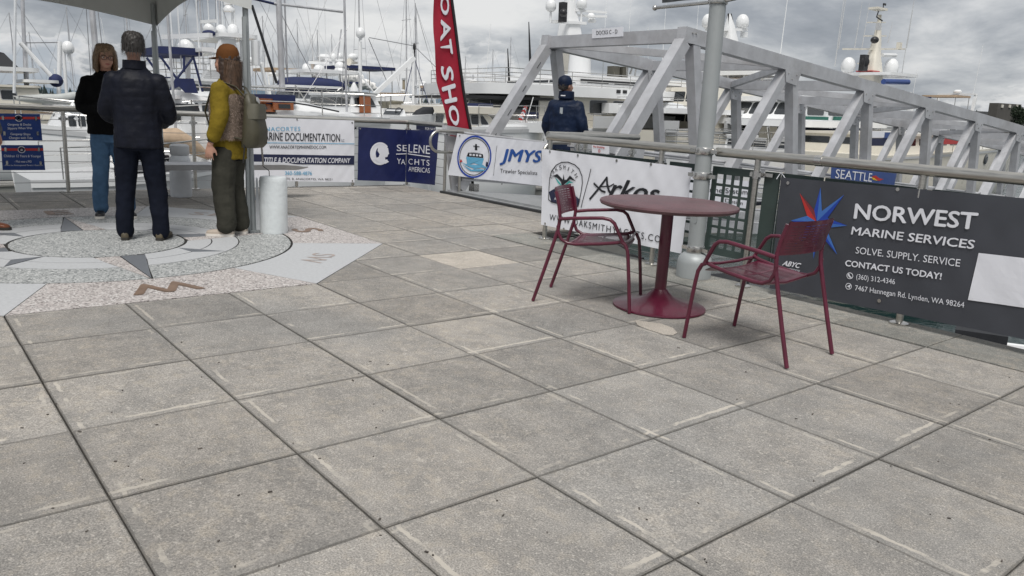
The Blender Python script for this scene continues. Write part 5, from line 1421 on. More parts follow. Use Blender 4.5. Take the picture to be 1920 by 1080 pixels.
mb = MB(); rt = random.Random(8)
for k in range(1500):
    a = R(rt.uniform(62, 213)); d_ = rt.uniform(790, 835); h = rt.uniform(5, 11) * (1 + .35 * noise.noise(Vector((math.degrees(a) * .6, 5, 0)))); x, y = d_ * math.cos(a), d_ * math.sin(a); w_ = h * .2
    zb_ = -2.2 + rt.uniform(2, 7)
    mb.lathe([(w_, zb_), (w_ * .75, zb_ + h * .4), (w_ * .4, zb_ + h * .75), (.1, zb_ + h)], (x, y, 0), 5)
single('shore_trees', mb, M_FARW, kind='stuff', tilt=True, smooth=0)
# steam rising from the plant across the bay
mb = MB(); c0 = lt(705, 172, -900)
for k in range(34):
    f = k / 33; r_ = 2 + 8 * f ** .6 * rt.uniform(.7, 1.2)
    p = c0 + Vector((-10 * f + rt.uniform(-4, 4), -30 * f + rt.uniform(-4, 4), 2 + 13 * f ** .8 + rt.uniform(-4, 5) * f)); mb.ell(p, r_, r_, r_ * .8, 12, 8)
o = single('steam_plume', mb, mat('steam', (.80, .79, .77), 1.0, var=.04), 'white steam plume drifting from a plant on the far shore', 'steam', tilt=True, loc=tuple(c0))
fuse(o, 1.2, 4, 4.0, bpy.data.textures.new('puffs', 'CLOUDS')); bpy.data.textures['puffs'].noise_scale = 5
for (u, v0_, w_, lab) in ((707, 172, 1.6, 'tall thin chimney under the steam on the far shore'), (757, 150, 2.2, 'yellowish lattice tower on the far shore beside the crane boat')):
    p = lt(u, v0_, -800)
    th = Thing('chimney', lab, 'chimney', (p.x, p.y, -2.2), tilt=True)
    th.part('stack', MB().lathe([(w_, -2.2), (w_ * .7, p.z)], (p.x, p.y, 0), 10), mat('far buff metal', (.35, .30, .22), .9)); th.part('cap', MB().lathe([(w_, p.z), (w_, p.z + 2)], (p.x, p.y, 0), 10), M_GREYH)
# warehouse and tower at the right edge
p1, p2 = lt(1872, 193, -115), lt(1916, 193, -115)
th = Thing('concrete_tower', 'brown grey concrete tower above the long shed at the far right', 'building', (-115, p1.y, -2.2), tilt=True)
M_BLD = mat('brown grey concrete', (.085, .080, .072), .9, var=.12, vscale=.3)
th.part('wall', MB().box((-116.5, (p1.y + p2.y) / 2, (p1.z - 2.2) / 2), (3, p2.y - p1.y, p1.z + 2.2)), M_BLD, smooth=0)
for k, u in enumerate((1879, 1893, 1907)):
    q = lt(u, 199, -114.9); th.part('lamp', MB().box((-114.8, q.y, q.z), (.3, 1.6, 1.1)), M_CREAM)
p3, p4 = lt(1760, 209, -125), lt(1960, 210, -125)
th = Thing('long_shed', 'long low grey shed behind the gangway at the far right', 'building', (-130, p3.y, -2.2), tilt=True)
th.part('wall', MB().box((-129, (p3.y + p4.y) / 2, (p3.z - 2.4) / 2), (6, p4.y - p3.y, p3.z + 2.0)), mat('shed cladding', (.30, .31, .32), .8), smooth=0)
th.part('roof', MB().box((-129, (p3.y + p4.y) / 2, p3.z), (7, p4.y - p3.y + 2, 1.6)), mat('shed roof', (.10, .105, .11), .8), smooth=0)
def leafy(label, c, h, rad, n, seed=1):
    th = Thing('tree', label, 'tree', c, tilt=True); r_ = random.Random(seed); c = Vector(c)
    th.part('trunk', MB().tube([c, c + Vector((.2, 0, h * .5)), c + Vector((0, .1, h * .8))], [rad * .07, rad * .05, rad * .02], 8), mat('bark', (.06, .05, .04), .9))
    mb = MB()
    blobs = [(Vector((r_.uniform(-1, 1), r_.uniform(-1, 1), r_.uniform(-.8, 1))) * rad * .6, r_.uniform(.3, .55) * rad) for _ in range(9)]
    for _ in range(n):
        b0, br_ = r_.choice(blobs); d = Vector((r_.gauss(0, 1), r_.gauss(0, 1), r_.gauss(0, 1))).normalized() * br_ * r_.uniform(.6, 1.05)
        p = c + Vector((0, 0, h * .62)) + b0 + d; s_ = rad * .05; q = Vector((r_.gauss(0, 1), r_.gauss(0, 1), r_.gauss(0, 1))).normalized(); e1 = q.orthogonal().normalized() * s_; e2 = q.cross(e1).normalized() * s_
        mb.add([p - e1, p + e2, p + e1, p - e2], [(0, 1, 2, 3)])
    o_ = th.part('crown', mb, mat('dark foliage', (.022, .036, .018), .8, var=.5, vscale=1.2), smooth=0)
q = lt(1917, 215, -95); leafy('dark leafy tree at the far right beside the concrete tower', (-95, q.y, -2.2), 8.6, 4.2, 3500, 3)

# ------------------------------------------------------------------ boats
WZ = -2.2
class Boat(Thing):
    """moored along the Y axis: near side on the plane X, beam B away from us; heights are plain z"""
    def __init__(s, name, label, cat, X, B, ya, yb, zd0, zd1, m=None, bow=1, group=None, keel=-.5, flare=.12, full=.80, stripe=True, trans=.92):
        s.X, s.B, s.ya, s.yb = X, B, min(ya, yb), max(ya, yb)
        s.cx = X - B / 2
        Thing.__init__(s, name, label, cat, (s.cx, (ya + yb) / 2, WZ), group=group, tilt=True)
        m = m or M_GEL; s.m = m
        st, bw = (s.ya, s.yb) if bow > 0 else (s.yb, s.ya); s.st, s.bw = st, bw
        n = 22; prof = []
        s.zd = lambda y: zd0 + (zd1 - zd0) * (max(0, min(1, (y - st) / (bw - st)))) ** 1.6
        def hw(f): return B / 2 * (trans + (1 - trans) * min(1, f / .3)) * (1 if f < full - .35 else max(0.0, 1 - ((f - (full - .35)) / (1.35 - full)) ** 2.2))
        s.hw = lambda y: hw(max(0, min(1, (y - st) / (bw - st))))
        def hull_between(za, zb, out=0.0, name='hull', mm=None, cap=True):
            mb = MB(); rows_ = []
            for i in range(n + 1):
                f = i / n; z1 = s.zd(st + (bw - st) * f); row = []
                rake = (bw - st) * .075
                for (t_, wf) in za_rows:
                    z = WZ + (z1 - WZ) * t_ if t_ >= 0 else WZ + t_
                    y = st + (bw - st) * f - (rake * (1 - max(0, t_)) * f ** 3)
                    w_ = hw(f) * (wf + (1 - wf) * 0) * (1 - flare * (1 - max(0, t_)) * (0.3 + f)) + out
                    row.append((y, w_, z))
                rows_.append(row)
            k = len(rows_[0])
            for side in (1, -1):
                o0 = len(mb.v)
                for row in rows_:
                    for (y, w_, z) in row: mb.v.append(Vector((s.cx + side * w_, y, z)))
                for i in range(n):
                    for j in range(k - 1): q_ = o0 + i * k + j; mb.f.append((q_, q_ + k, q_ + k + 1, q_ + 1))
            if cap:
                o2 = len(mb.v) // 2
                for i in range(n): a, b_ = i * k + k - 1, (i + 1) * k + k - 1; mb.f.append((a, b_, o2 + b_, o2 + a))
                mb.f.append(tuple(list(range(0, k)) + [o2 + j for j in reversed(range(k))]))
            s.part(name, mb, mm or m, smooth=50)
        za_rows = [(keel, .35), (-.12, .86), (0.001, .93), (.35, .97), (.7, 1.0), (1.0, 1.0)]
        hull_between(0, 1)
        if stripe:
            za_rows = [(0.0, .935), (.085, .943)]; hull_between(0, 1, .012, 'boot_stripe', M_BOOT, False)
            za_rows = [(.93, 1.0), (.97, 1.0)]; hull_between(0, 1, .03, 'rub_rail', M_GREYH if m is not M_GREYH else M_GEL, False)
    FIXED = {'hull', 'boot_stripe', 'rub_rail', 'cabin', 'flybridge', 'bridge_coaming', 'window', 'window_frame', 'roof', 'upper_deck', 'boat_deck', 'guard_rail', 'stanchion', 'porthole', 'fender_cover', 'deck_underside', 'canvas_side', 'name_board', 'oval_port', 'deck', 'lettering', 'foredeck_cover', 'dark_slit', 'window_cover', 'teak_panel', 'teak_window', 'cabin_trim', 'vent', 'locker', 'teak_door', 'fender'}
    def part(s, name, mb, m, parent=None, label=None, smooth=38, kind=None):
        if isinstance(mb, MB) and name not in s.FIXED and getattr(s, 'hw', None) and not getattr(mb, 'placed', 0):
            # readings were taken on the near side; set the piece back to the boat's own middle along the same bearing
            c = sum(mb.v, Vector()) / len(mb.v); k = c.x / s.X
            d = Vector((0, c.y * (k - 1), (c.z - CAM.z) * (k - 1))); mb.v = [v + d for v in mb.v]
        return Thing.part(s, name, mb, m, parent, label, smooth, kind)
    def house(s, y0, y1, z0, z1, ins=.35, m=None, r0=.15, r1=.6, win=3, wz=(.40, .82), wm=(.12, .88), top=True, name='cabin', tap=.08, winm=None, fw=True, aft=True, roof_o=.14, frame=False, wgap=.22):
        """trapezoid deckhouse; r0/r1 rake at its low-Y and high-Y ends, windows cut along the sides and ends"""
        m = m or s.m; w0 = s.B / 2 - ins; w1 = w0 - tap
        P = lambda sx, y, z: Vector((s.cx + sx * (w0 + (w1 - w0) * (z - z0) / (z1 - z0)), y, z))
        ye0 = lambda z: y0 + r0 * (z - z0) / (z1 - z0); ye1 = lambda z: y1 - r1 * (z - z0) / (z1 - z0)
        vs = [P(sx, ye(z), z) for z in (z0, z1) for sx, ye in ((1, ye0), (1, ye1), (-1, ye1), (-1, ye0))]
        c_ = s.part(name, MB().add(vs, [(0, 3, 2, 1), (4, 5, 6, 7), (0, 1, 5, 4), (1, 2, 6, 5), (2, 3, 7, 6), (3, 0, 4, 7)]), m, smooth=0)
        a, b_ = z0 + (z1 - z0) * wz[0], z0 + (z1 - z0) * wz[1]; pr = .012
        wn = winm or M_GLASS
        def pane(cor, nrm):
            nrm = Vector(nrm); L_ = (cor[1] - cor[0]).length; H_ = (cor[3] - cor[0]).length; r_ = min(L_, H_) * .16
            ex, ey = (cor[1] - cor[0]), (cor[3] - cor[0])
            sk = (cor[2] - cor[3]) - ex
            def f(x, y, z): u_, v_ = x / L_, y / H_; return tuple(cor[0] + ex * u_ + ey * v_ + sk * u_ * v_ + nrm * z)
            if frame: s.part('window_frame', MB().prism(rrect(L_ + .07, H_ + .07, r_ + .03, 3, L_ / 2, H_ / 2), .0, pr * .6, f), M_GREYH if m is not M_GREYH else M_GEL, parent=c_, smooth=0)
            s.part('window', MB().prism(rrect(L_, H_, r_, 3, L_ / 2, H_ / 2), -.01, pr + (.004 if frame else 0), f), wn, parent=c_, smooth=0)
        if win:
            for sx in (1, -1):
                la, lb_ = ye0(a) + (ye1(a) - ye0(a)) * wm[0], ye0(a) + (ye1(a) - ye0(a)) * wm[1]; wd = (lb_ - la) / win
                for i in range(win):
                    p, q_ = la + wd * i, la + wd * (i + 1) - wd * wgap
                    last = (i == win - 1); sh_ = -(r1 * (b_ - a) / (z1 - z0)) * .8 if last else 0
                    pane([P(sx, p, a), P(sx, q_, a), P(sx, q_ + sh_, b_), P(sx, p, b_)], (sx, 0, 0))
        for on_, ye, sg in ((fw, ye1, 1), (aft, ye0, -1)):
            if not on_: continue
            k = 3 if s.B > 3 else 2; W_ = (w0 - .12) * 2
            for i in range(k):
                xa = s.cx - W_ / 2 + W_ * i / k + .04; xb = s.cx - W_ / 2 + W_ * (i + 1) / k - .04
                pane([Vector((xa, ye(a), a)), Vector((xb, ye(a), a)), Vector((xb, ye(b_), b_)), Vector((xa, ye(b_), b_))], (0, sg, .2))
        if top: s.slab(ye0(z1) - roof_o, ye1(z1) + roof_o, z1 + .045, .09, ins - roof_o + .05, m, name='roof')
        return c_
    def slab(s, y0, y1, z, t_=.10, ins=.0, m=None, name='deck', rnd=.35, nose=0):
        w_ = s.B / 2 - ins; ym = (y0 + y1) / 2
        pts = rrect(w_ * 2, y1 - y0, min(rnd, w_ * .9, (y1 - y0) / 2.2), 5)
        return s.part(name, MB().prism([(s.cx + x, ym + y) for x, y in pts], z - t_ / 2, z + t_ / 2), m or s.m, smooth=30)
    def rail(s, y0, y1, z, h=.85, ins=.06, rows=2, step=1.3, m=None, ends=True, name='guard_rail'):
        m = m or M_STEELD; w_ = s.B / 2 - ins; mb = MB()
        for i in range(1, rows + 1):
            zz_ = z + h * i / rows; pts = [(s.cx + w_, y0, zz_), (s.cx + w_, y1, zz_)]
            if ends: pts = [(s.cx - w_, y0, zz_), (s.cx + w_, y0, zz_), (s.cx + w_, y1, zz_), (s.cx - w_, y1, zz_), (s.cx - w_, y0, zz_)]
            s.part(name, MB().tube(pts, .021, 6), m)
        n = max(2, int((y1 - y0) / step))
        for i in range(n + 1):
            y = y0 + (y1 - y0) * i / n
            for sx in (1, -1): s.part('stanchion', MB().tube([(s.cx + sx * w_, y, z), (s.cx + sx * w_, y, z + h)], .018, 6), m)
    def side_rail(s, y0, y1, h=.7, step=1.5, rows=2):
        n = max(2, int(abs(y1 - y0) / step)); ys_ = [y0 + (y1 - y0) * i / n for i in range(n + 1)]
        for sx in (1, -1):
            P = [Vector((s.cx + sx * (s.hw(y) - .08), y, s.zd(y))) for y in ys_]
            for k in range(1, rows + 1): s.part('guard_rail', MB().tube([p + Vector((0, 0, h * k / rows)) for p in P], .017 if k == rows else .009, 6), M_STEELD)
            for p in P: s.part('stanchion', MB().tube([p, p + Vector((0, 0, h))], .014, 6), M_STEELD)
    def back(s, x, y, z):
        k = (s.cx + x) / s.X; return y * k, CAM.z + (z - CAM.z) * k
    def ok(s, mb): mb.placed = 1; return mb
    def dome(s, y, z, r=.33, x=0, stalk=.3, m=None):
        y, z = s.back(x, y, z)
        s.part('satellite_dome', s.ok(MB().lathe([(r * .6, -.25 * r), (r * .92, 0), (r, r * .5), (r * .98, r * .9), (r * .8, r * 1.4), (r * .45, r * 1.75), (.02, r * 1.85)], (s.cx + x, y, z), 20).lathe([(r * .62, -.32 * r), (r * .62, -.2 * r)], (s.cx + x, y, z), 12)), m or M_GEL, smooth=60)
        if stalk: s.part('dome_stalk', s.ok(MB().lathe([(.06, -stalk - .3 * r), (.06, -.3 * r)], (s.cx + x, y, z), 10)), M_GEL)
    def radar(s, y, z, L_=1.3, x=0, rz=.3):
        y, z = s.back(x, y, z)
        o_ = s.part('radar', s.ok(MB().lathe([(.22, 0), (.24, .1), (.14, .22), (.05, .25)], (s.cx + x, y, z), 16)), M_GEL, smooth=60)
        s.part('scanner_bar', s.ok(MB().box((s.cx + x, y, z + .32), (L_, .12, .11), rz)), M_GEL, parent=o_)
    def whip(s, y, z, h=4, x=0, ly=.0, r=.012, m=None):
        y, z = s.back(x, y, z); s.part('antenna', s.ok(MB().tube([(s.cx + x, y, z), (s.cx + x, y + ly, z + h)], [r * 1.6, r * .5], 5)), m or M_GEL)
    def pole(s, y0, z0, y1, z1, r=.05, x=0, m=None, name='mast', x1=None):
        x1 = x if x1 is None else x1; y0, z0 = s.back(x, y0, z0); y1, z1 = s.back(x1, y1, z1)
        return s.part(name, s.ok(MB().tube([(s.cx + x, y0, z0), (s.cx + x1, y1, z1)], r, 10)), m or M_GEL)
    def portholes(s, ys_, z, r=.11):
        for y in ys_: s.part('porthole', MB().lathe([(r, 0), (r * 1.15, .01), (r * .9, .03)], (s.cx + s.hw(y) * .985, y, z), 14, Vector((1, 0, 0)).to_track_quat('Z', 'Y').to_matrix()), M_GLASS)
    def fender(s, y, z, L_=.6, r=.13, m=None): s.part('fender', MB().lathe([(.03, 0), (r, .12), (r, L_ - .12), (.03, L_)], (s.X + .16, y, z), 12), m or M_NAVYC)

def rib(label, c, L_, yaw, m=M_RUBG, cat='inflatable boat', covered=None, tiltx=0):
    c = Vector(c); th = Thing('inflatable_tender', label, cat, c, tilt=True, scene=False, M=Matrix.Translation(c) @ Matrix.Rotation(yaw, 4, 'Z'))
    W_ = L_ * .22; r_ = L_ * .088
    pts = [(-L_ / 2, W_, .30), (L_ * .18, W_, .32), (L_ * .34, W_ * .8, .36), (L_ * .46, W_ * .35, .42), (L_ * .5, 0, .44), (L_ * .46, -W_ * .35, .42), (L_ * .34, -W_ * .8, .36), (L_ * .18, -W_, .32), (-L_ / 2, -W_, .30)]
    if covered: 
        th.part('boat_cover', MB().loft([[(x, W_ * 1.15 * k * math.cos(R(t_)), (.30 + .34 * k * math.sin(R(t_))) * (1 if math.sin(R(t_)) > 0 else .9)) for t_ in range(0, 360, 20)] for x, k in ((-L_ / 2, .35), (-L_ * .46, .8), (-L_ * .3, 1.0), (L_ * .1, 1.05), (L_ * .3, .92), (L_ * .42, .7), (L_ * .5, .25))]), covered, smooth=60)
    else:
        th.part('tube', MB().tube(pts, [r_ * .9] + [r_ * 1.08] * 7 + [r_ * .9], 12), m, smooth=60)
        th.part('floor', MB().box((-.02 * L_, 0, .25), (L_ * .9, W_ * 1.7, .04)), M_GREYH)
        th.part('seat', MB().box((-L_ * .12, 0, .42), (L_ * .12, W_ * 1.4, .22)), M_GEL)
        o_ = th.part('outboard', MB().loft([[Vector((-L_ / 2 - .12 + x, y, z)) for x, y in rrect(w_, w_ * .7, w_ * .25, 3)] for z, w_ in ((.35, .16), (.5, .26), (.75, .32), (.86, .22))]), M_BLACKP, smooth=60)
        th.part('outboard_leg', MB().box((-L_ / 2 - .12, 0, .12), (.12, .08, .5)), M_BLACKP, parent=o_)
    th.part('keel', MB().loft([[(x, W_ * k * math.cos(R(t_)), .24 + .26 * kk * math.sin(R(t_))) for t_ in range(180, 361, 20)] for x, k, kk in ((-L_ / 2, .85, .7), (0, .9, .9), (L_ * .3, .6, .8), (L_ * .46, .1, .2))]), M_GREYH, smooth=50)
    return th

def Z(u, v, X): return lt(u, v, X).z
def Y(u, v, X): return lt(u, v, X).y

# --- left: trawler with a dinghy on its after deck
X = -38
b = Boat('trawler', 'white trawler yacht with a dark waterline at the far left behind the blue signs', 'boat', X, 4.4, Y(-420, 260, X), Y(186, 262, X), Z(-200, 252, X), Z(60, 262, X), bow=-1)
b.house(Y(-260, 200, X), Y(84, 200, X), Z(20, 205, X), Z(20, 163, X), .45, M_CREAM, .5, .1, 6, (.45, .85), frame=True)
b.house(Y(-220, 160, X), Y(-15, 160, X), Z(20, 161, X), Z(20, 140, X), .7, M_GEL, .3, .2, 3)
b.slab(Y(-100, 130, X), Y(68, 130, X), Z(30, 132, X), .16, .5, name='hardtop')
b.slab(Y(30, 150, X), Y(100, 150, X), Z(30, 152, X), .12, .4, name='hardtop')
b.part('black_canopy', MB().loft([[(b.cx + 1.5 * sx, Y(-60, 80, X), Z(0, 128, X)) for sx in (-1, 1)] + [(b.cx + 1.1 * sx, Y(-60, 80, X), Z(0, 90, X)) for sx in (1, -1)], [(b.cx + 1.5 * sx, Y(28, 130, X), Z(0, 128, X)) for sx in (-1, 1)] + [(b.cx + .9 * sx, Y(2, 90, X), Z(0, 100, X)) for sx in (1, -1)]]), M_BLACKC, smooth=20)
b.pole(Y(50, 190, X), Z(50, 192, X), Y(46, 0, X), Z(46, -60, X), .075, .6, M_ALU)
b.pole(Y(50, 170, X), Z(50, 190, X), Y(47, 78, X), Z(47, 78, X), .08, .3)
b.pole(Y(105, 152, X), Z(105, 152, X), Y(38, 80, X), Z(38, 80, X), .09, .9, name='boom')
b.part('boom_foot', MB().ell((b.cx + .9, Y(105, 151, X), Z(105, 151, X)), .28), M_NAVYC)
b.pole(Y(110, 195, X), Z(110, 195, X), Y(112, 78, X), Z(112, 78, X), .09, 0)
b.pole(Y(126, 190, X), Z(126, 190, X), Y(118, 82, X), Z(118, 82, X), .07, 0)
b.part('stay', MB().tube([(b.cx + .5, Y(44, 81, X), Z(44, 81, X)), (b.cx, Y(112, 79, X), Z(112, 79, X))], .02, 5), M_WIRE)
b.side_rail(Y(-300, 250, X), Y(40, 250, X), .7)
b.dome(Y(128, 95, X), Z(128, 97, X), .25, 0, .3); b.portholes([Y(u, 285, X) for u in (-60, 10, 80)], Z(20, 285, X))
rib('grey inflatable dinghy slung on the trawler\'s after deck at the far left', (X - 1.0, Y(94, 190, X), Z(94, 193, X) - .15), (Y(140, 180, X) - Y(50, 180, X)) * 1.25, R(84))

# --- tall thick mast behind the two people, and its sailing yacht
def sailing(label, X, B, ya, yb, zd, um, rm=.11, cover=M_NAVYC, bow=1, hullm=None, htop=15, boomz=1.6, name='sailboat', zc=.55):
    b = Boat(name, label, 'sailboat', X, B, ya, yb, zd, zd + .25, hullm or M_GEL, bow=bow, full=.62, keel=-.6, trans=.7)
    y0, y1 = b.ya + (b.yb - b.ya) * .30, b.ya + (b.yb - b.ya) * .72
    b.house(y0, y1, zd, zd + zc, .75, M_GEL, .4, 1.2, 4, (.25, .7), fw=False, aft=False)
    ym = um
    b.part('mast', MB().tube([(b.cx, ym, zd), (b.cx, ym, zd + htop)], [rm, rm * .8], 12, sy=.75), M_ALU)
    d_ = -bow
    b.part('boom', MB().tube([(b.cx, ym, zd + boomz), (b.cx, ym + d_ * (b.yb - b.ya) * .36, zd + boomz + .05)], rm * .7, 8), M_ALU)
    b.part('sail_cover', MB().tube([(b.cx, ym + d_ * .12, zd + boomz + .26), (b.cx, ym + d_ * (b.yb - b.ya) * .2, zd + boomz + .22), (b.cx, ym + d_ * (b.yb - b.ya) * .35, zd + boomz + .14)], [.22, .18, .10], 10, sy=1.2), cover)
    for f in (.42, .72):
        b.part('spreader', MB().tube([(b.cx - 1.0 * (1.2 - f), ym, zd + htop * f), (b.cx + 1.0 * (1.2 - f), ym, zd + htop * f)], .025, 6), M_ALU)
    for sx in (-1, 1):
        b.part('shroud', MB().tube([(b.cx + sx * (B / 2 - .15), ym, zd), (b.cx + sx * 1.0 * .78, ym, zd + htop * .42), (b.cx + sx * .48, ym, zd + htop * .72), (b.cx, ym, zd + htop * .97)], .009, 4), M_WIRE)
    b.part('forestay', MB().tube([(b.cx, b.bw - (b.bw - b.st) * .02, zd + .25), (b.cx, ym, zd + htop * .96)], .035, 6), M_WCANV)
    b.part('backstay', MB().tube([(b.cx, b.st, zd), (b.cx, ym, zd + htop)], .009, 4), M_WIRE)
    b.side_rail(b.ya + .4, b.yb - 1.0, .62, 2.0)
    return b
X = -21
sailing('white sailing yacht with a very thick mast behind the woman in black', X, 3.6, Y(20, 240, X), Y(330, 240, X), Z(150, 250, X), Y(188, 190, X), .10, M_BLACKC, -1, None, 17, boomz=1.0)
# beige covered sailing yacht close under the back railing
X = -16.5
b = Boat('sailboat', 'grey white sailing yacht with a beige boom cover just behind the back railing', 'sailboat', X, 3.2, Y(60, 300, X), Y(478, 300, X), -.20, -.05, M_GREYH, bow=1, full=.62, trans=.7)
b.house(Y(250, 270, X), Y(400, 270, X), -.1, .32, .7, M_GEL, .3, 1.0, 3, (.2, .75))
b.part('boom_cover', MB().loft([[(b.cx + .3 * k * math.cos(R(t_)), y, z + .22 * k * math.sin(R(t_))) for t_ in range(0, 360, 36)] for y, z, k in ((Y(290, 265, X), .62, .9), (Y(330, 268, X), .60, 1.1), (Y(365, 280, X), .42, .9), (Y(388, 292, X), .25, .5), (Y(397, 297, X), .12, .2))]), M_BEIGEC, smooth=60)
b.pole(Y(330, 250, X), 0, Y(329, 250, X), 14, .028, m=M_ALU); b.side_rail(Y(120, 280, X), Y(450, 280, X), .6)
# --- blue canvas cruiser
X = -19.5
b = Boat('motor_cruiser', 'white flybridge cruiser with navy canvas enclosure behind the man in navy', 'boat', X, 4.4, Y(190, 240, X), Y(560, 240, X), Z(340, 262, X) , Z(340, 232, X), bow=1)
b.house(Y(240, 250, X), Y(470, 250, X), Z(360, 250, X), Z(360, 186, X), .3, None, .1, 1.6, 4, (.35, .72))
b.house(Y(280, 190, X), Y(420, 190, X), Z(340, 187, X), Z(340, 168, X), .45, None, .1, .9, 0, top=False, name='flybridge')
b.part('canvas_side', MB().prism([(Y(326, 168, X), Z(326, 170, X)), (Y(338, 146, X), Z(338, 146, X)), (Y(372, 146, X), Z(372, 147, X)), (Y(381, 175, X), Z(381, 175, X)), (Y(357, 174, X), Z(357, 174, X)), (Y(345, 160, X), Z(345, 162, X))], X - .40, X - .36, lambda a, z, x: (x, a, z)), M_NAVYC, smooth=0)
b.slab(Y(272, 95, X), Y(362, 97, X), Z(320, 99, X), .17, 1.1, M_NAVYC, 'bimini_canvas', .25)
for (u0, v0_, u1, v1) in ((300, 105, 335, 152), (330, 150, 362, 108), (275, 108, 305, 150), (362, 105, 380, 172), (345, 105, 345, 135)):
    for sx in (1.05, -1.05): b.pole(Y(u0, v0_, X), Z(u0, v0_, X), Y(u1, v1, X), Z(u1, v1, X), .028, sx, M_NAVYC, 'canopy_bow')
b.radar(Y(351, 90, X), Z(351, 92, X), 1.9, 0, R(20)); b.part('radar_arch', MB().beam((b.cx - 1.6, Y(352, 96, X), Z(352, 96, X)), (b.cx + 1.6, Y(352, 96, X), Z(352, 96, X)), .3, .1).beam((b.cx, Y(352, 96, X), Z(352, 96, X)), (b.cx, Y(352, 150, X), Z(352, 165, X)), .10, .10, up=(0, 1, 0)), M_GEL)
for x_, u in ((-1, 326), (.6, 340), (1.2, 375)): b.whip(Y(u, 120, X), Z(u, 130, X), 5, x_)
b.part('oval_port', MB().prism(rrect(.9, .34, .16, 4, Y(345, 208, X), Z(345, 208, X)), X - .33, X - .27, lambda a, z, x: (x, a, z)), M_GLASS, smooth=0)
b.side_rail(Y(300, 230, X), Y(540, 230, X), .7)
# --- arch yacht behind
X = -29
b = Boat('motor_yacht', 'tall white motor yacht with twin domes on its mast behind the woman in the cap', 'yacht', X, 5.6, Y(300, 240, X), Y(640, 240, X), Z(420, 232, X), Z(420, 215, X), bow=1)
b.house(Y(330, 220, X), Y(560, 220, X), Z(400, 228, X), Z(400, 185, X), .4, None, .2, 2.2, 5, (.4, .8))
b.house(Y(350, 190, X), Y(500, 190, X), Z(400, 183, X), Z(400, 152, X), .7, None, .2, 1.4, 4, (.4, .8))
for x_ in (-1.5, 1.5): b.part('mast_leg', MB().loft([[(b.cx + x_ + a, Y(u, v, X), Z(u, v, X)) for a in (-.12, .12)] + [(b.cx + x_ + a, Y(u + w_, v, X), Z(u + w_, v, X)) for a in (.12, -.12)] for u, v, w_ in ((376, 152, 40), (392, 125, 34), (404, 98, 36), (412, 72, 30))]), M_GEL, smooth=20)
for k in range(6): b.part('louvre', MB().box((b.cx + 1.64, Y(392 + k * 1.5, 130, X), Z(392, 148 - k * 3.2, X)), (.02, .7, .05)), M_GREYH)
b.slab(Y(379, 70, X), Y(457, 73, X), Z(418, 72, X), .14, .9, name='mast_platform')
b.dome(Y(415, 60, X), Z(415, 66, X), .21, .9, .1); b.dome(Y(437, 60, X), Z(437, 65, X), .22, .2, .1)
b.part('searchlight', MB().ell((b.cx + 1.2, Y(392, 60, X), Z(392, 62, X)), .18, .25, .11), M_NAVYC)
b.radar(Y(393, 52, X), Z(393, 57, X), .9, 1.0)
b.slab(Y(363, 98, X), Y(402, 101, X), Z(380, 99, X), .12, 1.2, name='mast_wing')
b.pole(Y(455, 150, X), Z(455, 155, X), Y(452, 75, X), Z(452, 75, X), .06, 1.2); b.pole(Y(436, 50, X), Z(436, 50, X), Y(436, 15, X), Z(436, 15, X), .05, 0); b.radar(Y(430, 20, X), Z(430, 22, X), .5)
for x_, u in ((1, 392), (0, 408), (-1, 418)): b.whip(Y(u, 45, X), Z(u, 60, X), 6, x_)
b.rail(Y(345, 155, X), Y(470, 155, X), Z(400, 152, X), .8, .75)

# --- classic sailing yacht with teak cabin, aluminium mast with black boot
X = -17.5
b = Boat('sailboat', 'white sailing yacht with varnished teak cabin and a stout aluminium mast', 'sailboat', X, 3.4, Y(400, 230, X), Y(800, 240, X), Z(520, 214, X), Z(700, 222, X), bow=1, full=.62, trans=.7)
b.house(Y(470, 200, X), Y(536, 203, X), Z(500, 210, X), Z(500, 192, X), .6, M_TEAK, .1, .1, 2, (.25, .7), fw=False)
b.part('navy_dodger', MB().box((b.cx, Y(495, 186, X), Z(495, 186, X)), (2.1, Y(528, 186, X) - Y(470, 186, X), .22)), M_NAVYC)
b.part('cabin', MB().loft([[(b.cx + 1.05 * math.cos(R(t_)), Y(u, v, X), Z(u, 216, X) + max(.02, (Z(u, v, X) - Z(u, 216, X))) * max(-.05, math.sin(R(t_)))) for t_ in range(-10, 191, 20)] for u, v in ((540, 196), (546, 187), (568, 182), (590, 185), (625, 194), (660, 203), (690, 210))]), M_GEL, smooth=50)
b.part('teak_panel', MB().box((b.X - .58, Y(550, 200, X), Z(550, 200, X)), (.05, .5, .17)), M_TEAK)
b.part('teak_window', MB().box((b.X - .55, Y(551, 200, X), Z(551, 200, X)), (.05, .28, .10)), M_GLASS)
for u0, v0_, u1, v1 in ((548, 190, 600, 198), (600, 198, 655, 210)): b.part('cabin_trim', MB().beam((b.X - .6, Y(u0, v0_, X), Z(u0, v0_, X)), (b.X - .55, Y(u1, v1, X), Z(u1, v1, X)), .03, .035), M_BLACKP)
ym = Y(530, 190, X)
b.part('mast', MB().tube([(b.cx, ym, Z(530, 212, X)), (b.cx, ym, 12)], [.062, .056], 16, sy=1.2), M_ALU)
b.part('mast_boot', MB().loft([[(b.cx + .26 * k * math.cos(R(t_)), ym + .04 + .30 * k * math.sin(R(t_)), z) for t_ in range(0, 360, 36)] for z, k in ((Z(530, 213, X), 1.0), (Z(530, 200, X), .62), (Z(530, 189, X), .42))]), M_BLACKC)
b.part('mast', MB().tube([(b.cx - .3, ym + .14, Z(530, 190, X)), (b.cx - .3, ym + .14, 12)], .022, 10), M_ALU)
zz = Z(585, 16, X)
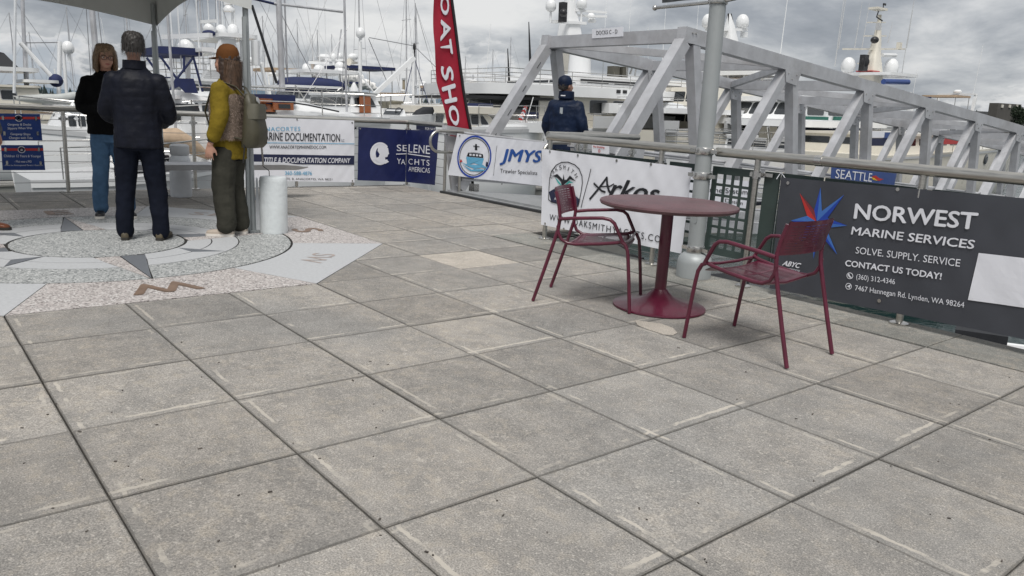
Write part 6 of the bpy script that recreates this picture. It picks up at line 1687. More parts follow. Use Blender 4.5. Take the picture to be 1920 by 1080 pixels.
b.part('spreader', MB().tube([(b.cx, ym - .2, zz + .02), (b.cx, Y(648, 12, X), zz)], .035, 8), M_ALU)
b.part('spreader', MB().tube([(b.cx, ym, zz), (b.cx, Y(456, 2, X), zz + .1)], .03, 8), M_NAVYC)
b.pole(Y(650, 205, X), Z(650, 210, X), Y(646, 5, X), zz + 2.5, .03, m=M_ALU)
b.part('furled_stay', MB().tube([(b.cx, Y(521, 160, X), Z(521, 163, X)), (b.cx, Y(470, 5, X), Z(470, 2, X))], .036, 8), M_BLACKC)
for (u0, v0_, u1, v1) in ((524, 20, 586, 140), (526, 25, 540, 160), (495, 165, 478, 128), (648, 20, 640, 205), (560, 200, 660, 40)): b.part('stay', MB().tube([(b.cx, Y(u0, v0_, X), Z(u0, v0_, X)), (b.cx, Y(u1, v1, X), Z(u1, v1, X))], .008, 4), M_WIRE)
b.side_rail(Y(440, 225, X), Y(760, 230, X), .6)

# --- trawler with the navy covered tender
X = -31
b = Boat('trawler_yacht', 'white pilothouse trawler carrying a navy covered tender on its boat deck', 'boat', X, 5.0, Y(500, 240, X), Y(790, 240, X), Z(600, 224, X), Z(700, 212, X), bow=1)
b.house(Y(535, 215, X), Y(690, 215, X), Z(600, 222, X), Z(600, 190, X), .4, None, .2, .8, 5, (.4, .82), frame=True)
b.part('fly_cover', MB().loft([[(b.cx + 1.7 * math.cos(R(t_)), Y(u, 180, X), Z(560, 189, X) + h_ * max(0, math.sin(R(t_)))) for t_ in range(0, 181, 20)] for u, h_ in ((532, .2), (545, .75), (580, .8), (600, .3))]), M_WCANV, smooth=50)
b.slab(Y(545, 165, X), Y(655, 165, X), Z(600, 163, X), .10, .3, name='boat_deck')
b.slab(Y(537, 134, X), Y(650, 138, X), Z(590, 136, X), .14, .8, name='hardtop')
for u in (560, 588, 615, 640): b.pole(Y(u, 163, X), Z(u, 163, X), Y(u - 3, 138, X), Z(u, 138, X), .03, 1.4, M_STEELD, 'support'); b.pole(Y(u, 190, X), Z(u, 190, X), Y(u + 2, 164, X), Z(u, 164, X), .03, 2.0, M_STEELD, 'support')
for (u0, v0_, u1, v1) in ((553, 165, 545, 205), (553, 160, 575, 190), (610, 165, 640, 210), (640, 165, 605, 190), (590, 163, 612, 205)): b.pole(Y(u0, v0_, X), Z(u0, v0_, X), Y(u1, v1, X), Z(u1, v1, X), .03, 2.2, M_STEELD, 'brace')
b.dome(Y(574, 130, X), Z(574, 133, X), .17, 1.0, .0); b.dome(Y(625, 108, X), Z(625, 111, X), .14, .5, .2); b.dome(Y(637, 106, X), Z(637, 110, X), .14, -.5, .2)
b.part('radar_base', MB().loft([[(b.cx + .32 * k * math.cos(R(t_)), Y(637, 135, X) + .32 * k * math.sin(R(t_)), z) for t_ in range(0, 360, 45)] for z, k in ((Z(637, 137, X), 1), (Z(637, 124, X), .55))]), M_GEL)
b.radar(Y(637, 122, X), Z(637, 126, X), 1.3, 0, R(60)); b.radar(Y(598, 125, X), Z(598, 132, X), .9, .3, R(70))
b.pole(Y(630, 125, X), Z(630, 128, X), Y(640, 55, X), Z(640, 55, X), .03, 0, M_ALU); b.pole(Y(622, 112, X), Z(622, 112, X), Y(652, 118, X), Z(652, 118, X), .05, 0)
b.pole(Y(676, 210, X), Z(676, 210, X), Y(675, 78, X), Z(675, 78, X), .085, .6); b.dome(Y(676, 62, X), Z(676, 68, X), .21, .6, 0.1)
b.part('loudhailer', MB().lathe([(.05, -.3), (.08, 0), (.16, .25)], (b.cx + 1, Y(661, 115, X), Z(661, 117, X)), 12, Vector((.3, -.8, 0)).to_track_quat('Z', 'Y').to_matrix()), M_CREAM)
b.part('searchlight', MB().ell((b.cx + 1, Y(662, 107, X), Z(662, 107, X)), .16, .25, .16), M_GEL)
for u in (540, 600, 612, 650): b.whip(Y(u, 130, X), Z(u, 136, X), 6, .8)
b.rail(Y(655, 205, X), Y(700, 205, X), Z(670, 208, X), .8, .5); b.side_rail(Y(640, 230, X), Y(780, 230, X), .8)
b.portholes([Y(u, 228, X) for u in (560, 600, 640)], Z(600, 228, X))
rib('navy covered tender lying on the boat deck of the white trawler', (X - 1.1, Y(608, 165, X), Z(608, 164, X) - .22), Y(670, 160, X) - Y(548, 150, X), R(88), covered=M_NAVYC)

# --- boat with the white crane boom
X = -24
b = Boat('workboat', 'white cabin boat with a long white crane boom leaning out to the right', 'boat', X, 4.2, Y(640, 240, X), Y(870, 240, X), Z(700, 214, X), Z(780, 206, X), bow=1)
b.house(Y(668, 205, X), Y(732, 205, X), Z(700, 212, X), Z(700, 179, X), .4, None, .1, .35, 3, (.35, .85), frame=True)
b.part('teak_door', MB().box((b.X - .36, Y(694, 195, X), Z(694, 196, X)), (.05, .42, .55)), M_TEAK)
b.part('crane_boom', MB().beam((b.cx + .8, Y(668, 209, X), Z(668, 209, X)), (b.cx + .8, Y(779, 105, X), Z(779, 105, X)), .12, .15), M_GEL, smooth=0)
b.pole(Y(700, 175, X), Z(700, 172, X), Y(672, 135, X), Z(672, 135, X), .03, .8, name='brace')
b.pole(Y(775, 212, X), Z(775, 214, X), Y(774, 104, X), Z(774, 100, X), .05, .8); b.part('boom_head', MB().ell((b.cx + .8, Y(777, 88, X), Z(777, 88, X)), .05, .06, .14).tube([(b.cx + .8, Y(777, 88, X), Z(777, 92, X)), (b.cx + .8, Y(777, 112, X), Z(777, 114, X))], .03, 6), M_BLACKP)
for (u0, v0_, u1, v1) in ((777, 90, 777, 108), (775, 112, 756, 195), (778, 112, 812, 222), (776, 86, 690, 70), (778, 88, 842, 150), (690, 70, 725, 152)): b.part('wire', MB().tube([(b.cx + .8, Y(u0, v0_, X), Z(u0, v0_, X)), (b.cx + .8, Y(u1, v1, X), Z(u1, v1, X))], .014, 5), M_NAVYC if v1 > 180 else M_WIRE)
b.part('deck_tent', MB().loft([[(b.cx + sx * 1.4, Y(u, 206, X), Z(u, 208, X)) for sx in (-1, 1)] + [(b.cx, Y(u, 190, X), Z(u, v, X))] for u, v in ((745, 206), (757, 194), (772, 205))]), M_WCANV, smooth=0)
b.part('anchor_gear', MB().box((b.cx + 1, Y(737, 193, X), Z(737, 197, X)), (.8, .5, .25)).tube([(b.cx + 1.4, Y(727, 190, X), Z(727, 190, X)), (b.cx + 1.4, Y(752, 192, X), Z(752, 192, X))], .05, 6), mat('rusty gear', (.20, .19, .15), .7, var=.5, vscale=5))
b.side_rail(Y(735, 220, X), Y(850, 220, X), .6)
# small open boat with covered outboard and wheel
X = -19
b = Boat('open_motorboat', 'small open white motorboat with a black outboard cowl near the red flag', 'boat', X, 2.4, Y(640, 240, X), Y(860, 240, X), Z(760, 222, X), Z(820, 212, X), bow=1, stripe=False)
b.part('console', MB().loft([[(b.cx + sx * .45, Y(u, v, X), Z(u, v, X)) for u, v, sx in ((730, 222, -1), (730, 222, 1), (748, 222, 1), (748, 222, -1))], [(b.cx + sx * .4, Y(u, v, X), Z(u, v, X)) for u, v, sx in ((738, 205, -1), (738, 205, 1), (745, 205, 1), (745, 205, -1))]]), M_GEL, smooth=0)
b.part('steering_wheel', MB().tube([(b.cx + .3 + .17 * math.sin(R(a)) * .6, Y(748, 212, X) + .06 * math.sin(R(a)), Z(748, 213, X) + .17 * math.cos(R(a))) for a in range(0, 361, 30)], .014, 6), M_BLACKP)
b.part('outboard', MB().loft([[Vector((b.cx + .4 + y, Y(786, 220, X) + x + .1 * k, Z(786, 224, X) + z)) for x, y in rrect(w_, .3, .1, 3)] for k, (z, w_) in enumerate(((0, .4), (.12, .62), (.25, .55), (.36, .25)))]), M_BLACKC, smooth=60)
b.part('windscreen', MB().beam((b.cx, Y(733, 215, X), Z(733, 215, X)), (b.cx, Y(741, 203, X), Z(741, 203, X)), .9, .02, up=(0, 1, 1)), M_GLASS)
th = Thing('sale_sign', 'small navy for sale placard behind the navy moon banner', 'sign', (-12.0, 7.9, 0.9))
XX = -11.6; th.part('sign_board', MB().add([on(u, v, 0, XX) + Vector((dx, 0, 0)) for dx in (0, -.01) for u, v in ((781, 234), (817, 236.5), (817, 246), (781, 243))], [(0, 1, 2, 3), (7, 6, 5, 4), (0, 4, 5, 1), (1, 5, 6, 2), (2, 6, 7, 3), (3, 7, 4, 0)]), M_INKN, smooth=0)
sh = Sheet(th, on(781, 234, 0, XX), on(817, 236.5, 0, XX), on(781, 243, 0, XX), on(817, 246, 0, XX), (1, 0, 0), 0); sh.text('FOR SALE', (797, 238.5), (797, 243.5), (815.5, 242.5), M_INKW, .01)

# --- cream cabin cruiser right of the flag
X = -21
b = Boat('cabin_cruiser', 'cream cabin cruiser with dark framed windows between the flag and the gangway', 'boat', X, 4.0, Y(800, 250, X), Y(1090, 250, X), Z(900, 238, X), Z(1000, 236, X), M_GEL, bow=1)
b.house(Y(842, 238, X), Y(945, 238, X), Z(880, 240, X), Z(880, 210, X), .25, M_CREAM, .1, .5, 4, (.22, .82), frame=True)
b.slab(Y(838, 205, X), Y(955, 207, X), Z(900, 207, X), .22, .1, M_CREAM, 'roof'); b.slab(Y(850, 198, X), Y(950, 200, X), Z(900, 202.5, X), .12, .5, M_GEL, 'upper_deck')
b.part('foredeck_cover', MB().prism([(Y(870, 246, X), Z(870, 246, X)), (Y(905, 236, X), Z(905, 236, X)), (Y(1040, 236, X), Z(1040, 228, X)), (Y(1060, 250, X), Z(1060, 250, X))], X - 3.4, X - .2, lambda a, z, x: (x, a, z)), M_GEL, smooth=0)
b.part('navy_canvas', MB().box((b.cx, Y(880, 197, X), Z(880, 197, X)), (2, .6, .12)), M_NAVYC); b.side_rail(Y(900, 238, X), Y(1080, 238, X), .7)
# white sedan bridge boat farther out
X = -44
b = Boat('sedan_cruiser', 'white sedan cruiser with raked windscreen far behind the cream cruiser', 'boat', X, 4.4, Y(820, 215, X), Y(990, 215, X), Z(900, 208, X), Z(950, 203, X), bow=-1)
b.house(Y(872, 205, X), Y(945, 205, X), Z(900, 206, X), Z(900, 183, X), .3, None, 1.2, .2, 4, (.35, .85)); b.slab(Y(880, 180, X), Y(945, 182, X), Z(900, 181, X), .2, .4); b.pole(Y(887, 180, X), Z(887, 180, X), Y(887, 140, X), Z(887, 140, X), .05, m=M_ALU)
b.part('swept_wing', MB().beam((b.cx, Y(893, 180, X), Z(893, 180, X)), (b.cx, Y(903, 172, X), Z(903, 169, X)), .6, .12), M_GEL)
# bimini cruiser
X = -34
b = Boat('bimini_cruiser', 'white flybridge cruiser under a cream bimini beside the big yacht\'s stern', 'boat', X, 4.6, Y(885, 230, X), Y(1120, 230, X), Z(950, 222, X), Z(1000, 215, X), bow=1)
b.house(Y(915, 220, X), Y(1060, 220, X), Z(950, 222, X), Z(950, 203, X), .35, M_CREAM, .1, .8, 5, (.3, .85)); b.part('canvas_band', MB().box((b.cx, Y(940, 198, X), Z(940, 199, X)), (3.9, Y(966, 198, X) - Y(914, 198, X), .42)), mat('plum canvas', (.13, .10, .12), .8))
b.part('bimini', MB().loft([[(b.cx + 1.9 * math.cos(R(t_)), Y(u, v, X), Z(u, v, X) + .22 * math.sin(R(t_))) for t_ in range(0, 181, 20)] + [(b.cx + 1.8 * math.cos(R(t_)), Y(u, v, X), Z(u, v, X) - .06 + .20 * math.sin(R(t_))) for t_ in range(180, -1, -20)] for u, v in ((916, 178), (925, 173), (950, 171), (985, 171), (1010, 174))]), M_CREAM, smooth=60)
for u, u1 in ((920, 935), (950, 938), (960, 975), (1000, 985)): b.pole(Y(u, 175, X), Z(u, 176, X), Y(u1, 198, X), Z(u1, 198, X), .025, 1.7, M_STEELD, 'canopy_bow')
b.rail(Y(920, 195, X), Y(1000, 195, X), Z(950, 203, X), .5, .5)

# --- the big white yacht behind the gangway mouth
X = -28
b = Boat('expedition_yacht', 'large white multi deck yacht directly behind the gangway mouth', 'yacht', X, 6.6, Y(905, 260, X), Y(1420, 270, X), Z(1000, 244, X), Z(1300, 224, X), bow=1)
z1_, z2_, z3_ = Z(1100, 218, X), Z(1100, 180, X), Z(1100, 168, X)
b.house(Y(1020, 220, X), Y(1330, 220, X), Z(1100, 246, X), Z(1100, 181, X), .35, M_CREAM, .1, 1.2, 5, (.50, .90), (.28, .98), frame=True, wgap=.25)
b.slab(Y(928, 168, X), Y(1340, 172, X), Z(1100, 173, X), .48, -.05, None, 'upper_deck', 1.2)
b.part('deck_underside', MB().prism([(b.cx + x, Y(985, 180, X) + y) for x, y in rrect(6.0, 5.2, .9, 5)], Z(985, 180, X) - .16, Z(985, 180, X) - .04), M_BLACKP)
b.rail(Y(955, 137, X), Y(1330, 137, X), Z(1100, 168, X), Z(1080, 136, X) - Z(1080, 168, X), .25, 4, 1.8)
b.house(Y(1090, 165, X), Y(1330, 165, X), Z(1150, 168, X), Z(1150, 142, X), .6, M_GEL, .1, .6, 4, (.42, .60), (.1, .9), top=False, name='bridge_coaming')
b.part('dark_slit', MB().box((X - .58, Y(1160, 153, X), Z(1160, 153, X)), (.03, 4.2, .10)), M_BLACKP)
b.part('funnel', MB().lathe([(.62, 0), (.60, .3), (.56, Z(1080, 90, X) - Z(1080, 140, X))], (b.cx + .6, Y(1086, 140, X), Z(1080, 142, X)), 24), M_GEL)
b.part('mast_box', MB().box((b.cx - .4, Y(1068, 120, X), Z(1068, 116, X)), (1.2, .6, 1.5)), M_CREAM)
b.slab(Y(1083, 97, X), Y(1178, 100, X), Z(1130, 99, X), .20, .8, M_GEL, 'hardtop')
b.pole(Y(1176, 142, X), Z(1176, 142, X), Y(1174, 100, X), Z(1174, 100, X), .05, 2.2, M_STEELD, 'support'); b.pole(Y(1190, 142, X), Z(1190, 142, X), Y(1198, 95, X), Z(1198, 100, X), .05, -2, M_STEELD, 'support')
b.part('mast', MB().loft([[(b.cx + x, Y(1068, v, X) + y, Z(1068, v, X)) for x, y in rrect(w_, w_ * 1.1, .15, 3)] for v, w_ in ((92, 1.1), (50, .85), (20, .6), (-5, .45))]), M_GEL, smooth=40)
b.part('crosstree', MB().beam((b.cx + .4, Y(1033, 38, X), Z(1033, 40, X)), (b.cx + .4, Y(1100, 42, X), Z(1100, 44, X)), .25, .14), M_GEL)
b.dome(Y(1033, 10, X), Z(1033, 18, X), .27, .4, .55); b.dome(Y(1091, 5, X), Z(1091, 14, X), .28, .4, .7)
b.radar(Y(1110, 38, X), Z(1110, 42, X), 1.6, .3, R(60)); b.radar(Y(1108, 28, X), Z(1112, 34, X), 1.8, .6, R(70))
b.part('lights_rack', MB().box((b.cx + .7, Y(1063, 22, X), Z(1063, 22, X)), (.3, .32, .95)).ell((b.cx + 1, Y(1056, 22, X), Z(1056, 24, X)), .2), M_BLACKP)
for x_, u, v in ((2.9, 955, 165), (2.9, 994, 115)): b.whip(Y(u, v, X), Z(u, v, X), Z(u, v - 66, X) - Z(u, v, X) + .2, x_, -.15, .04, M_BLACKP)
for x_, u in ((2, 1175), (-1, 1130), (2.4, 1240), (1, 1300)): b.whip(Y(u, 142, X), Z(u, 142, X), 5, x_)
for k in range(2):
    y = Y(1150 + k * 16, 135, X); b.part('helm_seat', MB().box((b.cx + 1.6, y, Z(1150, 138, X)), (.5, .42, .75)), mat('taupe vinyl', (.16, .15, .12), .6))
b.part('ladder', MB().beam((b.cx + 2.4, Y(1178, 140, X), Z(1178, 140, X)), (b.cx + 2.4, Y(1188, 108, X), Z(1188, 108, X)), .04, .04).beam((b.cx + 2.1, Y(1184, 140, X), Z(1184, 140, X)), (b.cx + 2.1, Y(1196, 108, X), Z(1196, 108, X)), .04, .04), M_STEELD)
for u, w_ in ((1130, 1.5), (1225, 3.2), (1320, 2.6)): b.part('fender_cover', MB().box((X + .12, Y(u, 225, X), Z(u, 229, X)), (.10, w_, Z(u, 217, X) - Z(u, 240, X))), M_GREYH, smooth=0)
b.rail(Y(1112, 217, X), Y(1340, 217, X), Z(1150, 240, X), Z(1150, 214, X) - Z(1150, 240, X), -.02, 2, 1.6)
for u in (1100, 1112): b.part('vent', MB().box((X + .06, Y(u * 1.0 + 58, 172, X), Z(1165, 172, X)), (.05, .28, .16)), M_BLACKP)
b.part('locker', MB().box((X - .1, Y(1157, 200, X), Z(1157, 203, X)), (.5, 1.5, .5)), M_GEL)
b.portholes([Y(u, 262, X) for u in (960, 1020, 1090)], Z(1000, 262, X), .14)
th = Thing('ensign', 'small striped red and white ensign drooping at the big yacht\'s stern', 'flag', (-27.8, Y(985, 210, -27.8), Z(985, 225, -27.8)), tilt=True)
XX = -27.6; mb = MB()
for k in range(7):
    f0, f1 = k / 7, (k + 1) / 7
    def e_(f, g): a = (988 - 0, 200); return lt(988 - 12 * g - 2 * f, 200 + 4 * g + f * (23 - 4 * g) , XX)
    th.part('stripe', MB().add([lt(987 - 12 * f0, 200 + 26 * f0 - 3, XX), lt(989 - 10 * f0, 200 + 26 * f0 + 2, XX), lt(989 - 10 * f1, 200 + 26 * f1 + 2, XX), lt(983 - 12 * f1, 200 + 26 * f1 - 3, XX)], [(0, 1, 2, 3)]), M_INKR if k % 2 == 0 else M_INKW, smooth=0)
th.part('staff', MB().tube([lt(987, 226, XX), lt(1000, 182, XX)], .02, 6), M_GEL)
th = Thing('broker_sign', 'navy board with white lettering on the big yacht\'s after deck', 'sign', (-27.6, Y(1000, 216, -27.6), Z(1000, 223, -27.6)), tilt=True)
q4 = [lt(u, v, XX) for u, v in ((985, 210), (1010, 210.5), (985, 222), (1010, 222.5))]
th.part('sign_board', MB().add([q4[0], q4[1], q4[3], q4[2]] + [p - Vector((.03, 0, 0)) for p in (q4[0], q4[1], q4[3], q4[2])], [(0, 1, 2, 3), (7, 6, 5, 4), (0, 4, 5, 1), (1, 5, 6, 2), (2, 6, 7, 3), (3, 7, 4, 0)]), M_INKN, smooth=0)
vs, fs, _a = text_geo('NORTHWEST', .02); A_, B_ = lt(989, 221, XX + .02), lt(1007, 221, XX + .02)
th.part('lettering', MB().add([A_ + (B_ - A_) * a + Vector((0, 0, .085 * c_)) for a, c_ in vs], fs), M_INKW, smooth=0)

# --- second yacht, half hidden by the pole
X = -25
b = Boat('pilothouse_yacht', 'cream yacht with a high flybridge and two domes right of the light pole', 'yacht', X, 6.0, Y(1235, 260, X), Y(1640, 270, X), Z(1350, 246, X), Z(1500, 228, X), M_CREAM, bow=1)
b.house(Y(1345, 235, X), Y(1560, 235, X), Z(1400, 246, X), Z(1400, 212, X), .35, M_CREAM, .1, 1.0, 5, (.45, .85))
b.slab(Y(1240, 215, X), Y(1600, 220, X), Z(1400, 212, X), .25, 0, M_GEL, 'upper_deck')
b.house(Y(1345, 205, X), Y(1520, 205, X), Z(1400, 211, X), Z(1400, 166, X), .5, M_CREAM, .2, 1.6, 0, top=False, name='flybridge')
b.part('name_board', MB().box((X - .44, Y(1461, 203, X), Z(1461, 203, X)), (.02, 1.2, .25)), M_CREAM)
vs, fs, _a = text_geo('CHE', .03); A_, B_ = lt(1454, 207, X - .42), lt(1466, 207, X - .42)
b.part('lettering', MB().add([A_ + (B_ - A_) * a + Vector((0, 0, .17 * c_)) for a, c_ in vs], fs), M_INKK, smooth=0)
b.slab(Y(1348, 140, X), Y(1440, 143, X), Z(1390, 139, X), .3, .6, M_GEL, 'hardtop'); b.part('windscreen', MB().beam((b.cx, Y(1395, 166, X), Z(1395, 166, X)), (b.cx, Y(1425, 160, X), Z(1425, 158, X)), 4.6, .6, up=(0, 0, 1)), M_GLASS)
for u in (1365, 1395, 1430): b.pole(Y(u, 166, X), Z(u, 166, X), Y(u, 142, X), Z(u, 142, X), .05, 2.2, M_STEELD, 'support')
b.part('mast', MB().loft([[(b.cx + x, Y(1368, v, X) + y, Z(1368, v, X)) for x, y in rrect(w_, w_, .15, 3)] for v, w_ in ((138, 1.1), (80, .8), (45, .5), (20, .2))]), M_GEL, smooth=40)
b.part('crosstree', MB().beam((b.cx, Y(1322, 54, X), Z(1322, 55, X)), (b.cx, Y(1402, 55, X), Z(1402, 56, X)), .3, .14), M_GEL)
b.dome(Y(1328, 40, X), Z(1328, 49, X), .35, 0, .1); b.dome(Y(1392, 42, X), Z(1392, 50, X), .37, 0, .2); b.part('camera', MB().box((b.cx, Y(1395, 64, X), Z(1395, 65, X)), (.3, .3, .3)), M_GEL)
b.whip(Y(1455, 165, X), Z(1455, 165, X), 9, 2, .5, .02)
b.part('covered_tender', MB().loft([[(b.cx + 1.4 * k * math.cos(R(t_)), Y(u, 200, X), Z(u, 215, X) + (Z(u, v, X) - Z(u, 215, X)) * max(0, math.sin(R(t_)))) for t_ in range(0, 181, 20)] for u, v, k in ((1244, 206, .6), (1250, 190, 1), (1275, 194, 1), (1300, 200, 1), (1325, 208, .7))]), M_WCANV, smooth=50)
b.rail(Y(1240, 220, X), Y(1340, 220, X), Z(1300, 212, X), .7, .2, 2); b.portholes([Y(u, 252, X) for u in (1300, 1380, 1440)], Z(1350, 253, X), .16)
for u in (1250, 1310, 1372): b.part('fender_cover', MB().box((X + .1, Y(u, 240, X), Z(u, 237, X)), (.1, 1.5, .55)), M_GREYH)

# --- hardtop boat with folded davit seen through the truss
X = -17.5
b = Boat('hardtop_boat', 'white sport boat with a long hardtop and navy canvas seen through the truss', 'boat', X, 4.2, Y(1400, 300, X), Y(1720, 310, X), Z(1480, 282, X), Z(1600, 270, X), bow=1)
b.slab(Y(1425, 230, X), Y(1600, 240, X), Z(1480, 231, X), .26, .1, M_GEL, 'hardtop'); b.part('navy_canvas', MB().box((b.cx, Y(1520, 243, X), Z(1520, 244, X)), (3.6, Y(1560, 243, X) - Y(1490, 243, X), .16)), M_NAVYC)
for (u0, v0_, u1, v1) in ((1532, 245, 1550, 270), (1565, 245, 1548, 268), (1440, 238, 1445, 280), (1590, 245, 1595, 280)): b.pole(Y(u0, v0_, X), Z(u0, v0_, X), Y(u1, v1, X), Z(u1, v1, X), .05, 1.9, M_BLACKP if u0 > 1500 and u0 < 1580 else M_STEELD, 'support')
b.house(Y(1500, 300, X), Y(1690, 300, X), Z(1550, 290, X), Z(1550, 262, X), .4, None, .1, .8, 4, (.3, .8))
b.part('seat', MB().box((b.cx + 1.2, Y(1440, 245, X), Z(1440, 248, X)), (.5, .5, .45)), mat('taupe vinyl', (.16, .15, .12), .6)); b.pole(Y(1437, 275, X), Z(1437, 275, X), Y(1440, 252, X), Z(1440, 252, X), .04, 1.2, M_STEELD, 'seat_post')
b.side_rail(Y(1420, 290, X), Y(1700, 290, X), .7); b.rail(Y(1400, 285, X), Y(1500, 285, X), Z(1450, 284, X), .7, .2, 3)

# --- tall mast yacht with green window covers
X = -21
b = Boat('motor_yacht', 'white yacht with green window covers and a tall instrument mast behind the truss', 'yacht', X, 6.0, Y(1500, 280, X), Y(1840, 290, X), Z(1600, 262, X), Z(1700, 250, X), bow=1)
b.house(Y(1515, 235, X), Y(1700, 240, X), Z(1600, 262, X), Z(1600, 232, X), .4, None, .1, .8, 4, (.3, .8)); b.slab(Y(1490, 230, X), Y(1740, 240, X), Z(1600, 232, X), .3, .0, None, 'upper_deck', .8)
b.house(Y(1517, 228, X), Y(1690, 228, X), Z(1600, 230, X), Z(1600, 190, X), .6, None, .9, 1.2, 4, (.30, .86), (.06, .95), frame=False)
for u in (1548, 1600, 1650): b.part('window_cover', MB().box((X - .50, Y(u, 226, X), Z(u, 227, X)), (.12, 2.1, .42)), M_GREENC, smooth=0)
b.slab(Y(1530, 188, X), Y(1720, 192, X), Z(1600, 189, X), .25, .4, None, 'roof')
b.part('mast', MB().loft([[(b.cx + x, Y(u, v, X) + y, Z(u, v, X)) for x, y in rrect(w_, w_ * 1.3, .15, 3)] for u, v, w_ in ((1630, 190, 1.1), (1632, 140, .95), (1638, 110, .62), (1645, 70, .40), (1649, 40, .26), (1651, 18, .16))]), M_CREAM, smooth=40)
b.part('exhaust_oval', MB().lathe([(.26, -.02), (.28, .02), (.2, .06)], (b.cx + .72, Y(1622, 116, X), Z(1622, 116, X)), 16, Vector((1, -.5, 0)).to_track_quat('Z', 'Y').to_matrix()).box((b.cx + .6, Y(1623, 122, X), Z(1623, 118, X)), (.3, .5, .9)), M_BLACKP)
b.part('red_band', MB().box((b.cx, Y(1627, 134, X), Z(1627, 134, X)), (1.0, .95, .06)), M_REDP)
b.slab(Y(1612, 141, X), Y(1680, 143, X), Z(1645, 141, X), .16, 1.4, None, 'mast_platform')
for u0, u1, v, w_ in ((1572, 1703, 92, .09), (1617, 1663, 67.5, .07), (1625, 1661, 42, .06), (1606, 1655, 119, .07)): b.part('crosstree', MB().beam((b.cx, Y(u0, v, X), Z(u0, v, X)), (b.cx, Y(u1, v + .5, X), Z(u1, v, X)), .12, w_), M_CREAM)
b.part('top_plate', MB().box((b.cx, Y(1646, 17, X), Z(1646, 17, X)), (.6, 1.2, .12)), M_CREAM)
b.part('wind_vane', MB().tube([(b.cx, Y(1656, 16, X), Z(1656, 16, X)), (b.cx, Y(1656, 6, X), Z(1656, 6, X))], .03, 6).box((b.cx, Y(1659, 8, X), Z(1659, 8, X)), (.04, .3, .12)), M_BLACKP)
b.part('cables', MB().tube([(b.cx + .3, Y(1647, 20, X), Z(1647, 20, X)), (b.cx + .3, Y(1643, 32, X), Z(1643, 32, X)), (b.cx + .3, Y(1655, 40, X), Z(1655, 40, X))], .04, 6), M_BLACKP)
b.part('searchlight', MB().ell((b.cx + .5, Y(1640, 75, X), Z(1640, 75, X)), .22, .28, .2), M_BLACKP); b.part('camera', MB().box((b.cx, Y(1686, 86, X), Z(1686, 86, X)), (.2, .35, .4)), M_CREAM); b.part('horn', MB().box((b.cx + .4, Y(1647, 50, X), Z(1647, 50, X)), (.2, .25, .4)), M_GREYH)
b.dome(Y(1590, 125, X), Z(1590, 132, X), .40, 0, .2); b.dome(Y(1671, 125, X), Z(1671, 135, X), .44, 0, 0.1)
b.part('radar_wing', MB().tube([(b.cx, Y(1652, 103, X), Z(1652, 103, X)), (b.cx, Y(1681, 104, X), Z(1681, 104, X))], .12, 8), M_GEL)
b.part('rolled_canvas', MB().tube([(b.cx + 1.6, Y(1655, 153, X), Z(1655, 153, X)), (b.cx + 1.6, Y(1704, 154, X), Z(1704, 154, X))], .16, 10), M_SVINYL)
for u, v, h_ in ((1565, 125, 5.5), (1572, 92, 4), (1602, 92, 2.6), (1616, 90, 2.5), (1700, 90, 4.5), (1665, 80, 1.2), (1690, 145, 4)): b.whip(Y(u, v, X), Z(u, v, X), h_, .3, .25, .02, M_GREYH)
# --- nearer boats at the right, low behind the banner
X = -13.5
b = Boat('trawler', 'cream hulled trawler with a raised curved bow right behind the gangway', 'boat', X, 4.6, Y(1660, 320, X), Y(1990, 340, X), Z(1750, 290, X), Z(1850, 262, X), M_CREAM, bow=1)
b.house(Y(1690, 290, X), Y(1850, 290, X), Z(1750, 292, X), Z(1750, 256, X), .4, M_CREAM, .1, 1.0, 4, (.5, .85)); b.portholes([Y(u, 298, X) for u in (1805, 1850)], Z(1810, 300, X), .2)
b.part('red_pennant', MB().box((X + .3, Y(1783, 261, X), Z(1783, 262, X)), (.02, 2.0, .35)), M_REDP, smooth=0); b.side_rail(Y(1760, 280, X), Y(1960, 280, X), .7)
b.part('horseshoe_gear', MB().tube([(b.cx + 1, Y(1855, 255, X), Z(1855, 255, X)), (b.cx + 1, Y(1880, 252, X), Z(1880, 252, X))], .09, 6), M_NAVYC)
X = -11.8
th = Thing('broker_boards', 'two stacked broker placards, white over navy, hanging beyond the truss', 'sign', (X, Y(1650, 265, X), Z(1650, 272, X)), tilt=True)
for nm, (u0, v0_, u1, v1), m_ in (('white_board', (1632, 246, 1657, 258), M_VINYL), ('navy_board', (1630, 259, 1663, 273), M_INKN), ('blue_board', (1658, 248, 1671, 262), M_SVINYL)):
    a, c_ = lt(u0, v0_, X), lt(u1, v1, X); th.part(nm, MB().box((X, (a.y + c_.y) / 2, (a.z + c_.z) / 2), (.03, abs(c_.y - a.y), abs(a.z - c_.z))), m_, smooth=0)
